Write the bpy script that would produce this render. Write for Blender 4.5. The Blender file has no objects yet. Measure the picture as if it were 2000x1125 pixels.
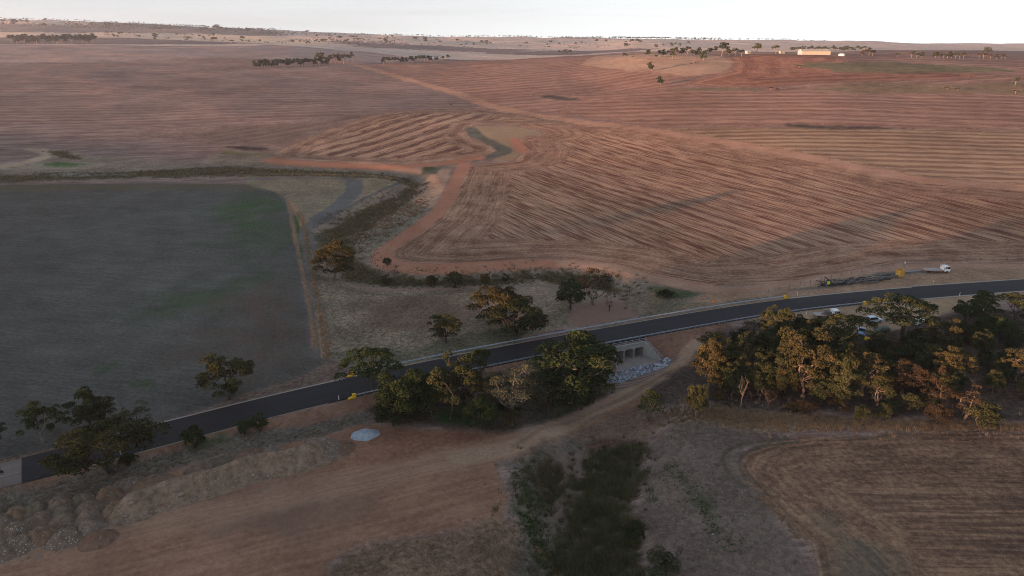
import bpy, bmesh, math, random
import numpy as np
from mathutils import Vector, Matrix

# ------------------------------------------------------------------ camera, light, exposure
SC = bpy.context.scene
COL = SC.collection
CAM_H, PITCH, FPX = 75.0, math.radians(18.8), 1428.0
cam_d = bpy.data.cameras.new('camera')
cam_d.sensor_width = 36.0
cam_d.lens = 36.0 * FPX / 2000.0
cam_d.clip_start = 1.0
cam_d.clip_end = 40000.0
cam = bpy.data.objects.new('camera', cam_d)
cam.location = (0, 0, CAM_H)
cam.rotation_euler = (math.pi / 2 - PITCH, 0, 0)
COL.objects.link(cam)
SC.camera = cam

SUN_EL = math.radians(2.4)
SUN_DIR = Vector((-0.80, -0.60, 0.0))          # horizontal direction towards the sun
SKY_LOW = 0.94                                  # the low sky is paler than the zenith, all round
W = bpy.data.worlds.new('World')
SC.world = W
W.use_nodes = True
wn = W.node_tree
wn.nodes.clear()
sky = wn.nodes.new('ShaderNodeTexSky')
sky.sky_type = 'NISHITA'
sky.sun_disc = False
sky.sun_elevation = SUN_EL
sky.sun_rotation = math.atan2(SUN_DIR.x, SUN_DIR.y)
sky.altitude = 300
sky.air_density = 1.0
sky.dust_density = 2.2
sky.ozone_density = 2.0
# the very low band of the sky model (dark opposite the sun) stays below the veiled horizon
tco = wn.nodes.new('ShaderNodeTexCoord')
upv = wn.nodes.new('ShaderNodeVectorMath'); upv.operation = 'ADD'; upv.inputs[1].default_value = (0, 0, 0.16)
nrm = wn.nodes.new('ShaderNodeVectorMath'); nrm.operation = 'NORMALIZE'
wn.links.new(tco.outputs['Generated'], upv.inputs[0]); wn.links.new(upv.outputs[0], nrm.inputs[0])
wn.links.new(nrm.outputs[0], sky.inputs['Vector'])
bg = wn.nodes.new('ShaderNodeBackground')
bg.inputs['Strength'].default_value = 0.15
wo = wn.nodes.new('ShaderNodeOutputWorld')
# a thin high veil takes most of the colour out of the low sky, all round
bw = wn.nodes.new('ShaderNodeRGBToBW')
tint = wn.nodes.new('ShaderNodeVectorMath'); tint.operation = 'SCALE'
hue = wn.nodes.new('ShaderNodeMix'); hue.data_type = 'RGBA'
hue.inputs[6].default_value = (0.80, 0.97, 1.24, 1)      # zenith
hue.inputs[7].default_value = (0.99, 1.0, 0.99, 1)       # low sky
huf = wn.nodes.new('ShaderNodeMapRange'); huf.interpolation_type = 'SMOOTHSTEP'
huf.inputs['From Min'].default_value = -0.5; huf.inputs['From Max'].default_value = -0.02
wn.links.new(huf.outputs[0], hue.inputs[0]); wn.links.new(hue.outputs[2], tint.inputs[0])
geo = wn.nodes.new('ShaderNodeNewGeometry')
sepn = wn.nodes.new('ShaderNodeSeparateXYZ')
wn.links.new(geo.outputs['Incoming'], sepn.inputs[0])
ramp = wn.nodes.new('ShaderNodeMapRange')
ramp.interpolation_type = 'SMOOTHSTEP'
ramp.inputs['From Min'].default_value = -0.30; ramp.inputs['From Max'].default_value = 0.0
ramp.inputs['To Min'].default_value = 1.0; ramp.inputs['To Max'].default_value = SKY_LOW
lift = wn.nodes.new('ShaderNodeMath'); lift.operation = 'MULTIPLY'
wn.links.new(sepn.outputs['Z'], ramp.inputs['Value']); wn.links.new(sepn.outputs['Z'], huf.inputs['Value'])
vm = wn.nodes.new('ShaderNodeMix'); vm.data_type = 'RGBA'
vm.inputs[0].default_value = 0.88
wn.links.new(sky.outputs['Color'], bw.inputs[0])
wn.links.new(bw.outputs[0], lift.inputs[0]); wn.links.new(ramp.outputs[0], lift.inputs[1])
wn.links.new(lift.outputs[0], tint.inputs['Scale'])
wn.links.new(sky.outputs['Color'], vm.inputs[6])
wn.links.new(tint.outputs[0], vm.inputs[7])
# faint streaks in the veil
stm = wn.nodes.new('ShaderNodeMapping'); stm.inputs['Scale'].default_value = (1.6, 1.6, 34.0)
stn = wn.nodes.new('ShaderNodeTexNoise'); stn.inputs['Scale'].default_value = 1.3; stn.inputs['Detail'].default_value = 4.0
stf = wn.nodes.new('ShaderNodeMapRange')
stf.inputs['From Min'].default_value = 0.45; stf.inputs['From Max'].default_value = 0.72
stf.inputs['To Min'].default_value = 1.0; stf.inputs['To Max'].default_value = 0.88
sts = wn.nodes.new('ShaderNodeVectorMath'); sts.operation = 'SCALE'
wn.links.new(tco.outputs['Generated'], stm.inputs['Vector']); wn.links.new(stm.outputs[0], stn.inputs['Vector'])
wn.links.new(stn.outputs['Fac'], stf.inputs['Value']); wn.links.new(stf.outputs[0], sts.inputs['Scale'])
wn.links.new(vm.outputs[2], sts.inputs[0])
wn.links.new(sts.outputs[0], bg.inputs['Color'])
wn.links.new(bg.outputs['Background'], wo.inputs['Surface'])

sun_d = bpy.data.lights.new('sun', 'SUN')
sun_d.energy = 2.6
sun_d.angle = math.radians(0.6)
sun_d.color = (1.0, 0.53, 0.31)
sun = bpy.data.objects.new('sun', sun_d)
to_sun = Vector((SUN_DIR.x * math.cos(SUN_EL), SUN_DIR.y * math.cos(SUN_EL), math.sin(SUN_EL)))
sun.rotation_euler = to_sun.to_track_quat('Z', 'Y').to_euler()
sun.location = (-200, -150, 200)
COL.objects.link(sun)

VS = SC.view_settings
VS.view_transform = 'Standard'
VS.look = 'None'
VS.gamma = 1.0
VS.exposure = 2.87
VS.use_curve_mapping = False
SC.cycles.use_denoising = True
SC.cycles.denoising_prefilter = 'NONE'         # keeps the fine grain of fields and leaves
SC.cycles.sample_clamp_indirect = 4.0
SC.cycles.filter_width = 1.0
SC.cycles.max_bounces = 6
SC.cycles.diffuse_bounces = 3
SC.cycles.glossy_bounces = 2
SC.cycles.transmission_bounces = 2
SC.cycles.volume_bounces = 0
SC.cycles.transparent_max_bounces = 8

# ------------------------------------------------------------------ numpy helpers
def _hash(ix, iy, s):
    n = (ix.astype(np.int64) * 374761393 + iy.astype(np.int64) * 668265263 + s * 974634541) & 0xffffffff
    n = ((n ^ (n >> 13)) * 1274126177) & 0xffffffff
    return ((n ^ (n >> 16)) & 0xffff) / 65535.0

def noise(x, y, scale, seed=0, octaves=3):
    """value noise in -1..1"""
    x = np.asarray(x, float) / scale; y = np.asarray(y, float) / scale
    tot = 0; amp = 1; norm = 0
    for o in range(octaves):
        ix = np.floor(x); iy = np.floor(y)
        fx = x - ix; fy = y - iy
        fx = fx * fx * (3 - 2 * fx); fy = fy * fy * (3 - 2 * fy)
        s = seed + o * 17
        a = _hash(ix, iy, s); b = _hash(ix + 1, iy, s); c = _hash(ix, iy + 1, s); d = _hash(ix + 1, iy + 1, s)
        tot = tot + amp * ((a + (b - a) * fx) * (1 - fy) + (c + (d - c) * fx) * fy)
        norm += amp; amp *= 0.5
        x = x * 2.03 + 11.7; y = y * 2.03 + 5.3
    return tot / norm * 2 - 1

def sstep(a, b, x):
    t = np.clip((x - a) / (b - a), 0, 1)
    return t * t * (3 - 2 * t)

SP, CP = math.sin(PITCH), math.cos(PITCH)
def ray(px, py):
    px = np.asarray(px, float); py = np.asarray(py, float)
    t = (562.5 - py) / FPX
    den = CP + t * SP
    return ((px - 1000) / FPX) / den, (SP - t * CP) / den     # x/y , drop/y

def on_plane(px, py, z=0.0):
    a, s = ray(px, py)
    y = (CAM_H - z) / s
    return np.stack([a * y, y], -1)

def catmull(P, step):
    P = np.asarray(P, float)
    Q = np.vstack([2 * P[0] - P[1], P, 2 * P[-1] - P[-2]])
    out = []
    for i in range(1, len(Q) - 2):
        p0, p1, p2, p3 = Q[i - 1:i + 3]
        n = max(2, int(np.linalg.norm(p2 - p1) / step))
        t = np.linspace(0, 1, n, endpoint=False)[:, None]
        out.append(0.5 * (2 * p1 + (p2 - p0) * t + (2 * p0 - 5 * p1 + 4 * p2 - p3) * t ** 2 + (-p0 + 3 * p1 - 3 * p2 + p3) * t ** 3))
    out.append(P[-1:])
    return np.vstack(out)

def line_dist(x, y, L, maxd=None):
    """distance to polyline, signed side (left +), arc length of the nearest point; beyond maxd only 'far' is known"""
    L = np.asarray(L, float)
    best = np.full(x.shape, 1e12); side = np.zeros(x.shape); arc = np.zeros(x.shape); acc = 0.0
    for i in range(len(L) - 1):
        ax, ay = L[i]; bx, by = L[i + 1]
        dx, dy = bx - ax, by - ay
        l2 = dx * dx + dy * dy
        if l2 < 1e-9: continue
        if maxd is None:
            k = slice(None); xx, yy = x, y
        else:
            k = np.nonzero((y > min(ay, by) - maxd) & (y < max(ay, by) + maxd) & (x > min(ax, bx) - maxd) & (x < max(ax, bx) + maxd))[0]
            if len(k) == 0:
                acc += math.sqrt(l2); continue
            xx, yy = x[k], y[k]
        t = np.clip(((xx - ax) * dx + (yy - ay) * dy) / l2, 0, 1)
        ex = xx - ax - t * dx; ey = yy - ay - t * dy
        d = ex * ex + ey * ey
        m = d < best[k]
        best[k] = np.where(m, d, best[k])
        side[k] = np.where(m, np.sign(dx * ey - dy * ex), side[k])
        arc[k] = np.where(m, acc + t * math.sqrt(l2), arc[k])
        acc += math.sqrt(l2)
    return np.sqrt(best), side, arc

def poly_sd(x, y, P, maxd=None):
    """signed distance to a polygon (positive inside) and arc length"""
    P = np.asarray(P, float)
    d, _, arc = line_dist(x, y, np.vstack([P, P[:1]]), maxd)
    ins = np.zeros(x.shape, bool)
    for i in range(len(P)):
        ax, ay = P[i]; bx, by = P[(i + 1) % len(P)]
        if ay == by: continue
        k = np.nonzero((ay > y) != (by > y))[0]
        c = x[k] < (bx - ax) * (y[k] - ay) / (by - ay) + ax
        ins[k] ^= c
    return np.where(ins, d, -d), arc

# ------------------------------------------------------------------ terrain
_cols = [-500, 0, 300, 600, 900, 1150, 1300, 1600, 1800, 2000, 2500]
_ys = [0, 300, 400, 500, 600, 700, 800, 900, 1000, 1100, 1200, 1350, 1500, 1900, 2200, 2600, 3100, 3600, 4200, 5200, 7000, 12000]
_tab = {
    -500: [-1, -1, -1, 2, 8, 13, 18, 22, 26, 30, 35, 42, 48, 62, 63, 72, 98, 133, 181, 170, 120, 100],
    0:    [-1, -1, -1, 2, 8, 13, 18, 22, 26, 30, 35, 42, 48, 62, 63, 72, 98, 133, 178, 165, 120, 100],
    300:  [-1, -1, -1, 2, 8, 13, 18, 22, 26, 30, 35, 42, 48, 61, 62, 68, 91, 120, 163, 150, 110, 100],
    600:  [-1, -1, -1, 2, 8, 13, 18, 22, 25, 29, 33, 39, 43, 50, 55, 63, 75, 90, 112, 110, 90, 80],
    900:  [-1, -1, -1, 2, 9, 14, 19, 24, 28, 31, 33, 35, 35.5, 31, 31, 41, 56, 66, 80, 78, 70, 60],
    1150: [-1, -1, -1, 3, 10, 16, 22, 28, 34.5, 41, 45, 46.5, 44, 34, 32, 35, 43, 56, 76, 74, 66, 60],
    1300: [-1, -1, 0, 5, 13, 22, 30, 39, 48.5, 55, 55, 49, 46, 43, 43, 49, 59, 63, 68, 66, 60, 55],
    1600: [-1, -0.5, 3.5, 10, 18, 27, 36, 44, 52, 54.5, 53, 50, 51, 54, 52, 48, 50, 55, 60, 55, 50, 50],
    1800: [-1, -0.5, 3.5, 10, 18, 27, 35, 42, 49, 51, 52, 54, 55.5, 52, 48, 45, 45, 45, 50, 50, 50, 50],
    2000: [-1, -0.5, 3.5, 10, 18, 26, 34, 40, 46, 47.5, 48, 49, 50, 45, 40, 40, 40, 40, 45, 45, 45, 45],
    2500: [-1, -0.5, 3.5, 10, 18, 26, 34, 40, 46, 47, 47, 47, 47, 42, 40, 40, 40, 40, 45, 45, 45, 45],
}
_aa = np.linspace(-1.1, 1.1, 221)
_yy = np.concatenate([np.arange(0, 2000, 20), np.arange(2000, 12001, 60)])
_rows = np.array([np.interp(_yy, _ys, _tab[c]) for c in _cols])
def _sm(A, n, ax):
    k = np.hanning(2 * n + 3)[1:-1]; k /= k.sum()
    pad = [(0, 0), (0, 0)]; pad[ax] = (n, n)
    B = np.pad(A, pad, mode='edge')
    return np.apply_along_axis(lambda v: np.convolve(v, k, mode='valid'), ax, B)
_T = np.stack([np.interp(_aa * FPX + 1000, _cols, _rows[:, j]) for j in range(len(_yy))], 1)
_T = _sm(_sm(_T, 5, 1), 9, 0)

def far_h(x, y):
    yc = np.clip(y, 1, 11990)
    a = np.clip(x / np.maximum(yc, 200), -1.09, 1.09)
    fa = (a + 1.1) / 0.01
    ia = np.clip(fa.astype(int), 0, 219); ta = fa - ia
    fy = np.where(yc < 2000 - 20, yc / 20, 99 + (yc - 1980) / 60)
    fy = np.interp(yc, _yy, np.arange(len(_yy)))
    iy = np.clip(fy.astype(int), 0, len(_yy) - 2); ty = fy - iy
    z = (_T[ia, iy] * (1 - ta) + _T[ia + 1, iy] * ta) * (1 - ty) + (_T[ia, iy + 1] * (1 - ta) + _T[ia + 1, iy + 1] * ta) * ty
    return z

# road edges as they run through the valley, level at z = 0
_far = [(2060, 541), (2000, 545), (1900, 552), (1800, 560), (1700, 568.5), (1545, 583.5), (1400, 604), (1300, 621), (1200, 638.5), (1100, 656.5), (1000, 675.5), (900, 693), (815, 709), (700, 734), (537, 768), (324, 825), (54, 895), (-60, 924)]
_near = [(2060, 563), (2000, 567), (1900, 574), (1800, 582), (1700, 590.5), (1545, 607), (1400, 630), (1300, 648), (1200, 666), (1100, 684.5), (1000, 704), (900, 726), (815, 746), (700, 773), (537, 813), (324, 867), (59, 934), (-60, 963)]
_fw = catmull(on_plane(*np.array(_far).T), 3.0)
_nw = catmull(on_plane(*np.array(_near).T), 3.0)
def _res(L, n):
    s = np.r_[0, np.cumsum(np.linalg.norm(np.diff(L, axis=0), axis=1))]
    t = np.linspace(0, s[-1], n)
    return np.stack([np.interp(t, s, L[:, 0]), np.interp(t, s, L[:, 1])], 1)
_mid = _res(_fw, 60)
# centre line: midpoint between a far-edge point and its nearest near-edge point, then smoothed
_cl = []
for p in _mid:
    q = _nw[np.argmin(np.linalg.norm(_nw - p, axis=1))]
    _cl.append((p + q) / 2)
_cl = np.array(_cl)
for _ in range(6):
    _cl[1:-1] = (_cl[:-2] + 2 * _cl[1:-1] + _cl[2:]) / 4
_e0 = _cl[0] + (_cl[0] - _cl[3]) / np.linalg.norm(_cl[0] - _cl[3]) * 700
_e1 = _cl[-1] + (_cl[-1] - _cl[-4]) / np.linalg.norm(_cl[-1] - _cl[-4]) * 350
ROAD_C = catmull(np.vstack([_e0, _cl[::3], _cl[-1:], _e1]), 9.0)
ROAD_W = 4.9                                   # half width of the sealed road

# culvert frame: CUL centre of the headwall foot, CUL_L along the road (towards +x), CUL_N out of the embankment
_hw = on_plane(1222, 676, -1.0)
_i = np.argmin(np.linalg.norm(ROAD_C - _hw, axis=1))
CUL_L = ROAD_C[_i - 1] - ROAD_C[_i + 1]; CUL_L /= np.linalg.norm(CUL_L)
if CUL_L[0] < 0: CUL_L = -CUL_L
CUL_N = np.array([CUL_L[1], -CUL_L[0]])
CELL_W, CELL_H, CELL_T = 2.75, 2.75, 0.32
CUL_F = -5.0                                   # floor level of the culvert
CUL_HALF = 1.5 * CELL_W + 2 * CELL_T
# right end of the headwall stands where the photograph shows it
_re = on_plane(1259, 668, -1.05)
_d0 = np.dot(_re - ROAD_C[_i], CUL_N)
CUL = _re - CUL_L * CUL_HALF

CREEK_PX = [(1216, 700), (1195, 735), (1180, 770), (1175, 810), (1180, 870), (1165, 930), (1150, 1000), (1140, 1060), (1130, 1125), (1120, 1220)]
CREEK = np.vstack([on_plane(*np.array(CREEK_PX).T, -4.5)])
UP_PX = [(0, 335), (120, 338), (300, 335), (450, 330), (600, 335), (730, 340), (800, 352), (812, 378), (770, 400), (700, 430), (655, 462), (648, 500), (690, 535), (760, 552), (860, 553), (960, 548), (1050, 540), (1120, 548), (1180, 575), (1210, 610)]
CREEK_UP = on_plane(*np.array(UP_PX).T, -2.5)
CREEK_ALL = np.vstack([catmull(CREEK_UP, 8.0), catmull(np.vstack([CREEK_UP[-1:], CREEK]), 8.0)])

def ground_h(x, y, detail=True):
    x = np.asarray(x, float); y = np.asarray(y, float)
    z = far_h(x, y)
    if detail:
        far = sstep(350, 900, y)
        z = z + noise(x, y, 170, 3, 3) * 2.6 * far + noise(x, y, 460, 5, 3) * 17 * sstep(2300, 3400, y) + noise(x, y, 45, 9, 2) * (0.25 + 0.3 * far)
        z = z + noise(x, y, 9, 19, 2) * 0.10 * (1 - far)
    near = (y < 620) & (y > -60)
    if near.any():
        xs, ys, zs = x[near], y[near], z[near]
        dc, _, arc = line_dist(xs, ys, CREEK_ALL, 30)
        wid = 9 + 4 * noise(xs, ys, 40, 31, 2)
        prof = 1 - sstep(wid * 0.35, wid * 1.9, dc)
        dn = (ys < 230) * 1.0
        zs = zs - prof * (1.6 + 1.9 * sstep(300, 210, ys))
        # embankment carrying the road
        dr, side, _ = line_dist(xs, ys, ROAD_C, 24)
        emb = -0.22 - np.maximum(dr - (ROAD_W + 1.1), 0) / 1.9
        zs = np.where(dr < ROAD_W + 1.1, -0.22, np.maximum(zs, emb))
        # outlet basin in front of the headwall and under the road edge
        rx, ry = xs - CUL[0], ys - CUL[1]
        n = rx * CUL_N[0] + ry * CUL_N[1]
        l = rx * CUL_L[0] + ry * CUL_L[1]
        half = CUL_HALF + 0.55 + np.maximum(n, 0) * 0.36
        inb = (n > -7.6) & (n < 7.0) & (np.abs(l) < half)
        fl = CUL_F - 0.08 + sstep(5, 7, n) * 0.3
        zs = np.where(inb, np.minimum(zs, fl), zs)
        z = z.copy(); z[near] = zs
    # ridge that stands between the low sun and the valley
    q = 0.8 * x + 0.6 * y
    t = -0.6 * x + 0.8 * y
    ridge = RIDGE_H * np.exp(-((q + 720) / 190.0) ** 2) * sstep(1500, 800, t) * sstep(-2200, -1300, t)
    return z + ridge
RIDGE_H = 40.5

def cast(px, py, detail=True):
    """where the line of sight through a photograph pixel meets the terrain"""
    px = np.atleast_1d(np.asarray(px, float)); py = np.atleast_1d(np.asarray(py, float))
    a, s = ray(px, py)
    ts = 60 * (150.0 ** np.linspace(0, 1, 700))
    hi = np.full(px.shape, np.nan); lo = np.full(px.shape, 60.0)
    done = np.zeros(px.shape, bool)
    for k in range(1, len(ts)):
        y = ts[k]
        h = ground_h(a * y, np.full(a.shape, y), detail)
        hit = (~done) & (h >= CAM_H - s * y)
        hi[hit] = y; lo[hit] = ts[k - 1]; done |= hit
        if done.all(): break
    hi = np.where(done, hi, 8900.0); lo = np.where(done, lo, 8899.0)
    for _ in range(14):
        m = (lo + hi) / 2
        h = ground_h(a * m, m, detail)
        up = h >= CAM_H - s * m
        hi = np.where(up, m, hi); lo = np.where(up, lo, m)
    y = (lo + hi) / 2
    return np.stack([a * y, y, ground_h(a * y, y, detail)], -1)

# ------------------------------------------------------------------ materials
def new_mat(name):
    m = bpy.data.materials.new(name); m.use_nodes = True
    nt = m.node_tree
    b = nt.nodes['Principled BSDF']
    b.inputs['Roughness'].default_value = 0.9
    b.inputs['Specular IOR Level'].default_value = 0.15
    return m, nt, b

def N(nt, typ, **kw):
    n = nt.nodes.new(typ)
    for k, v in kw.items():
        if k in n.inputs: n.inputs[k].default_value = v
        else: setattr(n, k, v)
    return n

def mth(nt, op, a, b=None, c=None, clamp=False):
    n = nt.nodes.new('ShaderNodeMath'); n.operation = op; n.use_clamp = clamp
    for i, v in enumerate((a, b, c)):
        if v is None: continue
        if isinstance(v, (int, float)): n.inputs[i].default_value = v
        else: nt.links.new(v, n.inputs[i])
    return n.outputs[0]

def mixc(nt, f, a, b, blend='MIX'):
    n = nt.nodes.new('ShaderNodeMix'); n.data_type = 'RGBA'; n.blend_type = blend
    for s, v in ((n.inputs[0], f), (n.inputs[6], a), (n.inputs[7], b)):
        if isinstance(v, (int, float)): s.default_value = v
        elif isinstance(v, tuple): s.default_value = v if len(v) == 4 else (*v, 1)
        else: nt.links.new(v, s)
    return n.outputs[2]

def noise_n(nt, vec, scale, detail=4.0, rough=0.55, dist=0.0):
    n = N(nt, 'ShaderNodeTexNoise', Scale=scale, Detail=detail, Roughness=rough, Distortion=dist)
    if vec is not None: nt.links.new(vec, n.inputs['Vector'])
    return n.outputs['Fac']

def rough_mat(name, c1, c2, scale=1.0, rough=0.9, bump=0.3, spec=0.15, metal=0.0, detail=5.0, bscale=None):
    """two-tone weathered surface in object space"""
    m, nt, b = new_mat(name)
    tc = N(nt, 'ShaderNodeTexCoord')
    f = noise_n(nt, tc.outputs['Object'], scale, detail, 0.6)
    f = mth(nt, 'MULTIPLY_ADD', f, 2.4, -0.7, clamp=True)
    nt.links.new(mixc(nt, f, c1, c2), b.inputs['Base Color'])
    b.inputs['Roughness'].default_value = rough
    b.inputs['Specular IOR Level'].default_value = spec
    b.inputs['Metallic'].default_value = metal
    if bump:
        g = noise_n(nt, tc.outputs['Object'], bscale or scale * 4, 4, 0.6)
        bp = N(nt, 'ShaderNodeBump', Strength=bump, Distance=0.05)
        nt.links.new(g, bp.inputs['Height']); nt.links.new(bp.outputs[0], b.inputs['Normal'])
    return m

# ------------------------------------------------------------------ ground: paddocks, flats, tracks
def ground_material():
    m, nt, b = new_mat('ground')
    c1 = N(nt, 'ShaderNodeAttribute', attribute_name='c1').outputs['Color']
    c2 = N(nt, 'ShaderNodeAttribute', attribute_name='c2').outputs['Color']
    p = N(nt, 'ShaderNodeSeparateXYZ'); nt.links.new(N(nt, 'ShaderNodeAttribute', attribute_name='rows').outputs['Vector'], p.inputs[0])
    q = N(nt, 'ShaderNodeSeparateXYZ'); nt.links.new(N(nt, 'ShaderNodeAttribute', attribute_name='grain').outputs['Vector'], q.inputs[0])
    u, v, amp = p.outputs
    swath, tuft, spacing = q.outputs
    pos = N(nt, 'ShaderNodeNewGeometry').outputs['Position']
    big = noise_n(nt, pos, 0.011, 5, 0.6)
    mid = noise_n(nt, pos, 0.09, 5, 0.62)
    fine = noise_n(nt, pos, 0.9, 5, 0.7)
    vfine = noise_n(nt, pos, 3.2, 3, 0.7)
    # rows: streaks along the drilling direction, finer lines and wide header swaths
    def streak(ku, kv, det):
        cx = N(nt, 'ShaderNodeCombineXYZ')
        nt.links.new(mth(nt, 'MULTIPLY', u, ku), cx.inputs[0]); nt.links.new(mth(nt, 'MULTIPLY', v, kv), cx.inputs[1])
        return noise_n(nt, cx.outputs[0], 1.0, det, 0.55)
    s_f = streak(0.95, 0.05, 2)
    s_b = streak(0.2, 0.004, 4)
    wob = mth(nt, 'MULTIPLY', mth(nt, 'SUBTRACT', mid, 0.5), 0.4)
    ph = mth(nt, 'ADD', mth(nt, 'DIVIDE', u, mth(nt, 'MAXIMUM', spacing, 0.5)), wob)
    sw = mth(nt, 'SINE', mth(nt, 'MULTIPLY', ph, 6.2832))
    sw = mth(nt, 'MULTIPLY', sw, swath)
    r = mth(nt, 'ADD', mth(nt, 'MULTIPLY', mth(nt, 'SUBTRACT', s_f, 0.5), 4.4), mth(nt, 'MULTIPLY', mth(nt, 'SUBTRACT', s_b, 0.5), 2.6))
    r = mth(nt, 'ADD', mth(nt, 'ADD', r, sw), 0.5)
    r = mth(nt, 'MULTIPLY_ADD', mth(nt, 'SUBTRACT', fine, 0.5), 0.9, r, clamp=False)
    rows = mth(nt, 'MINIMUM', mth(nt, 'MAXIMUM', r, 0.0), 1.0)
    # without rows the second colour comes in tufts and patches
    pat = mth(nt, 'MULTIPLY_ADD', mth(nt, 'ADD', mth(nt, 'MULTIPLY', fine, 0.55), mth(nt, 'MULTIPLY', mid, 0.45)), 4.2, -1.6, clamp=True)
    fac = N(nt, 'ShaderNodeMix'); fac.data_type = 'FLOAT'
    nt.links.new(amp, fac.inputs[0]); nt.links.new(pat, fac.inputs[2]); nt.links.new(rows, fac.inputs[3])
    col = mixc(nt, fac.outputs[0], c1, c2)
    t = mth(nt, 'MULTIPLY_ADD', mth(nt, 'SUBTRACT', fine, 0.5), 1.5, mth(nt, 'MULTIPLY', mth(nt, 'SUBTRACT', vfine, 0.5), 1.6))
    t = mth(nt, 'MULTIPLY', t, tuft)
    g = mth(nt, 'ADD', mth(nt, 'MULTIPLY_ADD', mth(nt, 'SUBTRACT', big, 0.5), 1.1, 1.0), mth(nt, 'MULTIPLY', mth(nt, 'SUBTRACT', mid, 0.5), 0.55))
    g = mth(nt, 'MAXIMUM', mth(nt, 'ADD', g, t), 0.15)
    sc = N(nt, 'ShaderNodeVectorMath', operation='SCALE')
    nt.links.new(col, sc.inputs[0]); nt.links.new(g, sc.inputs['Scale'])
    nt.links.new(sc.outputs[0], b.inputs['Base Color'])
    b.inputs['Roughness'].default_value = 1.0
    b.inputs['Specular IOR Level'].default_value = 0.0
    hgt = mth(nt, 'ADD', mth(nt, 'MULTIPLY', fine, mth(nt, 'MULTIPLY_ADD', tuft, 0.9, 0.2)), mth(nt, 'MULTIPLY', mth(nt, 'MULTIPLY', rows, amp), 0.22))
    hgt = mth(nt, 'ADD', hgt, mth(nt, 'MULTIPLY', mth(nt, 'MULTIPLY', vfine, tuft), 0.3))
    bp = N(nt, 'ShaderNodeBump', Strength=0.35, Distance=0.35)
    nt.links.new(hgt, bp.inputs['Height']); nt.links.new(bp.outputs[0], b.inputs['Normal'])
    return m
M_GROUND = ground_material()

# each layer: region, outline in photograph pixels (dropped on to the terrain), edge softness and raggedness in metres,
# base colour, second colour, row strength, swath strength, swath spacing, tuft strength, row direction (two pixels) and headland width
def L(region, pts, soft, rag, c1, c2, amp=0.0, sw=0.0, sp=12.0, tuft=0.5, rd=None, head=0.0, line=0.0):
    return dict(region=region, pts=pts, soft=soft, rag=rag, c1=c1, c2=c2, amp=amp, sw=sw, sp=sp, tuft=tuft, rd=rd, head=head, line=line)

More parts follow.
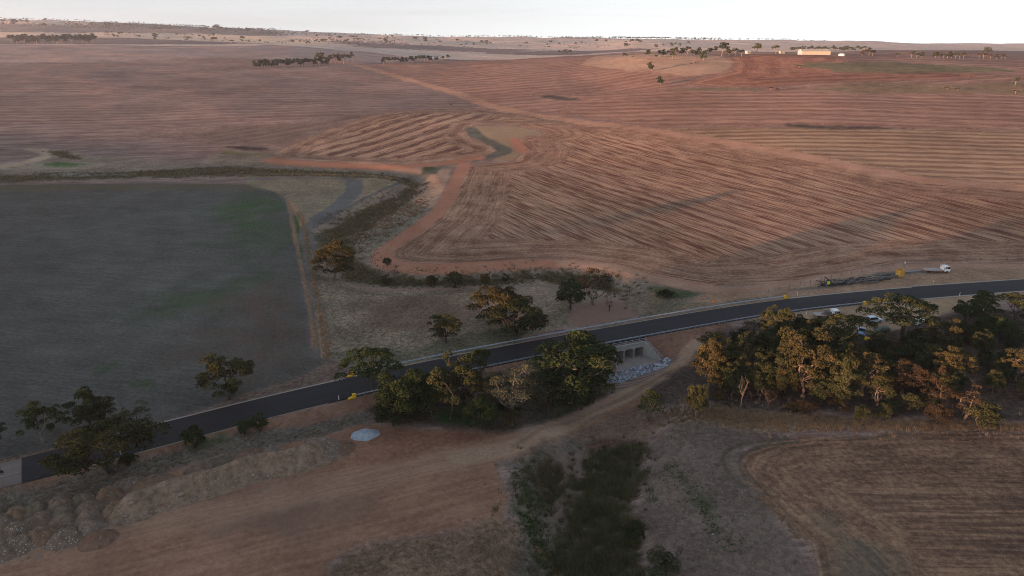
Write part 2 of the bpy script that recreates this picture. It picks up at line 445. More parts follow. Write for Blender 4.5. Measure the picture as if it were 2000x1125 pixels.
STRAW = (0.36, 0.25, 0.155); SOIL = (0.155, 0.085, 0.058); RED = (0.36, 0.155, 0.09); PALE = (0.36, 0.23, 0.155)
LAYERS = [
    # ---- far country
    L('stubble_paddock', [(-300, 87), (190, 88), (530, 89), (700, 101), (860, 117), (780, 122), (690, 124), (480, 112), (250, 118), (0, 126), (-300, 132)], 120, 60, (0.235, 0.162, 0.135), (0.43, 0.315, 0.255), amp=0.7, sw=0.2, sp=30, tuft=0.25, rd=((100, 110), (500, 108))),
    L('far_hill', [(-300, 86.5), (190, 88), (420, 90), (530, 88), (640, 96), (720, 102), (880, 117), (1000, 118), (1080, 113), (1150, 107), (1200, 104), (1260, 101), (1330, 99), (1440, 100), (1560, 103), 'FAR_R', 'FAR_L'],
      30, 20, (0.44, 0.33, 0.26), (0.64, 0.48, 0.36), tuft=0.2),
    L('far_hill', [(0, 60), (200, 66), (420, 68), (600, 76), (640, 88), (480, 86), (300, 82), (100, 70), (-100, 66)], 40, 60, (0.5, 0.37, 0.26), (0.66, 0.49, 0.33), tuft=0.2),
    L('far_hill', [(-100, 44), (150, 48), (420, 52), (560, 64), (540, 70), (300, 64), (0, 60)], 60, 90, (0.13, 0.115, 0.1), (0.2, 0.165, 0.13), tuft=0.3),  # this and the next dark bands: woodland tone, with slope shadow put into the colour
    L('far_hill', [(-100, 78), (60, 72), (260, 76), (420, 80), (520, 86), (300, 87), (0, 86)], 30, 40, (0.15, 0.12, 0.105), (0.2, 0.15, 0.125), tuft=0.3),
    L('far_hill', [(640, 80), (900, 90), (1050, 95), (1010, 104), (880, 100), (700, 92)], 50, 80, (0.16, 0.12, 0.105), (0.22, 0.16, 0.13), tuft=0.3),
    L('far_hill', [(940, 104), (1100, 98), (1240, 94), (1300, 96), (1180, 103), (1060, 108)], 40, 60, (0.14, 0.11, 0.1), (0.22, 0.16, 0.13), tuft=0.3),
    L('ploughed_paddock', [(690, 128), (860, 121), (1000, 120), (1120, 111), (1180, 106), (1300, 100), (1420, 101), (1560, 104), (1700, 104), (2600, 112), (2600, 262), (1560, 250), (1270, 246), (1030, 216), (950, 200), (850, 165), (740, 137)],
      10, 8, (0.185, 0.096, 0.072), (0.34, 0.21, 0.15), amp=0.85, sw=0.35, sp=22, tuft=0.25, rd=((1000, 165), (1150, 152))),
    L('ploughed_paddock', [(1120, 182), (1350, 170), (1500, 178), (2600, 192), (2600, 262), (1560, 250), (1270, 246), (1100, 222)],
      10, 8, (0.19, 0.1, 0.074), (0.35, 0.215, 0.15), amp=0.9, sw=0.4, sp=20, tuft=0.25, rd=((1300, 215), (1800, 219))),
    L('ploughed_paddock', [(1425, 112), (1480, 110), (1560, 109), (1660, 112), (1640, 130), (1900, 145), (1900, 155), (1600, 160), (1480, 168), (1400, 166), (1340, 160), (1430, 140), (1436, 124)],
      6, 5, (0.17, 0.07, 0.05), (0.36, 0.185, 0.115), amp=0.9, sw=0.6, sp=26, tuft=0.25, rd=((1400, 160), (1900, 152)), head=70),
    L('grazing_slope', [(1135, 127), (1160, 113), (1210, 106), (1300, 106), (1400, 110), (1432, 120), (1425, 134), (1400, 142), (1340, 146), (1220, 138)], 6, 6, (0.34, 0.225, 0.155), (0.42, 0.27, 0.18), tuft=0.5),
    L('grazing_slope', [(1545, 126), (1620, 122), (1760, 122), (1960, 135), (1975, 143), (1800, 144), (1640, 138)], 6, 8, (0.115, 0.105, 0.06), (0.2, 0.155, 0.09), tuft=0.5),
    L('grazing_slope', [(1580, 172), (1700, 160), (1850, 166), (1990, 162), (2600, 165), (2600, 190), (1900, 184), (1700, 182), (1620, 178)], 6, 8, (0.15, 0.115, 0.07), (0.26, 0.17, 0.1), tuft=0.7),
    L('grazing_slope', [(1290, 176), (1400, 169), (1500, 172), (1480, 177)], 5, 5, (0.15, 0.125, 0.07), (0.24, 0.165, 0.1), tuft=0.5),
    L('ploughed_paddock', [(1275, 250), (1560, 250), (2600, 264), (2600, 408), (1900, 372), (1700, 332), (1500, 290)], 5, 3, (0.2, 0.115, 0.075), (0.37, 0.25, 0.155), amp=0.9, sw=0.75, sp=13, tuft=0.3, rd=((1600, 320), (2000, 330))),
    L('stubble_paddock', [(1030, 218), (1250, 250), (1400, 277), (1600, 314), (1800, 354), (2600, 420), (2600, 517), (1900, 514), (1760, 518), (1650, 536), (1560, 550), (1390, 560), (1300, 546), (1190, 520), (1100, 510), (1000, 511), (900, 518), (810, 519), (762, 510), (752, 497), (775, 478), (842, 427), (885, 368), (908, 324), (960, 320), (1005, 314), (1025, 296), (1003, 272), (1062, 262), (1056, 256), (1000, 243), (930, 240), (900, 225), (940, 212)],
      3, 1.5, (0.15, 0.07, 0.047), (0.4, 0.25, 0.16), amp=0.95, sw=0.22, sp=8, tuft=0.4, rd=((1150, 395), (1360, 470)), head=30),
    L('stubble_paddock', [(525, 302), (560, 284), (640, 252), (740, 224), (800, 216), (940, 211), (1050, 224), (1170, 241), (1100, 242), (1000, 241), (930, 243), (913, 262), (938, 278), (977, 291), (965, 300), (930, 306), (850, 317), (780, 322), (650, 319), (560, 314), (528, 308)],
      3, 2, (0.125, 0.068, 0.05), (0.36, 0.24, 0.16), amp=1.0, sw=0.55, sp=15, tuft=0.35, rd=((600, 305), (830, 235)), head=20),
    L('stubble_paddock', [(300, 262), (430, 250), (640, 238), (700, 228), (660, 244), (560, 282), (500, 284), (420, 282)], 25, 20, (0.13, 0.085, 0.07), (0.21, 0.15, 0.115), amp=0.8, sw=0.3, sp=14, tuft=0.3, rd=((420, 270), (700, 225))),
    # ---- creek flats
    L('creek_flat', [(-160, 328), (40, 318), (78, 302), (48, 292), (100, 289), (200, 306), (330, 315), (395, 309), (432, 296), (440, 288), (530, 300), (560, 316), (700, 324), (840, 321), (905, 321), (882, 330), (872, 372), (832, 424), (762, 482), (742, 505), (760, 522), (900, 527), (1050, 518), (1180, 527), (1300, 557), (1390, 572), (1500, 584), (1310, 622), (1200, 640), (1080, 610), (930, 566), (740, 566), (690, 550), (640, 525), (610, 505), (600, 450), (620, 432), (700, 395), (785, 358), (740, 347), (600, 343), (480, 344), (300, 347), (0, 358), (-160, 362)],
      3, 3, (0.17, 0.13, 0.095), (0.27, 0.205, 0.145), tuft=0.9),
    L('creek_flat', [(40, 316), (80, 303), (60, 294), (45, 290), (85, 289), (110, 296), (95, 310), (60, 320), (0, 328), (-100, 332), (-100, 324)], 3, 2, (0.36, 0.25, 0.17), (0.42, 0.3, 0.2), tuft=0.4),
    L('creek_flat', [(-60, 330), (60, 321), (150, 316), (200, 318), (215, 326), (150, 330), (0, 332)], 3, 3, (0.26, 0.22, 0.145), (0.3, 0.25, 0.17), tuft=0.6),
    L('creek_flat', [(80, 322), (110, 316), (150, 318), (165, 323), (120, 327)], 4, 3, (0.05, 0.11, 0.035), (0.08, 0.13, 0.05), tuft=0.5),
    L('creek_flat', [(430, 292), (520, 300), (500, 303), (440, 301)], 4, 3, (0.15, 0.13, 0.06), (0.2, 0.16, 0.08), tuft=0.5),
    L('creek_flat', [(420, 283), (520, 288), (530, 291), (500, 294), (440, 288)], 4, 3, (0.045, 0.035, 0.035), (0.07, 0.05, 0.045), tuft=0.5),
    L('creek_flat', [(800, 372), (850, 335), (880, 330), (870, 372), (846, 405), (812, 412), (805, 392)], 3, 2, (0.36, 0.21, 0.14), (0.42, 0.28, 0.185), tuft=0.6),
    L('creek_flat', [(700, 325), (830, 324), (860, 328), (820, 340), (770, 338)], 4, 4, (0.32, 0.175, 0.115), (0.3, 0.21, 0.15), tuft=0.6),
    L('creek_flat', [(632, 470), (650, 456), (668, 452), (660, 464), (640, 478)], 2, 1.5, (0.38, 0.26, 0.2), (0.33, 0.23, 0.17), tuft=0.4),
    L('creek_flat', [(690, 505), (730, 520), (780, 545), (730, 540), (700, 525)], 3, 2, (0.3, 0.21, 0.165), (0.2, 0.15, 0.12), tuft=0.6),
    L('creek_flat', [(750, 420), (800, 400), (835, 405), (800, 440), (740, 478), (715, 500), (712, 480)], 3, 2, (0.16, 0.17, 0.12), (0.27, 0.22, 0.16), tuft=1.0),
    L('creek_flat', [(1130, 598), (1190, 580), (1215, 590), (1240, 618), (1180, 630), (1120, 640), (1100, 625)], 3, 2, (0.3, 0.19, 0.145), (0.24, 0.14, 0.1), tuft=0.5),
    L('creek_flat', [(1255, 562), (1300, 560), (1360, 575), (1340, 590), (1270, 588)], 4, 3, (0.06, 0.09, 0.04), (0.12, 0.11, 0.065), tuft=0.8),
    L('creek_flat', [(1000, 521), (1090, 516), (1100, 521), (1020, 527)], 3, 2, (0.055, 0.1, 0.035), (0.12, 0.12, 0.07), tuft=0.8),
    L('creek_flat', [(1150, 566), (1200, 572), (1215, 590), (1185, 584)], 3, 2, (0.36, 0.25, 0.2), (0.3, 0.2, 0.155), tuft=0.4),
    # reedy bed of the creek
    L('creek_bed', [(-100, 348), (0, 342), (120, 338), (250, 336), (350, 330), (450, 326), (560, 330), (700, 338), (790, 346), (830, 358), (822, 376), (780, 402), (730, 430), (690, 462), (690, 500), (715, 525), (760, 540), (860, 544), (960, 538), (1050, 528), (1120, 530), (1195, 552), (1230, 575), (1200, 572), (1120, 556), (1040, 552), (950, 560), (850, 562), (750, 562), (690, 548), (648, 520), (625, 490), (620, 465), (640, 445), (700, 410), (770, 378), (790, 362), (740, 350), (600, 345), (440, 344), (250, 348), (0, 357), (-100, 362)],
      4, 6, (0.05, 0.047, 0.026), (0.12, 0.088, 0.048), tuft=1.0),
    L('creek_bed', [(90, 295), (130, 296), (165, 312), (140, 312), (110, 305)], 3, 3, (0.06, 0.05, 0.035), (0.13, 0.1, 0.06), tuft=0.9),
    L('creek_flat', [(60, 344), (130, 338), (260, 340), (180, 344)], 3, 3, (0.2, 0.19, 0.15), (0.25, 0.21, 0.16), tuft=0.7),
    # inlet gully between the two stubble lobes
    L('grazing_slope', [(925, 246), (1000, 245), (1055, 258), (1060, 263), (1000, 271), (1020, 296), (1002, 312), (960, 318), (980, 298), (976, 290), (938, 277), (918, 262)], 3, 2, (0.3, 0.21, 0.135), (0.26, 0.19, 0.115), tuft=0.5),
    L('creek_bed', [(920, 250), (928, 262), (950, 275), (978, 288), (985, 297), (965, 305), (930, 312), (870, 318), (845, 328), (838, 338)], 2, 1.5, (0.17, 0.165, 0.14), (0.07, 0.065, 0.04), tuft=0.8, line=5.0),
    L('creek_bed', [(825, 322), (850, 320), (846, 334), (828, 338)], 3, 2, (0.04, 0.055, 0.022), (0.08, 0.08, 0.04), tuft=0.9),
    L('creek_bed', [(1040, 184), (1080, 184), (1130, 192), (1110, 194), (1060, 190)], 6, 5, (0.05, 0.05, 0.045), (0.11, 0.09, 0.07), tuft=0.5),
    L('creek_bed', [(1500, 244), (1540, 243), (1620, 246), (1700, 248), (1790, 252), (1700, 254), (1600, 252), (1540, 249)], 5, 5, (0.05, 0.045, 0.04), (0.13, 0.09, 0.07), tuft=0.7),
    # ---- tracks between the paddocks
    L('dirt_track', [(640, 118), (700, 128), (745, 141), (800, 157), (900, 181), (950, 203), (1020, 219), (1150, 240), (1250, 252), (1400, 276), (1600, 313), (1800, 352), (2600, 414)], 4, 3, (0.34, 0.185, 0.12), (0.4, 0.245, 0.165), tuft=0.25, line=8.0),
    L('dirt_track', [(528, 311), (560, 317), (650, 323), (760, 326), (850, 321), (930, 309)], 2, 1, (0.33, 0.155, 0.095), (0.3, 0.16, 0.105), tuft=0.3, line=6.0),
    L('dirt_track', [(1003, 272), (1012, 285), (1022, 297)], 2, 1, (0.4, 0.17, 0.1), (0.36, 0.18, 0.115), tuft=0.3, line=4.0),
    L('dirt_track', [(908, 320), (884, 366), (872, 392), (844, 424), (775, 474), (748, 493), (746, 505), (765, 518), (810, 523), (900, 522.5), (1000, 515), (1100, 513), (1190, 522), (1300, 550), (1390, 565)], 1.5, 0.8, (0.4, 0.165, 0.095), (0.36, 0.19, 0.125), tuft=0.3, line=4.0),
    L('dirt_track', [(1100, 513), (1190, 522), (1300, 550), (1390, 565), (1480, 562), (1600, 548), (1700, 530), (1760, 523), (1850, 520), (2600, 519)], 1.5, 0.8, (0.35, 0.2, 0.13), (0.38, 0.24, 0.165), tuft=0.3, line=3.2),
    # ---- green paddock and its borders
    L('green_paddock', [(-220, 366), (0, 361), (300, 357), (480, 360), (545, 372), (585, 395), (602, 440), (618, 540), (648, 700), (640, 712), (590, 735), (400, 800), (250, 848), (0, 900), (-220, 950)], 4, 1, (0.083, 0.082, 0.068), (0.122, 0.113, 0.098), tuft=0.6, amp=0.5, rd=((0, 600), (400, 640))),
    L('green_paddock', [(-220, 366), (0, 362), (300, 358), (480, 361), (540, 373), (400, 369), (0, 374), (-220, 380)], 4, 3, (0.14, 0.11, 0.075), (0.1, 0.09, 0.06), tuft=0.6),
    L('green_paddock', [(440, 400), (490, 380), (545, 380), (560, 420), (572, 470), (580, 510), (540, 505), (470, 480), (430, 440)], 26, 22, (0.068, 0.085, 0.052), (0.095, 0.1, 0.075), tuft=0.8),
    L('green_paddock', [(470, 400), (520, 390), (520, 420), (490, 440)], 18, 18, (0.055, 0.098, 0.04), (0.075, 0.09, 0.055), tuft=0.9),
    L('green_paddock', [(556, 540), (574, 620), (590, 690), (560, 720)], 0.8, 0.4, (0.14, 0.105, 0.082), (0.1, 0.09, 0.075), tuft=0.5, line=0.5),
    L('green_paddock', [(528, 560), (548, 640), (556, 690), (500, 735)], 0.8, 0.4, (0.13, 0.1, 0.08), (0.1, 0.09, 0.075), tuft=0.5, line=0.45),
    L('green_paddock', [(0, 560), (60, 552), (100, 544), (108, 534), (80, 524), (20, 520)], 1.0, 0.6, (0.11, 0.093, 0.08), (0.095, 0.088, 0.075), tuft=0.5, line=0.5),
    L('green_paddock', [(180, 425), (330, 428), (460, 420), (520, 400)], 1.5, 1.0, (0.075, 0.08, 0.066), (0.1, 0.095, 0.085), tuft=0.5, line=0.8),
    L('green_paddock', [(250, 745), (290, 742), (300, 755), (260, 758)], 2, 2, (0.06, 0.085, 0.045), (0.075, 0.085, 0.055), tuft=0.9),
    L('green_paddock', [(180, 720), (220, 708), (228, 716), (190, 732)], 2, 2, (0.065, 0.082, 0.05), (0.078, 0.085, 0.06), tuft=0.9),
    L('green_paddock', [(420, 604), (445, 600), (440, 610), (425, 612)], 2, 2, (0.045, 0.085, 0.03), (0.06, 0.08, 0.04), tuft=0.9),
    L('green_paddock', [(270, 580), (400, 560), (520, 520), (560, 530), (420, 600), (330, 610)], 20, 14, (0.065, 0.085, 0.05), (0.08, 0.085, 0.06), tuft=0.5),
    L('green_paddock', [(440, 590), (580, 540), (605, 690), (560, 720), (480, 740), (400, 690)], 20, 12, (0.13, 0.09, 0.068), (0.085, 0.078, 0.062), tuft=0.8, amp=0.6, rd=((590, 560), (600, 690))),
    L('farm_track', [(548, 378), (572, 395), (592, 470), (610, 560), (630, 690)], 2, 1, (0.125, 0.11, 0.1), (0.15, 0.125, 0.11), tuft=0.4, line=3.4),
    L('green_paddock', [(566, 420), (590, 420), (600, 500), (584, 515)], 3, 2, (0.04, 0.095, 0.03), (0.075, 0.1, 0.05), tuft=0.7),
    L('grass_verge', [(505, 364), (545, 377), (562, 390), (572, 440), (586, 510), (602, 590), (612, 645), (614, 680)], 1.0, 0.6, (0.3, 0.185, 0.115), (0.22, 0.15, 0.1), tuft=0.9, line=0.8),
    L('grass_verge', [(566, 383), (582, 415), (594, 445), (604, 500), (618, 580), (632, 650), (640, 695)], 0.8, 0.5, (0.38, 0.22, 0.125), (0.28, 0.185, 0.115), tuft=0.9, line=1.5),
    # grass between paddock, creek and road
    L('dry_grass_flat', [(480, 360), (480, 346), (600, 344), (740, 348), (785, 358), (700, 397), (625, 436), (600, 446), (585, 410), (560, 380)], 2, 2, (0.19, 0.155, 0.1), (0.29, 0.225, 0.145), tuft=0.9),
    L('farm_track', [(480, 350), (600, 348), (690, 350), (696, 358), (690, 375), (660, 403), (612, 436), (597, 450), (600, 475), (612, 530), (628, 600)], 1.2, 0.8, (0.14, 0.13, 0.115), (0.17, 0.15, 0.13), tuft=0.4, line=2.6),
    L('farm_track', [(692, 352), (690, 375), (660, 403), (625, 428)], 1.5, 1, (0.13, 0.125, 0.115), (0.16, 0.15, 0.135), tuft=0.4, line=4.6),
    L('farm_track', [(784, 358), (740, 374), (700, 394), (655, 416), (615, 440)], 1, 0.8, (0.11, 0.1, 0.085), (0.15, 0.13, 0.11), tuft=0.5, line=1.6),
    L('dry_grass_flat', [(610, 500), (640, 535), (690, 556), (740, 567), (930, 565), (1000, 573), (1100, 590), (1120, 640), (1000, 672), (815, 708), (700, 733), (645, 712), (632, 640), (618, 560)], 2, 2, (0.16, 0.128, 0.088), (0.31, 0.235, 0.16), tuft=1.0),
    L('dry_grass_flat', [(690, 575), (920, 572), (960, 590), (900, 630), (760, 660), (690, 640)], 10, 8, (0.15, 0.105, 0.072), (0.22, 0.155, 0.105), tuft=0.7),
    L('dry_grass_flat', [(660, 690), (820, 680), (990, 640), (1050, 640), (1000, 668), (815, 704), (700, 728)], 4, 4, (0.08, 0.09, 0.055), (0.18, 0.15, 0.105), tuft=1.0),
    L('farm_track', [(690, 563), (760, 567), (850, 565), (935, 562)], 1.5, 1.5, (0.32, 0.21, 0.14), (0.25, 0.17, 0.115), tuft=0.5, line=1.8),
    L('farm_track', [(940, 598), (905, 622), (880, 645)], 1.0, 1, (0.25, 0.16, 0.11), (0.2, 0.135, 0.095), tuft=0.5, line=1.6),
    # ---- along the road
    L('road_verge', [(1385, 570), (1480, 570), (1560, 556), (1640, 545), (1720, 530), (1780, 525), (2600, 522), (2600, 560), (1545, 585), (1400, 604), (1300, 622), (1250, 625), (1320, 600)], 2, 1.5, (0.27, 0.165, 0.105), (0.36, 0.235, 0.15), tuft=0.6),
    L('road_verge', [(1545, 566), (1640, 548), (1720, 532), (1800, 528), (1810, 534), (1700, 545), (1600, 566)], 2, 1.5, (0.12, 0.105, 0.09), (0.17, 0.14, 0.115), tuft=0.7),
    L('road_verge', [(1270, 585), (1330, 590), (1400, 588), (1540, 574), (1400, 602), (1300, 620), (1250, 625)], 3, 2, (0.12, 0.12, 0.075), (0.24, 0.16, 0.11), tuft=0.9),
    L('road_verge', [(648, 700), (700, 728), (537, 768), (324, 825), (54, 895), (-220, 965), (-220, 945), (0, 898), (250, 846), (400, 798), (590, 733)], 2, 2, (0.12, 0.088, 0.068), (0.2, 0.14, 0.105), tuft=0.9),
    L('road_verge', [(-220, 1000), (0, 950), (59, 934), (324, 867), (537, 813), (700, 773), (815, 746), (1000, 704), (1200, 666), (1420, 626), (1420, 650), (1340, 690), (1250, 735), (1050, 735), (740, 805), (640, 850), (400, 900), (150, 975), (0, 1010), (-220, 1060)], 2, 1.5, (0.185, 0.1, 0.066), (0.26, 0.15, 0.1), tuft=0.45),
    L('grass_verge', [(-220, 1010), (60, 945), (330, 880), (470, 848), (600, 832), (720, 800), (735, 815), (690, 835), (640, 850), (400, 900), (150, 975), (0, 1010), (-220, 1070)], 2, 2, (0.105, 0.09, 0.072), (0.19, 0.16, 0.12), tuft=0.9),
    L('grass_verge', [(360, 868), (430, 850), (450, 858), (380, 882)], 2, 2, (0.05, 0.07, 0.035), (0.1, 0.1, 0.06), tuft=0.9),
    # ---- construction yard and haul track
    L('dirt_yard', [(-260, 1350), (-260, 1080), (0, 1020), (150, 978), (400, 902), (640, 852), (690, 832), (740, 828), (830, 838), (1000, 848), (1050, 852), (1180, 800), (1260, 760), (1335, 690), (1350, 705), (1335, 745), (1190, 830), (1010, 885), (965, 905), (995, 965), (978, 1012), (850, 1045), (700, 1060), (640, 1100), (600, 1350)], 1.5, 1.2, (0.228, 0.122, 0.076), (0.305, 0.178, 0.115), tuft=0.45, amp=0.6, sw=0.1, sp=4.0, rd=((250, 1035), (750, 925))),
    L('dirt_yard', [(640, 850), (700, 836), (830, 842), (1000, 852), (960, 880), (860, 895), (740, 905), (660, 885)], 4, 3, (0.19, 0.088, 0.055), (0.25, 0.132, 0.086), tuft=0.5),
    L('dirt_yard', [(360, 1000), (500, 950), (640, 945), (700, 980), (620, 1010), (450, 1040)], 12, 6, (0.21, 0.13, 0.09), (0.15, 0.1, 0.08), tuft=0.3, amp=0.7, rd=((360, 1000), (640, 960)), head=0),
    L('dirt_track', [(-200, 1130), (100, 1068), (300, 1026), (520, 982), (750, 930), (900, 893), (1030, 861)], 4, 2, (0.26, 0.152, 0.096), (0.33, 0.205, 0.132), tuft=0.3, line=3.6, amp=0.7, rd=((250, 1035), (750, 925))),
    L('dirt_track', [(900, 893), (1030, 861), (1130, 815), (1190, 788), (1240, 764), (1290, 738), (1330, 712), (1345, 690), (1362, 672)], 1, 0.6, (0.31, 0.2, 0.13), (0.37, 0.25, 0.165), tuft=0.3, line=2.3),
    L('dirt_track', [(1000, 873), (1130, 817), (1240, 766), (1330, 714)], 1.2, 0.8, (0.22, 0.14, 0.095), (0.25, 0.165, 0.115), tuft=0.6, line=0.5),
    L('dry_grass_flat', [(600, 1350), (650, 1110), (720, 1062), (850, 1048), (985, 1012), (1020, 1030), (1045, 1090), (1070, 1350)], 3, 2, (0.17, 0.105, 0.07), (0.26, 0.17, 0.11), tuft=0.9),
    # ---- creek below the culvert
    L('creek_flat', [(1060, 860), (1180, 808), (1260, 790), (1300, 800), (1310, 830), (1270, 862), (1150, 862), (1040, 892), (990, 905)], 2, 2, (0.16, 0.1, 0.072), (0.22, 0.15, 0.105), tuft=0.8),
    L('creek_flat', [(985, 905), (1040, 890), (1150, 855), (1265, 855), (1250, 930), (1240, 1000), (1255, 1060), (1285, 1350), (1050, 1350), (1010, 1020)], 3, 5, (0.1, 0.085, 0.065), (0.16, 0.125, 0.095), tuft=1.0),
    L('creek_bed', [(1150, 905), (1175, 880), (1255, 868), (1268, 890), (1245, 935), (1225, 1000), (1255, 1060), (1280, 1350), (1060, 1350), (1070, 1080), (1110, 1010), (1130, 960)], 3, 5, (0.06, 0.053, 0.035), (0.125, 0.1, 0.068), tuft=1.0),
    L('creek_flat', [(988, 925), (1010, 912), (1030, 940), (1065, 985), (1050, 1000), (1010, 985)], 3, 4, (0.05, 0.07, 0.032), (0.1, 0.085, 0.055), tuft=1.0),
    L('creek_flat', [(1012, 1000), (1050, 1010), (1065, 1060), (1100, 1110), (1080, 1120), (1040, 1070)], 3, 4, (0.04, 0.08, 0.022), (0.075, 0.08, 0.04), tuft=1.0),
    L('creek_flat', [(1098, 890), (1130, 885), (1150, 905), (1125, 930), (1118, 960), (1100, 985), (1085, 1010), (1082, 990), (1105, 950), (1095, 920)], 2, 2.5, (0.2, 0.135, 0.105), (0.16, 0.115, 0.09), tuft=0.7),
    L('creek_flat', [(1150, 868), (1180, 856), (1240, 856), (1262, 866), (1200, 872)], 2, 2.5, (0.1, 0.055, 0.04), (0.15, 0.085, 0.06), tuft=0.9),
    L('dirt_track', [(1046, 1070), (1075, 1100), (1095, 1140)], 0.6, 0.5, (0.25, 0.135, 0.085), (0.2, 0.12, 0.08), tuft=0.4, line=0.7),
    # ---- right bank and lower paddock
    L('dry_grass_flat', [(1268, 865), (1300, 830), (1300, 815), (1450, 818), (1530, 850), (1430, 880), (1480, 965), (1560, 1060), (1640, 1350), (1285, 1350), (1255, 1060), (1240, 1000), (1248, 930)], 2, 2, (0.135, 0.098, 0.078), (0.185, 0.142, 0.11), tuft=0.7),
    L('dry_grass_flat', [(1310, 912), (1340, 945), (1370, 985), (1395, 1030), (1432, 1075)], 3, 3, (0.07, 0.08, 0.042), (0.12, 0.1, 0.068), tuft=1.0, line=1.6),
    L('lower_paddock', [(2600, 843), (1750, 845), (1600, 850), (1510, 862), (1455, 885), (1440, 912), (1460, 945), (1510, 1000), (1580, 1065), (1660, 1350), (2600, 1350)], 2, 1.5, (0.128, 0.073, 0.05), (0.31, 0.185, 0.11), tuft=0.8, amp=0.8, sw=0.06, sp=2.6, rd=((1600, 935), (2000, 940)), head=17),
    L('lower_paddock', [(1550, 990), (1620, 1000), (1760, 1080), (1850, 1350), (1660, 1350), (1600, 1060)], 6, 5, (0.1, 0.09, 0.068), (0.2, 0.135, 0.085), tuft=0.7, amp=0.6, rd=((1560, 1000), (1690, 1140))),
    L('lower_paddock', [(1540, 856), (1450, 868), (1415, 888), (1416, 915), (1440, 940), (1480, 962), (1535, 975)], 0.5, 0.3, (0.09, 0.078, 0.052), (0.13, 0.1, 0.072), tuft=0.6, line=0.35),
    L('lower_paddock', [(1560, 862), (1490, 872), (1450, 890), (1446, 915), (1470, 940), (1520, 962)], 0.5, 0.3, (0.09, 0.078, 0.052), (0.13, 0.1, 0.072), tuft=0.6, line=0.35),
    # ---- the bush beside the road
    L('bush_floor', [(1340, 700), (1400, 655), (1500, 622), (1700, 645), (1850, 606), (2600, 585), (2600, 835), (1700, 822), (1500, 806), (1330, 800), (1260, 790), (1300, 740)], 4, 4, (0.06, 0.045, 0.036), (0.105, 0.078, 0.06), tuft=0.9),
    L('dry_grass_flat', [(1290, 800), (1400, 792), (1500, 806), (1700, 820), (2600, 832), (2600, 844), (1700, 844), (1450, 842), (1290, 835)], 2, 2.5, (0.16, 0.11, 0.075), (0.32, 0.22, 0.14), tuft=1.0),
    L('road_verge', [(1470, 622), (1545, 609), (1700, 592), (1872, 575), (2600, 560), (2600, 580), (1890, 585), (1860, 610), (1740, 650), (1660, 660), (1580, 634), (1520, 630)], 2.5, 2, (0.31, 0.21, 0.125), (0.36, 0.25, 0.16), tuft=0.4),
    L('creek_bed', [(725, 800), (800, 765), (1060, 720), (1190, 695), (1195, 745), (1150, 790), (1060, 830), (980, 838), (800, 828), (740, 822)], 3, 3, (0.05, 0.045, 0.034), (0.1, 0.08, 0.058), tuft=0.9),
    L('creek_bed', [(850, 805), (880, 800), (930, 812), (920, 826), (860, 822)], 2, 2, (0.025, 0.07, 0.015), (0.04, 0.065, 0.025), tuft=0.9),
    L('creek_bed', [(1070, 800), (1140, 775), (1130, 800), (1085, 815)], 2, 2, (0.03, 0.06, 0.02), (0.1, 0.08, 0.055), tuft=0.9),
]
BASE = L('stubble_paddock', None, 1, 1, (0.155, 0.1, 0.084), (0.3, 0.215, 0.172), amp=0.9, sw=0.25, sp=18, tuft=0.3, rd=((100, 205), (700, 192)))

_px = [p for l in LAYERS for p in l['pts'] if not isinstance(p, str)] + [p for l in LAYERS + [BASE] if l['rd'] for p in l['rd']]
_pw = dict(zip(_px, cast(*np.array(_px, float).T, detail=False)[:, :2]))

def layer_world(l):
    out = []; px = [p for p in l['pts'] if not isinstance(p, str)]
    w = [_pw[p] for p in px]
    k = 0
    for p in l['pts']:
        if p == 'FAR_R': out.append((9500.0, 5050.0))
        elif p == 'FAR_L': out.append((-9500.0, 6400.0))
        else: out.append(tuple(w[k])); k += 1
    return np.array(out)

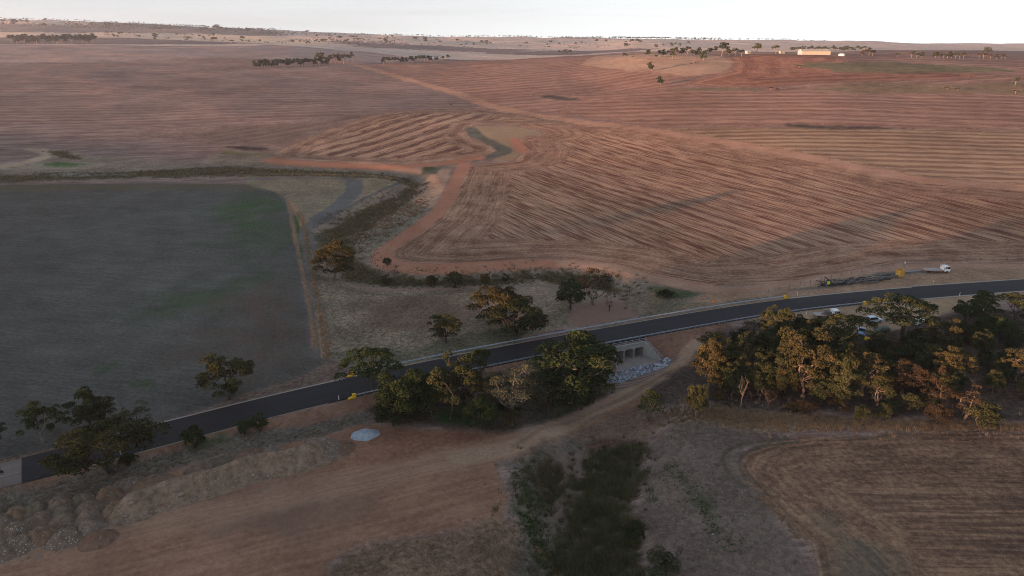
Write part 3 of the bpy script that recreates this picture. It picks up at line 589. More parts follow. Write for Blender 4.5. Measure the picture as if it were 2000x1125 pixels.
def build_ground():
    a1 = np.linspace(-0.95, 0.95, 860)
    # row spacing grows with distance: fine near, coarser far away
    ys = [52.0]
    while ys[-1] < 4980:
        d = ys[-1]
        ys.append(d + min(0.32 + 0.28 * (d / 125.0) ** 2, 9.0 if d < 2100 else 9.0 + (d - 2100) * 0.03))
    ys = np.array(ys)
    nr, nc = len(ys), len(a1)
    X = (ys[:, None] * a1[None, :]).ravel(); Y = np.repeat(ys, nc)
    Z = ground_h(X, Y)
    nv = len(X)
    c1 = np.empty((nv, 3)); c2 = np.empty((nv, 3)); par = np.empty((nv, 4))   # amp, swath, tuft, spacing
    U = np.zeros(nv); Vv = np.zeros(nv)
    names = []; reg = np.zeros(nv, np.int16)
    def rid(n):
        if n not in names: names.append(n)
        return names.index(n)
    jag = {}
    def direction(rd):
        w = (_pw[rd[0]], _pw[rd[1]])
        d = w[1] - w[0]; return d / np.linalg.norm(d)
    c1[:] = BASE['c1']; c2[:] = BASE['c2']; par[:] = (BASE['amp'], BASE['sw'], BASE['tuft'], BASE['sp'])
    d = direction(BASE['rd'])
    warp = noise(X, Y, 260, 71, 2) * 26 + noise(X, Y, 70, 73, 2) * 4
    U[:] = X * -d[1] + Y * d[0] + warp; Vv[:] = X * d[0] + Y * d[1]
    reg[:] = rid(BASE['region'])
    n1 = noise(X, Y, 14, 41, 3); n2 = noise(X, Y, 4, 43, 2)
    for l in LAYERS:
        P = layer_world(l)
        mg = l['soft'] + l['rag'] * 1.5 + l['line'] + 2
        bb = (X > P[:, 0].min() - mg) & (X < P[:, 0].max() + mg) & (Y > P[:, 1].min() - mg) & (Y < P[:, 1].max() + mg)
        ix = np.nonzero(bb)[0]
        if len(ix) == 0: continue
        x, y = X[ix], Y[ix]
        if l['line']:
            dd, _, arc = line_dist(x, y, catmull(P, 4.0) if len(P) < 60 and np.linalg.norm(P[0] - P[-1]) < 900 else P, mg)
            sd = l['line'] - dd
        else:
            sd, arc = poly_sd(x, y, P, mg + l['head'] * 1.3 + 2)
        sdr = sd + l['rag'] * (n1[ix] + 0.5 * n2[ix])
        wgt = sstep(-l['soft'] / 2, l['soft'] / 2, sdr)
        k = wgt > 0.001
        ix = ix[k]; w = wgt[k][:, None]; sd = sd[k]; arc = arc[k]; x = x[k]; y = y[k]
        c1[ix] = c1[ix] * (1 - w) + np.array(l['c1']) * w
        c2[ix] = c2[ix] * (1 - w) + np.array(l['c2']) * w
        par[ix] = par[ix] * (1 - w) + np.array((l['amp'], l['sw'], l['tuft'], l['sp'])) * w
        hit = w[:, 0] > 0.5
        h = ix[hit]
        reg[h] = rid(l['region'])
        if l['rd']:
            d = direction(l['rd'])
            wv = warp[h] * (0.22 if l['head'] else 0.25) * (3.2 if l['sp'] == 15 else 1.0)
            uu = X[h] * -d[1] + Y[h] * d[0] + wv
            vv = X[h] * d[0] + Y[h] * d[1]
            if l['head']:
                hd = sd[hit] < l['head'] + 5 * n1[h]
                uu = np.where(hd, sd[hit] + 0.6 * n1[h], uu); vv = np.where(hd, arc[hit], vv)
                par[h, 0] *= np.where(hd, 0.45 + 0.5 * sstep(l['head'] * 0.35, 0, sd[hit]), 1.0)
            U[h] = uu; Vv[h] = vv
    GRID.update(ys=ys, a1=a1, Z=Z.reshape(nr, nc))
    # ------- mesh per region, sharing their edges
    idx = np.arange(nv).reshape(nr, nc)
    F = np.stack([idx[:-1, :-1], idx[:-1, 1:], idx[1:, 1:], idx[1:, :-1]], -1).reshape(-1, 4)
    Zg = Z.reshape(nr, nc); Xg = X.reshape(nr, nc); Yg = Y.reshape(nr, nc)
    Pg = np.stack([Xg, Yg, Zg], -1)
    dU = np.gradient(Pg, axis=1); dV = np.gradient(Pg, axis=0)
    Nn = np.cross(dU, dV); Nn /= np.linalg.norm(Nn, axis=-1, keepdims=True); Nn = Nn.reshape(-1, 3)
    fr = reg[F[:, 0]]
    co = np.stack([X, Y, Z], 1)
    for r, nm in enumerate(names):
        f = F[fr == r]
        if len(f) == 0: continue
        used, inv = np.unique(f, return_inverse=True)
        inv = inv.reshape(-1)
        me = bpy.data.meshes.new(nm)
        me.vertices.add(len(used)); me.vertices.foreach_set('co', co[used].astype(np.float32).ravel())
        me.loops.add(len(inv)); me.loops.foreach_set('vertex_index', inv.astype(np.int32))
        me.polygons.add(len(f)); me.polygons.foreach_set('loop_start', np.arange(0, len(inv), 4, dtype=np.int32))
        me.polygons.foreach_set('use_smooth', np.ones(len(f), bool))
        me.update(calc_edges=True)
        for an, arr in (('c1', c1), ('c2', c2)):
            at = me.attributes.new(an, 'FLOAT_COLOR', 'POINT')
            at.data.foreach_set('color', np.concatenate([arr[used], np.ones((len(used), 1))], 1).astype(np.float32).ravel())
        at = me.attributes.new('rows', 'FLOAT_VECTOR', 'POINT')
        at.data.foreach_set('vector', np.stack([U[used], Vv[used], par[used, 0]], 1).astype(np.float32).ravel())
        at = me.attributes.new('grain', 'FLOAT_VECTOR', 'POINT')
        at.data.foreach_set('vector', np.stack([par[used, 1], par[used, 2], par[used, 3]], 1).astype(np.float32).ravel())
        me.normals_split_custom_set_from_vertices(Nn[used].astype(np.float32))
        me.materials.append(M_GROUND)
        o = bpy.data.objects.new(nm, me); o['kind'] = 'structure'
        COL.objects.link(o)
    # ------- the country beside and behind the camera, outside the frame
    xs = np.arange(-7000, 7001, 70.0); yb = np.arange(-3400, 4961, 70.0)
    Xb, Yb = np.meshgrid(xs, yb)
    Zb = ground_h(Xb.ravel(), Yb.ravel()) - 0.4
    idx = np.arange(Xb.size).reshape(Xb.shape)
    F = np.stack([idx[:-1, :-1], idx[:-1, 1:], idx[1:, 1:], idx[1:, :-1]], -1).reshape(-1, 4)
    xc, yc = Xb.ravel()[F].mean(1), Yb.ravel()[F].mean(1)
    inside = (np.abs(xc) < 0.95 * yc - 70) & (yc > 52 + 75)
    F = F[~inside]
    # keep only what the fan does not cover, pushed just below its rim
    Zb = np.where((np.abs(Xb.ravel()) < 0.95 * Yb.ravel() + 10) & (Yb.ravel() > 45), Zb - 9.0, Zb)
    me = bpy.data.meshes.new('surrounding_land')
    me.from_pydata(np.stack([Xb.ravel(), Yb.ravel(), Zb], 1).tolist(), [], F.tolist())
    n = len(me.vertices)
    for an, c in (('c1', (0.2, 0.14, 0.1, 1)), ('c2', (0.3, 0.21, 0.15, 1))):
        at = me.attributes.new(an, 'FLOAT_COLOR', 'POINT'); at.data.foreach_set('color', np.tile(c, n).astype(np.float32))
    at = me.attributes.new('rows', 'FLOAT_VECTOR', 'POINT')
    at.data.foreach_set('vector', np.stack([Yb.ravel(), Xb.ravel(), np.full(n, 0.4)], 1).astype(np.float32).ravel())
    at = me.attributes.new('grain', 'FLOAT_VECTOR', 'POINT')
    at.data.foreach_set('vector', np.tile((0.2, 0.4, 14), n).astype(np.float32))
    me.materials.append(M_GROUND)
    o = bpy.data.objects.new('surrounding_land', me); o['kind'] = 'structure'; COL.objects.link(o)
GRID = {}
build_ground()

_slow_h = ground_h
def ground_h(x, y, detail=True):
    """height read back from the finished ground mesh where it exists"""
    x = np.asarray(x, float); y = np.asarray(y, float)
    ys, a1, Z = GRID['ys'], GRID['a1'], GRID['Z']
    a = x / np.maximum(y, 1.0)
    ok = (y > ys[0]) & (y < ys[-1]) & (np.abs(a) < a1[-1])
    j = np.clip(np.searchsorted(ys, y) - 1, 0, len(ys) - 2); tj = np.clip((y - ys[j]) / (ys[j + 1] - ys[j]), 0, 1)
    f = np.clip((a - a1[0]) / (a1[1] - a1[0]), 0, len(a1) - 1.001); i = f.astype(int); ti = f - i
    z = (Z[j, i] * (1 - ti) + Z[j, i + 1] * ti) * (1 - tj) + (Z[j + 1, i] * (1 - ti) + Z[j + 1, i + 1] * ti) * tj
    if not ok.all(): z = np.where(ok, z, _slow_h(x, y))
    return z

def cast(px, py, detail=False):
    px = np.atleast_1d(np.asarray(px, float)); py = np.atleast_1d(np.asarray(py, float))
    a, s = ray(px, py); ys = GRID['ys']; out = np.empty((len(px), 3))
    for n in range(len(px)):
        hit = ground_h(a[n] * ys, ys) >= CAM_H - s[n] * ys
        k = int(np.argmax(hit)) if hit.any() else len(ys) - 1
        y0, y1 = ys[max(k - 1, 0)], ys[k]
        h0 = CAM_H - s[n] * y0 - float(ground_h(a[n] * y0, y0)); h1 = CAM_H - s[n] * y1 - float(ground_h(a[n] * y1, y1))
        y = y0 + (y1 - y0) * np.clip(h0 / max(h0 - h1, 1e-6), 0, 1)
        out[n] = (a[n] * y, y, float(ground_h(a[n] * y, y)))
    return out

# ------------------------------------------------------------------ object helpers
RNG = random.Random(7)

class MB:
    """collects simple solids and links them as one mesh object"""
    def __init__(s): s.v = []; s.f = []; s.mi = []
    def add(s, vs, fs, mi=0):
        o = len(s.v); s.v += [tuple(map(float, p)) for p in vs]; s.f += [tuple(i + o for i in q) for q in fs]; s.mi += [mi] * len(fs)
    def box(s, c, size, rz=0.0, mi=0, M=None, taper=(1, 1)):
        cx, cy, cz = c; sx, sy, sz = size[0] / 2, size[1] / 2, size[2] / 2
        ca, sa = math.cos(rz), math.sin(rz)
        vs = []
        for z in (-1, 1):
            tx, ty = taper if z > 0 else (1, 1)
            for x, y in ((-1, -1), (1, -1), (1, 1), (-1, 1)):
                px, py = x * sx * tx, y * sy * ty
                vs.append((cx + px * ca - py * sa, cy + px * sa + py * ca, cz + z * sz))
        if M is not None: vs = [tuple(M @ Vector(p)) for p in vs]
        s.add(vs, [(3, 2, 1, 0), (4, 5, 6, 7), (0, 1, 5, 4), (1, 2, 6, 5), (2, 3, 7, 6), (3, 0, 4, 7)], mi)
    def tube(s, pts, rad, n=6, mi=0, cap=True):
        pts = [Vector(p) for p in pts]
        if isinstance(rad, (int, float)): rad = [rad] * len(pts)
        rings = []
        for i, p in enumerate(pts):
            d = (pts[min(i + 1, len(pts) - 1)] - pts[max(i - 1, 0)])
            d = d.normalized() if d.length > 1e-9 else Vector((0, 0, 1))
            up = Vector((0, 0, 1)) if abs(d.z) < 0.95 else Vector((1, 0, 0))
            a = d.cross(up).normalized(); b = d.cross(a)
            rings.append([p + (a * math.cos(2 * math.pi * k / n) + b * math.sin(2 * math.pi * k / n)) * rad[i] for k in range(n)])
        vs = [q for r in rings for q in r]; fs = []
        for i in range(len(pts) - 1):
            for k in range(n):
                k2 = (k + 1) % n
                fs.append((i * n + k, i * n + k2, (i + 1) * n + k2, (i + 1) * n + k))
        if cap:
            fs.append(tuple(range(n))); fs.append(tuple((len(pts) - 1) * n + k for k in reversed(range(n))))
        s.add(vs, fs, mi)
    def prism(s, prof, y0, y1, mi=0):
        """closed x-z outline extruded along y"""
        n = len(prof)
        vs = [(x, y0, z) for x, z in prof] + [(x, y1, z) for x, z in prof]
        fs = [tuple(range(n)), tuple(reversed(range(n, 2 * n)))] + [((k + 1) % n, k, n + k, n + (k + 1) % n) for k in range(n)]
        s.add(vs, fs, mi)
    def mesh(s, name, mats, smooth=False):
        me = bpy.data.meshes.new(name)
        me.from_pydata(s.v, [], s.f)
        for m in (mats if isinstance(mats, (list, tuple)) else [mats]): me.materials.append(m)
        if any(s.mi): me.polygons.foreach_set('material_index', s.mi)
        if smooth: me.polygons.foreach_set('use_smooth', [True] * len(s.f))
        bm = bmesh.new(); bm.from_mesh(me); bmesh.ops.recalc_face_normals(bm, faces=bm.faces); bm.to_mesh(me); bm.free()
        me.update()
        return me
    def build(s, name, mats, parent=None, smooth=False):
        o = bpy.data.objects.new(name, s.mesh(name, mats, smooth)); COL.objects.link(o)
        if parent: o.parent = parent
        return o

def tag(o, label=None, cat=None, group=None, kind=None):
    if label: o['label'] = label
    if cat: o['category'] = cat
    if group: o['group'] = group
    if kind: o['kind'] = kind
    return o

def thing(name, loc, label, cat, rz=0.0, group=None):
    o = bpy.data.objects.new(name, None); o.empty_display_size = 0.3; COL.objects.link(o)
    o.location = loc; o.rotation_euler = (0, 0, rz)
    return tag(o, label, cat, group)

def child(name, me, parent):
    o = bpy.data.objects.new(name, me); COL.objects.link(o); o.parent = parent
    return o

def at(px, py, dz=0.0):
    p = cast(px, py)[0]
    return Vector((p[0], p[1], p[2] + dz))

def mpp(y, z=0.0):
    """metres per photograph pixel at forward distance y"""
    return (y * CP + (CAM_H - z) * SP) / FPX

def zat(x, y): return float(ground_h(np.array([x]), np.array([y]))[0])

# plain materials
M_STEEL = rough_mat('galvanised_steel', (0.33, 0.36, 0.41), (0.43, 0.46, 0.51), 3, rough=0.5, bump=0.05, spec=0.4, metal=0.1)
M_POST = rough_mat('post_steel', (0.16, 0.175, 0.2), (0.24, 0.255, 0.28), 3, rough=0.55, bump=0.05, spec=0.4, metal=0.2)
M_YELLOW = rough_mat('yellow_plastic', (0.72, 0.42, 0.01), (0.8, 0.48, 0.02), 2, rough=0.5, bump=0.03, spec=0.4)
M_WHITE = rough_mat('white_paint', (0.72, 0.72, 0.7), (0.82, 0.82, 0.8), 2, rough=0.4, bump=0.02, spec=0.4)
M_CONC = rough_mat('concrete', (0.27, 0.26, 0.235), (0.4, 0.38, 0.34), 0.9, rough=0.9, bump=0.25)
M_CONC_FLOOR = rough_mat('concrete_apron', (0.25, 0.2, 0.17), (0.36, 0.31, 0.26), 0.5, rough=0.95, bump=0.3)
M_RUBBER = rough_mat('rubber', (0.012, 0.012, 0.013), (0.02, 0.02, 0.02), 3, rough=0.8)
M_GLASS = rough_mat('dark_glass', (0.012, 0.014, 0.017), (0.02, 0.022, 0.026), 1, rough=0.08, bump=0, spec=0.6)
M_CHASSIS = rough_mat('chassis', (0.03, 0.028, 0.026), (0.07, 0.05, 0.04), 3, rough=0.7)
M_TRAY = rough_mat('steel_tray', (0.28, 0.24, 0.22), (0.4, 0.35, 0.32), 1.2, rough=0.6, spec=0.3)
M_TIMBER = rough_mat('weathered_timber', (0.075, 0.07, 0.068), (0.2, 0.175, 0.155), 1.5, rough=0.95, bump=0.4)
M_TIMBER_D = rough_mat('charred_timber', (0.02, 0.02, 0.022), (0.075, 0.065, 0.06), 1.5, rough=0.95, bump=0.4)
M_ORANGE = rough_mat('orange_plastic', (0.65, 0.17, 0.03), (0.75, 0.22, 0.04), 2, rough=0.5)
M_OCHRE = rough_mat('ochre_paint', (0.5, 0.27, 0.05), (0.62, 0.34, 0.07), 1.5, rough=0.6, spec=0.3)
M_LIME = rough_mat('lime_sign_sheet', (0.68, 0.75, 0.01), (0.74, 0.8, 0.02), 1, rough=0.4, bump=0, spec=0.4)
M_CREAM = rough_mat('cream_sheeting', (0.29, 0.275, 0.215), (0.34, 0.32, 0.25), 0.3, rough=0.5, bump=0.05, spec=0.3)
M_GREY_SHEET = rough_mat('grey_sheeting', (0.3, 0.3, 0.32), (0.38, 0.38, 0.4), 0.3, rough=0.5, bump=0.05, spec=0.3)
def island_mat(name, c1, c2):
    m, nt, b = new_mat(name)
    r = N(nt, 'ShaderNodeNewGeometry')
    f = noise_n(nt, r.outputs['Position'], 2.2, 4, 0.6)
    f = mth(nt, 'ADD', mth(nt, 'MULTIPLY', r.outputs['Random Per Island'], 0.8), mth(nt, 'MULTIPLY_ADD', f, 0.8, -0.3), clamp=True)
    nt.links.new(mixc(nt, f, c1, c2), b.inputs['Base Color'])
    b.inputs['Roughness'].default_value = 1.0; b.inputs['Specular IOR Level'].default_value = 0.05
    return m
M_ROCK = island_mat('pale_rock', (0.1, 0.11, 0.13), (0.46, 0.48, 0.52))
M_STONE = island_mat('tan_stone', (0.12, 0.088, 0.066), (0.36, 0.29, 0.23))

# ------------------------------------------------------------------ road
def strip(name, C, offs, zs, mats_col, kind='structure'):
    T = np.gradient(C, axis=0); T /= np.linalg.norm(T, axis=1, keepdims=True)
    Nn = np.stack([-T[:, 1], T[:, 0]], 1)
    V = []; across = []; along = []; s = 0
    for i in range(len(C)):
        if i: s += np.linalg.norm(C[i] - C[i - 1])
        for o, z in zip(offs, zs):
            V.append((*(C[i] + Nn[i] * o), z)); across.append(o); along.append(s)
    k = len(offs); F = []
    for i in range(len(C) - 1):
        for j in range(k - 1):
            F.append((i * k + j, (i + 1) * k + j, (i + 1) * k + j + 1, i * k + j + 1))
    me = bpy.data.meshes.new(name); me.from_pydata(V, [], F)
    a = me.attributes.new('lane', 'FLOAT_VECTOR', 'POINT')
    a.data.foreach_set('vector', np.stack([across, along, np.zeros(len(V))], 1).astype(np.float32).ravel())
    me.materials.append(mats_col)
    bm = bmesh.new(); bm.from_mesh(me); bmesh.ops.recalc_face_normals(bm, faces=bm.faces); bm.to_mesh(me); bm.free()
    o = bpy.data.objects.new(name, me); o['kind'] = kind; COL.objects.link(o)
    return o

def lane_mat(name, c1, c2, ku, contrast, rough=0.85, grain=1.0):
    m, nt, b = new_mat(name)
    at_ = N(nt, 'ShaderNodeAttribute', attribute_name='lane')
    sp = N(nt, 'ShaderNodeSeparateXYZ'); nt.links.new(at_.outputs['Vector'], sp.inputs[0])
    cx = N(nt, 'ShaderNodeCombineXYZ')
    nt.links.new(mth(nt, 'MULTIPLY', sp.outputs[0], ku), cx.inputs[0]); nt.links.new(mth(nt, 'MULTIPLY', sp.outputs[1], 0.02), cx.inputs[1])
    f = noise_n(nt, cx.outputs[0], 1.0, 4, 0.6)
    g = noise_n(nt, at_.outputs['Vector'], 1.6 * grain, 5, 0.7)
    f = mth(nt, 'ADD', mth(nt, 'MULTIPLY', mth(nt, 'SUBTRACT', f, 0.5), contrast), mth(nt, 'MULTIPLY_ADD', mth(nt, 'SUBTRACT', g, 0.5), 0.8, 0.5), clamp=True)
    nt.links.new(mixc(nt, f, c1, c2), b.inputs['Base Color'])
    b.inputs['Roughness'].default_value = rough
    bp = N(nt, 'ShaderNodeBump', Strength=0.2, Distance=0.03)
    nt.links.new(g, bp.inputs['Height']); nt.links.new(bp.outputs[0], b.inputs['Normal'])
    return m
M_ASPHALT = lane_mat('asphalt', (0.014, 0.0135, 0.0145), (0.029, 0.0275, 0.028), 0.9, 1.6, 0.75)
M_OLD_ROAD = lane_mat('worn_seal', (0.13, 0.105, 0.09), (0.24, 0.19, 0.16), 1.1, 2.4, 0.95)
M_SHOULDER = lane_mat('gravel_shoulder', (0.25, 0.2, 0.16), (0.44, 0.37, 0.3), 0.5, 0.8, 0.95)

RC = catmull(ROAD_C[::2], 3.0)
def near_idx(px, py, z=0.0):
    p = on_plane(px, py, z); return int(np.argmin(np.linalg.norm(RC - p, axis=1)))
if RC[0][0] > RC[-1][0]: RC = RC[::-1].copy()
# offsets: left of travel towards +x is the far side (+), near side (-)
I_OLD = near_idx(57, 914)
strip('asphalt_road', RC[I_OLD:], [-ROAD_W, -ROAD_W, -2.4, 0, 2.4, ROAD_W, ROAD_W], [-0.5, -0.06, -0.02, 0.03, -0.02, -0.06, -0.5], M_ASPHALT)
strip('old_road', RC[:I_OLD + 1], [-ROAD_W + 0.2, -ROAD_W + 0.2, 0, ROAD_W - 0.2, ROAD_W - 0.2], [-0.5, -0.10, -0.06, -0.10, -0.5], M_OLD_ROAD)
def shoulder(i0, i1, o0, o1, z=-0.07):
    strip('road_shoulder', RC[i0:i1], [o0, o0, o1, o1], [-0.6, z, z - 0.02, -0.6], M_SHOULDER)
shoulder(I_OLD + 8, near_idx(694, 736), ROAD_W + 0.003, ROAD_W + 0.5)
shoulder(near_idx(1545, 584), len(RC), ROAD_W + 0.003, ROAD_W + 0.85)
shoulder(near_idx(700, 734), near_idx(1545, 584), ROAD_W + 0.003, ROAD_W + 0.3)
shoulder(near_idx(1705, 590), len(RC), -ROAD_W - 0.85, -ROAD_W - 0.003)
shoulder(I_OLD + 3, near_idx(660, 782), -ROAD_W - 0.16, -ROAD_W - 0.003)

# ------------------------------------------------------------------ guardrails
def offset_line(C, o):
    T = np.gradient(C, axis=0); T /= np.linalg.norm(T, axis=1, keepdims=True)
    return C + np.stack([-T[:, 1], T[:, 0]], 1) * o

def guardrail(name, i0, i1, off, label):
    P = offset_line(RC, off)[i0:i1 + 1]
    s = np.r_[0, np.cumsum(np.linalg.norm(np.diff(P, axis=0), axis=1))]
    n = int(s[-1] / 2.0)
    Q = np.stack([np.interp(np.arange(n + 1) * 2.0, s, P[:, 0]), np.interp(np.arange(n + 1) * 2.0, s, P[:, 1])], 1)
    T = np.gradient(Q, axis=0); T /= np.linalg.norm(T, axis=1, keepdims=True)
    out = np.stack([-T[:, 1], T[:, 0]], 1) * (1 if off > 0 else -1)
    base = Vector((Q[0][0], Q[0][1], -0.2))
    g = thing(name, base, label, 'guardrail')
    # W-beam facing the traffic, 0.31 m deep, top at 0.78 m
    prof = [(-0.00, 0.47), (-0.085, 0.52), (-0.085, 0.57), (-0.01, 0.61), (-0.01, 0.64), (-0.085, 0.68), (-0.085, 0.73), (0.0, 0.785), (0.035, 0.785), (0.035, 0.47)]
    k = len(prof); V = []; F = []
    for i in range(len(Q)):
        for d, z in prof:
            V.append((Q[i][0] + out[i][0] * d - base.x, Q[i][1] + out[i][1] * d - base.y, z + 0.2))
    for i in range(len(Q) - 1):
        for j in range(k):
            F.append((i * k + j, i * k + (j + 1) % k, (i + 1) * k + (j + 1) % k, (i + 1) * k + j))
    b = MB(); b.add(V, F); b.build('rail', M_STEEL, g)
    pm = MB(); pm.box((0, 0, 0.40), (0.12, 0.15, 1.3)); pmesh = pm.mesh('post', M_POST)
    for i in range(len(Q)):
        o = child('post', pmesh, g)
        o.location = (Q[i][0] + out[i][0] * 0.13 - base.x, Q[i][1] + out[i][1] * 0.13 - base.y, 0.0)
        o.rotation_euler = (0, 0, math.atan2(T[i][1], T[i][0]))
    # yellow end terminals: upright head with a low sloping nose
    for e, sgn in ((0, -1), (len(Q) - 1, 1)):
        t = MB()
        ang = math.atan2(T[e][1], T[e][0]) + (math.pi if sgn < 0 else 0)
        t.prism([(0, 0.12), (0, 1.18), (0.78, 1.18), (0.80, 0.6), (1.75, 0.34), (1.75, 0.12)], -0.26, 0.26)
        o = t.build('end_terminal', M_YELLOW, g)
        o.location = (Q[e][0] - base.x, Q[e][1] - base.y, 0.0)
        o.rotation_euler = (0, 0, ang)
    return g
guardrail('guardrail', near_idx(688, 774), near_idx(1690, 591), -ROAD_W - 0.55, 'galvanised guardrail on the near side of the road above the culvert')
guardrail('guardrail', near_idx(697, 734), near_idx(1545, 583), ROAD_W + 0.75, 'galvanised guardrail on the far side of the road with its rail face showing')

# white guide posts
def guide_post(px, py, label, h=1.15):
    p = at(px, py)
    g = thing('guide_post', p, label, 'road post', rz=0.4, group='white guide posts along the road')
    b = MB(); b.box((0, 0, h / 2 - 0.1), (0.16, 0.10, h + 0.2), taper=(0.9, 0.8)); b.build('post', M_WHITE, g)
    r = MB(); r.box((0, -0.047, h - 0.22), (0.1, 0.02, 0.12)); r.build('reflector', M_ORANGE, g)
for px, py, lb in [
    (697, 735, 'white guide post beside the far yellow terminal west of the bridge rail'),
    (662, 782, 'white guide post just left of the near western yellow terminal'),
    (236, 889, 'white guide post at the road edge under the sprawling roadside tree'),
    (1557, 577, 'white guide post beside the far eastern yellow terminal'),
    (1712, 588, 'white guide post beside the near eastern yellow terminal'),
    (1823, 553, 'white guide post on the far road edge below the flatbed truck'),
    (1874, 578, 'white guide post on the near road edge beside the dense dark trees'),
    (1575, 614, 'white guide post standing in front of the rail behind the bush trees')]:
    guide_post(px, py, lb)

# ------------------------------------------------------------------ culvert
def build_culvert():
    ang = math.atan2(CUL_L[1], CUL_L[0])
    g = thing('box_culvert', (CUL[0], CUL[1], CUL_F), 'three cell concrete box culvert under the road with sloping wing walls', 'culvert', rz=ang)
    # local frame: x along the road, -y out of the embankment, z up from the floor
    H = CELL_H; T = CELL_T; half = CUL_HALF; top = 4.0
    cell_x = [-(CELL_W + T), 0.0, CELL_W + T]
    prof_o = lambda x: [(x - CELL_W / 2 - T / 2, 0), (x - CELL_W / 2 - T / 2, H + 0.3), (x + CELL_W / 2 + T / 2, H + 0.3), (x + CELL_W / 2 + T / 2, 0)]
    for x in cell_x:
        b = MB()
        w = CELL_W / 2; c = 0.35
        inner = [(x - w, 0.0), (x - w, H - c), (x - w + c, H), (x + w - c, H), (x + w, H - c), (x + w, 0.0)]
        o = w + T / 2 - 0.004
        outer = [(x - o, 0.0), (x - o, H - c), (x - o, H + 0.3), (x + o, H + 0.3), (x + o, H - c), (x + o, 0.0)]
        n = 6; y0, y1 = -0.16, 7.9
        vs = [(p[0], y, p[1]) for y in (y0, y1) for P in (inner, outer) for p in P]
        fs = []
        for k in range(n - 1):
            fs.append((k, k + 1, n + k + 1, n + k))                       # front rim
            fs.append((k, 2 * n + k, 2 * n + k + 1, k + 1))               # inside
            fs.append((n + k, n + k + 1, 3 * n + k + 1, 3 * n + k))       # outside
        b.add(vs, fs)
        b.build('cell', M_CONC, g)
    b = MB()
    b.box((0, 0.1, (H + 0.303 + top) / 2), (2 * half, 0.4, top - H - 0.303))
    b.box((0, 0.1, top + 0.06), (2 * half + 0.3, 0.6, 0.12))
    b.build('headwall', M_CONC, g)
    b = MB(); b.box((0, 3.9, -0.13), (2 * half, 7.8, 0.2)); b.build('cell_floor', M_CONC_FLOOR, g)
    for s in (-1, 1):
        b = MB()
        x0, x1, L1 = half - 0.10, half - 0.10 + 0.36 * 5.3, 5.3
        t = 0.8
        V = [(s * x0, -0.1, -0.3), (s * x0, -0.1, top + 0.1), (s * x1, -L1, 0.55), (s * x1, -L1, -0.3),
             (s * (x0 + t), 0.1, -0.3), (s * (x0 + t), 0.1, top + 0.1), (s * (x1 + t), -L1 + 0.15, 0.55), (s * (x1 + t), -L1 + 0.15, -0.3)]
        b.add(V, [(0, 1, 2, 3), (7, 6, 5, 4), (0, 4, 5, 1), (1, 5, 6, 2), (2, 6, 7, 3), (3, 7, 4, 0)])
        b.build('wing_wall', M_CONC, g)
        # hand rail that follows the wing wall
        r = MB()
        P = lambda f, dz: (s * (x0 + (x1 - x0) * f + 0.5), -L1 * f + 0.25, top + (0.55 - top) * f + dz)
        for dz in (0.55, 1.0): r.tube([P(0, dz), P(1, dz)], 0.045, 6)
        for k in range(5): r.tube([P(k / 4, -0.5), P(k / 4, 1.0)], 0.045, 6)
        r.build('hand_rail', M_STEEL, g)
    r = MB()
    for dz in (0.5, 0.95): r.tube([(-half - 0.4, 0.25, top + dz), (half + 0.4, 0.25, top + dz)], 0.045, 6)
    for k in range(6): r.tube([(-half - 0.4 + k * (2 * half + 0.8) / 5, 0.25, top), (-half - 0.4 + k * (2 * half + 0.8) / 5, 0.25, top + 0.95)], 0.045, 6)
    r.build('hand_rail', M_STEEL, g)
    # apron: flared slab in front of the cells
    b = MB()
    x0, x1, L1 = half - 0.12, half - 0.12 + 0.36 * 6.4, 6.4
    V = [(-x0, -0.02, 0.03), (x0, -0.02, 0.03), (x1, -L1, 0.12), (-x1, -L1, 0.12)]
    V += [(x, y, z - 0.35) for x, y, z in V]
    b.add(V, [(0, 3, 2, 1), (4, 5, 6, 7), (0, 1, 5, 4), (1, 2, 6, 5), (2, 3, 7, 6), (3, 0, 4, 7)])
    b.build('apron', M_CONC_FLOOR, g)
    # earth fill over the cells, between headwall and road shoulder
    R = Matrix.Translation((CUL[0], CUL[1], CUL_F)) @ Matrix.Rotation(ang, 4, 'Z')
    d0 = _d0 - ROAD_W - 0.9
    xs = np.linspace(-half - 1.6, half + 1.6, 26); ysn = np.linspace(0.3, max(d0, 4.6), 12)
    V = []; 
    for yy in ysn:
        for xx in xs:
            f = (yy - 0.3) / (ysn[-1] - 0.3)
            z = (top - 0.12) + (4.80 - top + 0.12) * f ** 0.9 + 0.05 * math.sin(xx * 3.1 + yy * 2) 
            e = max(abs(xx) - half - 0.2, 0)
            V.append(tuple(R @ Vector((xx, yy, z - e * 0.75))))
    nx = len(xs); F = [(j * nx + i, j * nx + i + 1, (j + 1) * nx + i + 1, (j + 1) * nx + i) for j in range(len(ysn) - 1) for i in range(nx - 1)]
    me = bpy.data.meshes.new('embankment_fill'); me.from_pydata(V, [], F); me.materials.append(M_FILL)
    for p in me.polygons: p.use_smooth = True
    o = bpy.data.objects.new('embankment_fill', me); o['kind'] = 'structure'; COL.objects.link(o)
M_FILL = rough_mat('earth_fill', (0.17, 0.095, 0.062), (0.25, 0.145, 0.095), 0.35, rough=1.0, bump=0.5, spec=0.0)
build_culvert()

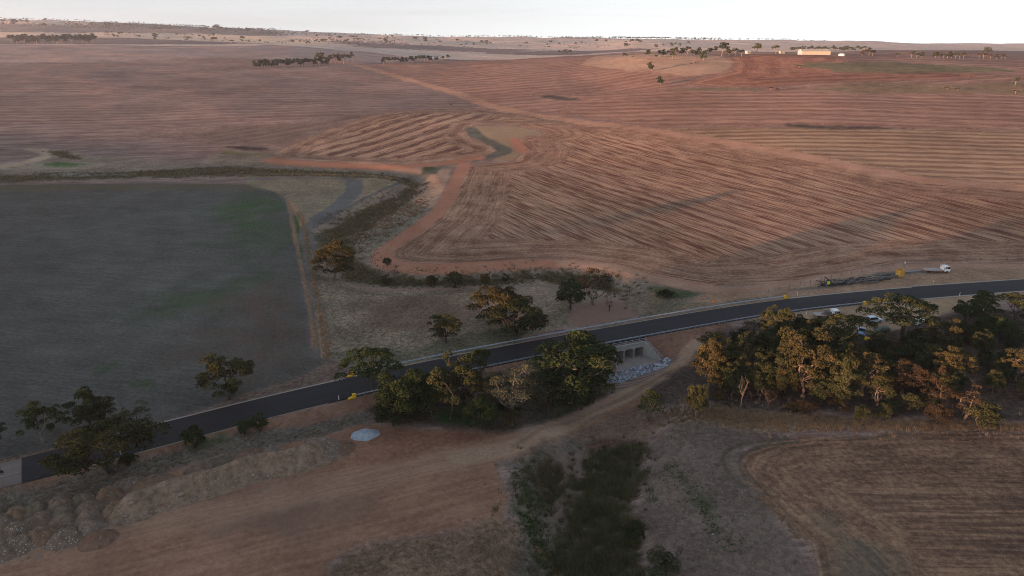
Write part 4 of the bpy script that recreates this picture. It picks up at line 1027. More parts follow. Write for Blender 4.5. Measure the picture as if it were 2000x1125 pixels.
# ------------------------------------------------------------------ stones, heaps, gravel
def rock_verts(rg, r):
    """a lumpy twelve-sided stone"""
    t = 1.618
    base = [(-1, t, 0), (1, t, 0), (-1, -t, 0), (1, -t, 0), (0, -1, t), (0, 1, t), (0, -1, -t), (0, 1, -t), (t, 0, -1), (t, 0, 1), (-t, 0, -1), (-t, 0, 1)]
    s = [rg.uniform(0.75, 1.25), rg.uniform(0.75, 1.25), rg.uniform(0.5, 0.85)]
    a = rg.uniform(0, 6.28); ca, sa = math.cos(a), math.sin(a)
    out = []
    for x, y, z in base:
        k = r / 1.9 * rg.uniform(0.75, 1.15)
        x, y, z = x * s[0] * k, y * s[1] * k, z * s[2] * k
        out.append((x * ca - y * sa, x * sa + y * ca, z))
    return out
ICO_F = [(0, 11, 5), (0, 5, 1), (0, 1, 7), (0, 7, 10), (0, 10, 11), (1, 5, 9), (5, 11, 4), (11, 10, 2), (10, 7, 6), (7, 1, 8), (3, 9, 4), (3, 4, 2), (3, 2, 6), (3, 6, 8), (3, 8, 9), (4, 9, 5), (2, 4, 11), (6, 2, 10), (8, 6, 7), (9, 8, 1)]

def in_poly(rg, P, n):
    """random points inside a world polygon"""
    P = np.array(P); lo, hi = P.min(0), P.max(0); out = []
    while len(out) < n:
        q = np.array([[rg.uniform(lo[0], hi[0]), rg.uniform(lo[1], hi[1])] for _ in range(n * 2)])
        sd, _ = poly_sd(q[:, 0], q[:, 1], P)
        out += [tuple(v) for v in q[sd > 0]]
    return out[:n]

def world_poly(pts): return cast(*np.array(pts, float).T, detail=False)[:, :2]

def scatter_rocks(name, mat, pts, r0, r1, rg, sink=0.25, zf=None):
    b = MB()
    xy = np.array(pts); zz = ground_h(xy[:, 0], xy[:, 1]) if zf is None else zf
    for (x, y), z in zip(pts, zz):
        r = r0 + (r1 - r0) * rg.random() ** 2.2
        b.add([(x + vx, y + vy, z + vz + r * (0.5 - sink)) for vx, vy, vz in rock_verts(rg, r)], ICO_F)
    o = b.build(name, mat); o['kind'] = 'stuff'
    return o
rg = random.Random(3)
# rock apron below the culvert slab
P = world_poly([(1184, 748), (1188, 733), (1225, 722), (1262, 713), (1292, 704), (1309, 702), (1306, 714), (1282, 724), (1248, 734), (1215, 748)])
scatter_rocks('riprap', M_ROCK, in_poly(rg, P, 800), 0.16, 0.48, rg)

def mound(name, x, y, rx, ry, h, rz, mat, label, cat, group=None, seed=0, flat=0.35, rough_=0.16, parts=None):
    """heap of dumped material: rounded top, slopes at the angle of repose, lumpy surface"""
    z0 = zat(x, y)
    nr, na = 26, 84
    V = []; F = []
    for i in range(nr + 1):
        f = i / nr
        for k in range(na):
            a = 2 * math.pi * k / na
            wob = 1 + 0.14 * float(noise(np.array([math.cos(a) * 2 + seed * 7.3]), np.array([math.sin(a) * 2 + seed]), 1.1, 5, 2)[0])
            lx, ly = math.cos(a) * rx * f * wob, math.sin(a) * ry * f * wob
            V.append((lx, ly, f))
    A = np.array(V)
    gx, gy = x + A[:, 0], y + A[:, 1]
    f = A[:, 2]
    prof = np.where(f < flat, 1 - 0.14 * (f / flat) ** 2, 0.86 * (1 - (f - flat) / (1 - flat)) ** 1.45)
    lump = noise(gx * 1.0 + seed * 31, gy, 1.5, 11, 3) * rough_ * 1.6 * h + noise(gx, gy + seed * 9, 0.55, 12, 3) * rough_ * 1.1 * h
    ca, sa = math.cos(rz), math.sin(rz)
    wx, wy = x + A[:, 0] * ca - A[:, 1] * sa, y + A[:, 0] * sa + A[:, 1] * ca
    zz = ground_h(wx, wy) - z0 + prof * h + lump * (1 - f) ** 0.5 - 0.12 * (f > 0.98)
    V = [(A[i, 0], A[i, 1], float(zz[i])) for i in range(len(A))]
    for i in range(nr):
        for k in range(na):
            k2 = (k + 1) % na
            if i == 0: F.append((k, (i + 1) * na + k, (i + 1) * na + k2))
            else: F.append((i * na + k, (i + 1) * na + k, (i + 1) * na + k2, i * na + k2))
    # one centre point
    me = bpy.data.meshes.new(name); me.from_pydata(V, [], F); me.materials.append(mat)
    for p in me.polygons: p.use_smooth = True
    o = bpy.data.objects.new(name, me); COL.objects.link(o)
    bm = bmesh.new(); bm.from_mesh(me); bmesh.ops.remove_doubles(bm, verts=bm.verts, dist=0.001); bmesh.ops.recalc_face_normals(bm, faces=bm.faces); bm.to_mesh(me); bm.free()
    o.location = (x, y, z0); o.rotation_euler = (0, 0, rz)
    return tag(o, label, cat, group)

def spoil_mat(name, c1, c2, c3, frag):
    """earth with clods and stones: fine grain plus scattered pale fragments"""
    m, nt, b = new_mat(name)
    tc = N(nt, 'ShaderNodeNewGeometry').outputs['Position']
    f = mth(nt, 'MULTIPLY_ADD', noise_n(nt, tc, 0.9, 6, 0.68), 3.0, -1.0, clamp=True)
    vo = N(nt, 'ShaderNodeTexVoronoi', Scale=3.4); nt.links.new(tc, vo.inputs['Vector'])
    sp = N(nt, 'ShaderNodeSeparateXYZ'); nt.links.new(vo.outputs['Color'], sp.inputs[0])
    st = mth(nt, 'MULTIPLY', mth(nt, 'LESS_THAN', sp.outputs[0], frag), mth(nt, 'LESS_THAN', vo.outputs['Distance'], 0.42))
    nt.links.new(mixc(nt, st, mixc(nt, f, c1, c2), c3), b.inputs['Base Color'])
    b.inputs['Roughness'].default_value = 1.0; b.inputs['Specular IOR Level'].default_value = 0.0
    h = mth(nt, 'ADD', noise_n(nt, tc, 2.6, 6, 0.7), mth(nt, 'MULTIPLY', st, 0.5))
    bp = N(nt, 'ShaderNodeBump', Strength=0.8, Distance=0.25)
    nt.links.new(h, bp.inputs['Height']); nt.links.new(bp.outputs[0], b.inputs['Normal'])
    return m
SP_BROWN = spoil_mat('brown_spoil', (0.135, 0.085, 0.055), (0.25, 0.168, 0.112), (0.36, 0.29, 0.23), 0.06)
SP_BANK = spoil_mat('bank_spoil', (0.15, 0.1, 0.067), (0.31, 0.222, 0.155), (0.36, 0.29, 0.23), 0.05)
SP_GREY = spoil_mat('grey_spoil', (0.13, 0.092, 0.067), (0.235, 0.172, 0.127), (0.3, 0.25, 0.2), 0.05)
SP_ROCK = spoil_mat('rocky_spoil', (0.13, 0.094, 0.068), (0.22, 0.165, 0.12), (0.4, 0.36, 0.31), 0.22)
SP_PALE = spoil_mat('pale_spoil', (0.135, 0.1, 0.076), (0.26, 0.2, 0.152), (0.38, 0.33, 0.28), 0.15)
SP_RED = spoil_mat('red_spoil', (0.135, 0.079, 0.052), (0.21, 0.135, 0.092), (0.36, 0.29, 0.23), 0.04)
SP_OLIVE = spoil_mat('weedy_spoil', (0.1, 0.085, 0.057), (0.2, 0.155, 0.11), (0.3, 0.26, 0.22), 0.06)
M_BLUE_GRAVEL = rough_mat('blue_grey_gravel', (0.22, 0.25, 0.28), (0.38, 0.42, 0.45), 1.1, rough=1.0, bump=0.6, spec=0.05)

def ring_dir():
    return math.atan2(CUL_L[1], CUL_L[0])
RZ = ring_dir()
p = at(713, 849); mound('gravel_heap', p.x, p.y, 3.0, 2.5, 0.75, 0.2, M_BLUE_GRAVEL, 'blue grey gravel heap alone on the red yard by the trees', 'heap', seed=91, flat=0.45, rough_=0.12)

HEAPS = [  # px, py of the middle of its foot line, width px, height m, material, label
    (4, 1028, 42, 1.7, SP_ROCK, 'pale stony heap at the left edge, uppermost of the stony ones'),
    (32, 1012, 46, 1.6, SP_BROWN, 'reddish brown heap at the left end of the top row of dumped heaps'),
    (72, 1004, 48, 1.6, SP_OLIVE, 'weedy dark heap, second from the left in the top row'),
    (119, 992, 50, 1.8, SP_GREY, 'grey heap in the middle of the top row of dumped heaps'),
    (165, 983, 46, 1.7, SP_OLIVE, 'olive grey heap in the top row beside the brown end heap'),
    (211, 975, 46, 1.8, SP_BROWN, 'brown heap at the right end of the top row'),
    (77, 1022, 46, 1.5, SP_GREY, 'grey heap in the second row behind the long smooth heap'),
    (125, 1009, 44, 1.4, SP_OLIVE, 'weedy green heap in the middle of the second row'),
    (172, 1000, 46, 1.5, SP_GREY, 'grey heap in the second row right of the weedy green heap'),
    (175, 1017, 48, 1.7, SP_GREY, 'grey heap in the third row above the pale capped heap'),
    (220, 1008, 42, 1.6, SP_BROWN, 'dark brown heap against the end of the long spoil bank'),
    (30, 1046, 48, 1.9, SP_ROCK, 'tan stony heap in the left column with white fragments'),
    (80, 1056, 52, 2.1, SP_BROWN, 'long smooth brown heap at the front, second column from the left'),
    (127, 1026, 46, 1.6, SP_GREY, 'grey heap in the third column behind the tan stony front heap'),
    (129, 1058, 54, 2.0, SP_ROCK, 'tan stony front heap in the third column'),
    (174, 1042, 48, 1.9, SP_PALE, 'pale capped heap in the fourth column beside the orange one'),
    (190, 1060, 52, 1.6, SP_RED, 'orange brown heap at the front end of the spoil bank'),
    (3, 1058, 38, 1.5, SP_GREY, 'grey heap at the left edge below the pale stony one'),
    (40, 1072, 50, 1.7, SP_ROCK, 'stony heap nearest the haul track in the left column'),
    (6, 1088, 44, 1.5, SP_ROCK, 'stony heap in the bottom left with loose white rocks'),
    (254, 951, 44, 1.3, SP_PALE, 'pale weedy heap standing apart above the row of heaps'),
    (298, 955, 62, 1.9, SP_BROWN, 'wide brown heap behind the left end of the spoil bank'),
    (392, 925, 46, 1.9, SP_GREY, 'tan grey heap behind the spoil bank, nearest the round shrub'),
    (437, 912, 46, 1.5, SP_OLIVE, 'low grey weedy heap behind the spoil bank'),
    (488, 902, 64, 2.0, SP_RED, 'red brown heap behind the middle of the spoil bank'),
    (530, 893, 36, 1.5, SP_PALE, 'small sandy pale heap behind the spoil bank'),
    (622, 886, 72, 2.6, SP_PALE, 'tall pale heap at the right end of the spoil bank'),
    (668, 882, 40, 0.7, SP_RED, 'low red brown heap with stones beyond the end of the spoil bank'),
]
for k, (px, py, wpx, h, mt, lb) in enumerate(HEAPS):
    p = at(px, py - 6)
    r = wpx * mpp(p.y) * 0.60
    mound('spoil_heap', p.x, p.y, r * 1.22, r * 1.16, h * 0.86, RZ, mt, lb, 'heap', 'dumped earth heaps beside the road', seed=k + 1)

def spoil_bank():
    crest = world_poly([(205, 1024), (250, 1000), (330, 972), (424, 945), (472, 928), (514, 917), (588, 900), (630, 885), (652, 876)])
    C = catmull(crest, 0.55)
    T = np.gradient(C, axis=0); T /= np.linalg.norm(T, axis=1, keepdims=True)
    Nn = np.stack([T[:, 1], -T[:, 0]], 1)              # towards the yard
    s = np.r_[0, np.cumsum(np.linalg.norm(np.diff(C, axis=0), axis=1))]
    hs = 3.5 + 0.6 * noise(s, s * 0 + 3, 6, 8, 3)
    hs *= sstep(0, 5, s) * sstep(s[-1], s[-1] - 4, s)
    offs = np.array([-3.2, -2.4, -1.6, -0.9, -0.4, 0, 0.35, 0.8, 1.3, 1.8, 2.3, 2.8, 3.3, 3.8, 4.3])
    prof = np.array([0, 0.22, 0.52, 0.8, 0.95, 1, 0.95, 0.82, 0.67, 0.53, 0.4, 0.27, 0.16, 0.07, 0])
    P = C[:, None, :] + Nn[:, None, :] * offs[None, :, None]
    gul = noise(np.repeat(s, len(offs)), np.tile(offs * 0.22, len(s)), 1.5, 77, 3).reshape(len(s), -1)
    P = P + Nn[:, None, :] * (gul * 0.8 * (prof > 0.02))[:, :, None]
    X, Y = P[..., 0].ravel(), P[..., 1].ravel()
    Z = ground_h(X, Y) + (hs[:, None] * prof[None, :]).ravel() + (gul * 0.5 * np.sqrt(prof)[None, :] * np.minimum(hs, 1)[:, None]).ravel() + noise(X, Y, 0.7, 66, 2) * 0.12 - 0.06
    m = len(offs); n = len(s)
    F = [(i * m + j, i * m + j + 1, (i + 1) * m + j + 1, (i + 1) * m + j) for i in range(n - 1) for j in range(m - 1)]
    x0, y0 = C[0]; z0 = zat(x0, y0)
    me = bpy.data.meshes.new('spoil_bank'); me.from_pydata(np.stack([X - x0, Y - y0, Z - z0], 1).tolist(), [], F); me.materials.append(SP_BANK)
    for p in me.polygons: p.use_smooth = True
    bm = bmesh.new(); bm.from_mesh(me); bmesh.ops.recalc_face_normals(bm, faces=bm.faces); bm.to_mesh(me); bm.free()
    o = bpy.data.objects.new('spoil_bank', me); COL.objects.link(o); o.location = (x0, y0, z0)
    tag(o, 'long brown spoil bank with gullied face along the construction yard', 'earth bank')
    rg = random.Random(5); pts = []; zz = []
    for _ in range(330):
        i = rg.randrange(3, n - 3); j = min(m - 2, int(6 + 8.6 * rg.random() ** 0.55))
        v = i * m + j
        pts.append((X[v] + rg.uniform(-.4, .4), Y[v] + rg.uniform(-.4, .4))); zz.append(Z[v])
    scatter_rocks('loose_stones', M_STONE, pts, 0.05, 0.27, rg, 0.42, zz)
    b = [(0.30, 10, 0.62), (0.46, 9, 0.42), (0.62, 11, 0.4), (0.64, 12, 0.45), (0.12, 8, 0.5), (0.08, 10, 0.45), (0.75, 7, 0.38)]
    lab = ['large tan boulder low on the face of the spoil bank', 'tan boulder high on the middle of the spoil bank', 'pale boulder at the foot of the spoil bank, left of a near twin',
           'pale boulder lowest at the foot of the spoil bank', 'pale round boulder near the left end of the spoil bank crest', 'brown boulder on the left end of the spoil bank face', 'small boulder near the right end of the spoil bank crest']
    for (f, j, r), lb in zip(b, lab):
        v = int(f * (n - 1)) * m + j
        bb = MB(); bb.add(rock_verts(rg, r), ICO_F)
        o = bb.build('boulder', M_STONE); o.location = (X[v], Y[v], Z[v] + r * 0.3)
        tag(o, lb, 'boulder', 'boulders on the spoil bank')
spoil_bank()
rg = random.Random(9)
pp = in_poly(rg, world_poly([(-30, 1105), (-20, 1010), (30, 1010), (60, 1060), (130, 1050), (160, 1062), (120, 1080), (60, 1095)]), 190)
scatter_rocks('loose_stones', M_STONE, pp, 0.05, 0.3, rg, 0.42)
pp = in_poly(rg, world_poly([(1200, 1090), (1225, 1040), (1300, 930), (1420, 880), (1480, 980), (1420, 1120), (1260, 1125)]), 60)
scatter_rocks('loose_stones', M_ROCK, pp, 0.07, 0.2, rg, 0.2)

# ------------------------------------------------------------------ trees
def leaf_mat(name, dark, light, tan):
    m = bpy.data.materials.new(name); m.use_nodes = True
    nt = m.node_tree; nt.nodes.clear()
    tone = N(nt, 'ShaderNodeAttribute', attribute_name='tone').outputs['Fac']
    oi = N(nt, 'ShaderNodeObjectInfo')
    f = mth(nt, 'ADD', mth(nt, 'MULTIPLY', tone, 0.85), mth(nt, 'MULTIPLY_ADD', oi.outputs['Random'], 0.4, -0.2), clamp=True)
    c = mixc(nt, f, dark, light)
    g = N(nt, 'ShaderNodeNewGeometry')
    n = noise_n(nt, g.outputs['Position'], 0.6, 3, 0.6)
    c = mixc(nt, mth(nt, 'MULTIPLY_ADD', n, 3.2, -1.65, clamp=True), c, tan)
    d = N(nt, 'ShaderNodeBsdfDiffuse', Roughness=0.8); nt.links.new(c, d.inputs['Color'])
    t = N(nt, 'ShaderNodeBsdfTranslucent'); nt.links.new(c, t.inputs['Color'])
    x = N(nt, 'ShaderNodeMixShader'); x.inputs[0].default_value = 0.22
    nt.links.new(d.outputs[0], x.inputs[1]); nt.links.new(t.outputs[0], x.inputs[2])
    o = N(nt, 'ShaderNodeOutputMaterial'); nt.links.new(x.outputs[0], o.inputs['Surface'])
    return m
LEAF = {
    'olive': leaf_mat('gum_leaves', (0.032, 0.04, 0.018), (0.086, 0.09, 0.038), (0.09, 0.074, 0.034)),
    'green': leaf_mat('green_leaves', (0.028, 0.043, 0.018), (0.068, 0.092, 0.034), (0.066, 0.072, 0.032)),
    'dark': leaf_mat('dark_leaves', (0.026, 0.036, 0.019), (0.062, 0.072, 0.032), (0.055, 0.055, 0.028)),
    'tan': leaf_mat('sunlit_tan_leaves', (0.042, 0.042, 0.019), (0.1, 0.083, 0.035), (0.105, 0.07, 0.034)),  # warm sunlight on the crowns is partly put into this leaf colour
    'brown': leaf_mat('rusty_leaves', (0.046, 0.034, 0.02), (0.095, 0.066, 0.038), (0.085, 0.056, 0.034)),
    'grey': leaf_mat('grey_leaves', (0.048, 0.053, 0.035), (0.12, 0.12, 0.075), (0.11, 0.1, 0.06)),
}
M_BARK = rough_mat('gum_bark', (0.1, 0.075, 0.06), (0.26, 0.2, 0.16), 0.8, rough=0.95, bump=0.4)
M_BARK_D = rough_mat('dark_bark', (0.035, 0.028, 0.024), (0.085, 0.065, 0.055), 0.8, rough=0.95, bump=0.4)
M_BARK_P = rough_mat('pale_bark', (0.1, 0.075, 0.06), (0.2, 0.15, 0.12), 0.8, rough=0.95, bump=0.3)

def leaves_mesh(name, cl, per, size, rs, droop=0.35):
    """cl: list of (x, y, z, rx, rz, tone); leaf sprays on the shells of the clumps"""
    Vs = []; Ts = []
    for (x, y, z, rx, rz, tone) in cl:
        n = max(6, int(per * (rx / 1.3) ** 1.6))
        d = rs.normal(size=(n, 3)); d /= np.linalg.norm(d, axis=1, keepdims=True)
        d[:, 2] = np.where(d[:, 2] < -0.45, -d[:, 2] * 0.7, d[:, 2])
        r = rs.uniform(0.55, 1.06, (n, 1)) ** 0.7
        P = np.array([x, y, z]) + d * r * np.array([rx, rx, rz])
        a = d * 0.55 + rs.normal(size=(n, 3)) * 0.65; a[:, 2] -= droop
        a /= np.linalg.norm(a, axis=1, keepdims=True)
        b = np.cross(a, rs.normal(size=(n, 3))); b /= np.linalg.norm(b, axis=1, keepdims=True)
        la = size * rs.uniform(0.6, 1.25, (n, 1)); lb = size * rs.uniform(0.3, 0.62, (n, 1))
        q = np.stack([P - a * la * 0.6, P + b * lb - a * la * .08, P + a * la * 0.7, P - b * lb + a * la * .1], 1)
        Vs.append(q.reshape(-1, 3))
        Ts.append(np.repeat(np.clip(tone + rs.uniform(-0.25, 0.25, n), 0, 1), 4))
    V = np.concatenate(Vs); T = np.concatenate(Ts); n = len(V) // 4
    me = bpy.data.meshes.new(name)
    me.vertices.add(len(V)); me.vertices.foreach_set('co', V.astype(np.float32).ravel())
    me.loops.add(len(V)); me.loops.foreach_set('vertex_index', np.arange(len(V), dtype=np.int32))
    me.polygons.add(n); me.polygons.foreach_set('loop_start', np.arange(0, len(V), 4, dtype=np.int32))
    me.update(calc_edges=True)
    a = me.attributes.new('tone', 'FLOAT', 'POINT'); a.data.foreach_set('value', T.astype(np.float32))
    return me

def limb(b, p0, p1, r0, r1, rs, bend=0.12, n=4, sides=5):
    p0 = np.array(p0, float); p1 = np.array(p1, float); L_ = np.linalg.norm(p1 - p0)
    pts = []
    off = rs.normal(size=3) * bend * L_
    for i in range(n + 1):
        t = i / n
        q = p0 + (p1 - p0) * t + off * math.sin(math.pi * t)
        pts.append(tuple(q))
    b.tube(pts, [r0 + (r1 - r0) * i / n for i in range(n + 1)], sides)
    return pts

def make_tree(kind, seed):
    """a tree 10 m tall with a crown about 9 m wide: returns trunk and crown meshes"""
    rs = np.random.RandomState(seed)
    b = MB(); cl = []
    if kind in ('gum', 'umbrella', 'sparse', 'lean'):
        fork = {'gum': 2.2, 'umbrella': 3.4, 'sparse': 1.6, 'lean': 2.4}[kind]
        lean = rs.normal(size=2) * (1.0 if kind == 'lean' else 0.35)
        top = np.array([lean[0], lean[1], fork])
        limb(b, (0, 0, -0.4), top, 0.34, 0.25, rs, 0.05)
        nl = rs.randint(4, 7)
        ang0 = rs.uniform(0, 6.28)
        for i in range(nl):
            a = ang0 + i * 6.283 / nl + rs.uniform(-.4, .4)
            rr = rs.uniform(1.3, 2.4); hh = rs.uniform(4.6, 6.8)
            if i == 0: rr, hh = 0.5, 7.0
            if kind == 'umbrella': hh = rs.uniform(6.0, 7.0); rr *= 1.2
            e = np.array([lean[0] + math.cos(a) * rr, lean[1] + math.sin(a) * rr, hh])
            limb(b, top - [0, 0, 0.2], e, 0.15, 0.08, rs, 0.14)
            ns = {'gum': 9, 'umbrella': 9, 'sparse': 6, 'lean': 8}[kind]
            for j in range(ns):
                a2 = a + rs.uniform(-0.95, 0.95); r2 = rr + rs.uniform(-0.3, 2.4)
                z2 = hh + rs.uniform(-0.5, 2.5) - 0.30 * r2
                if kind == 'umbrella': z2 = 9.0 - 0.10 * r2 * r2 + rs.uniform(-0.7, 0.3)
                q = np.array([lean[0] + math.cos(a2) * r2, lean[1] + math.sin(a2) * r2, z2])
                if j % 2 == 0: limb(b, e, q, 0.06, 0.025, rs, 0.1, 3, 4)
                rx = rs.uniform(0.62, 1.15)
                cl.append((q[0], q[1], q[2] + 0.1, rx, rx * rs.uniform(0.6, 0.85), np.clip(rs.normal(0.5, 0.25), 0.05, 0.95)))
        for _ in range({'gum': 9, 'umbrella': 3, 'sparse': 3, 'lean': 5}[kind]):
            a = rs.uniform(0, 6.28); r2 = rs.uniform(1.2, 3.4)
            q = (lean[0] + math.cos(a) * r2, lean[1] + math.sin(a) * r2, rs.uniform(2.6, 4.9))
            limb(b, top, q, 0.06, 0.025, rs, 0.1, 3, 4)
            rx = rs.uniform(0.6, 1.0)
            cl.append((q[0], q[1], q[2], rx, rx * 0.75, rs.uniform(0.1, 0.5)))
        crown = leaves_mesh('crown', cl, {'sparse': 110}.get(kind, 250), 0.255, rs)
    elif kind == 'round':
        limb(b, (0, 0, -0.4), (0.1, 0, 2.0), 0.3, 0.22, rs, 0.05)
        for i in range(60):
            u = rs.uniform(-0.45, 1); a = rs.uniform(0, 6.28)
            w = math.sqrt(max(0, 1 - u * u)) if u > 0 else 1 + u * 0.5
            R_ = rs.uniform(0.62, 1.0)
            q = (math.cos(a) * w * 3.5 * R_, math.sin(a) * w * 3.5 * R_, 4.4 + u * 4.4 * R_)
            rx = rs.uniform(0.65, 1.15)
            cl.append((*q, rx, rx * rs.uniform(0.6, 0.9), rs.uniform(0.15, 0.9)))
            if i % 4 == 0: limb(b, (0.1, 0, 1.8), q, 0.11, 0.04, rs, 0.1, 3, 4)
        crown = leaves_mesh('crown', cl, 215, 0.27, rs)
    elif kind == 'shrub':
        for i in range(7):
            a = rs.uniform(0, 6.28); limb(b, (0, 0, -0.3), (math.cos(a) * 2.4, math.sin(a) * 2.4, rs.uniform(4, 7)), 0.16, 0.05, rs, 0.1, 3, 4)
        for i in range(30):
            u = rs.uniform(-0.75, 1); a = rs.uniform(0, 6.28); w = math.sqrt(max(0, 1 - u * u)); R_ = rs.uniform(0.55, 1.0)
            rx = rs.uniform(0.9, 1.6)
            cl.append((math.cos(a) * w * 3.5 * R_, math.sin(a) * w * 3.5 * R_, 4.9 + u * 4.0 * R_, rx, rx * 0.85, rs.uniform(0.1, 0.9)))
        crown = leaves_mesh('crown', cl, 105, 0.42, rs)
    elif kind == 'broom':
        for i in range(46):
            a = rs.uniform(0, 6.28); t = rs.uniform(0.1, 0.55)
            limb(b, (math.cos(a) * .2, math.sin(a) * .2, -0.3), (math.cos(a) * 8.5 * t, math.sin(a) * 8.5 * t, rs.uniform(6.0, 9.2) * math.cos(t * 0.9)), 0.09, 0.02, rs, 0.05, 3, 3)
        for i in range(34):
            u = rs.uniform(0.0, 1); a = rs.uniform(0, 6.28); w = math.sqrt(max(0, 1 - u * u)) * rs.uniform(0.4, 1)
            cl.append((math.cos(a) * w * 3.9, math.sin(a) * w * 3.9, 4.0 + u * 5.0, 1.1, 1.0, rs.uniform(0.1, 0.7)))
        crown = leaves_mesh('crown', cl, 46, 0.42, rs, -0.8)
    elif kind == 'bare':
        limb(b, (0, 0, -0.4), (rs.normal() * .3, rs.normal() * .3, 4.5), 0.26, 0.16, rs, 0.05)
        e0 = b.v[-8]
        for i in range(9):
            a = rs.uniform(0, 6.28); z0 = rs.uniform(2.5, 4.6)
            e = limb(b, (0, 0, z0), (math.cos(a) * rs.uniform(1, 3), math.sin(a) * rs.uniform(1, 3), z0 + rs.uniform(1.5, 5)), 0.11, 0.04, rs, 0.12, 3, 4)[-1]
            for j in range(3):
                limb(b, e, np.array(e) + rs.normal(size=3) * [1, 1, 0.7] + [0, 0, 0.6], 0.04, 0.012, rs, 0.1, 2, 3)
        return b.mesh('trunk', M_BARK), None
    return b.mesh('trunk', M_BARK), crown

TREE_MESH = {}
def tree_meshes(kind, var, leaf, bark):
    """trunk and crown data shared by every tree of this kind, variant and colour"""
    key = (kind, var, leaf, bark)
    if key not in TREE_MESH:
        base = ('base', kind, var)
        if base not in TREE_MESH: TREE_MESH[base] = make_tree(kind, {'gum': 10, 'umbrella': 30, 'sparse': 50, 'lean': 70, 'round': 90, 'shrub': 110, 'broom': 130, 'bare': 150}[kind] + var)
        t, c = TREE_MESH[base]
        if c and not c.materials: c.materials.append(LEAF['olive'])
        TREE_MESH[key] = (t, c)
    return TREE_MESH[key]
def slot(o, m):
    """meshes are shared, the colour belongs to the object"""
    o.material_slots[0].link = 'OBJECT'; o.material_slots[0].material = m
    return o
BARKS = {'b': M_BARK, 'd': M_BARK_D, 'p': M_BARK_P}

def plant(name, kind, var, leaf, bark, p, h, w, label, cat, group=None, rz=None):
    t, c = tree_meshes(kind, var, leaf, BARKS[bark])
    g = thing(name, p, label, cat, RNG.uniform(0, 6.28) if rz is None else rz, group)
    k = 10.0 / {'gum': 10.2, 'umbrella': 9.6, 'round': 9.6, 'shrub': 9.9, 'broom': 9.8}.get(kind, 10.0)
    sc = (w / 8.6, w / 8.6, h / 10.0 * k)
    o = slot(child('trunk', t, g), BARKS[bark]); o.scale = sc
    if c:
        o = slot(child('crown', c, g), LEAF[leaf]); o.scale = sc
    return g

def px_tree(px, py, hpx, wpx, kind, var, leaf, bark, label, name='gum_tree', cat='tree', group=None, rz=None):
    p = at(px, py)
    m = mpp(p.y, p.z)
    dep = math.atan2(CAM_H - p.z, math.hypot(p.x, p.y))
    w = wpx * m
    wpx *= 1.2; hpx *= 1.08
    h = max(0.9 * hpx * m / math.cos(dep) - 0.16 * w * math.tan(dep), 0.35 * w)
    return plant(name, kind, var, leaf, bark, p, h, w, label, cat, group, rz)

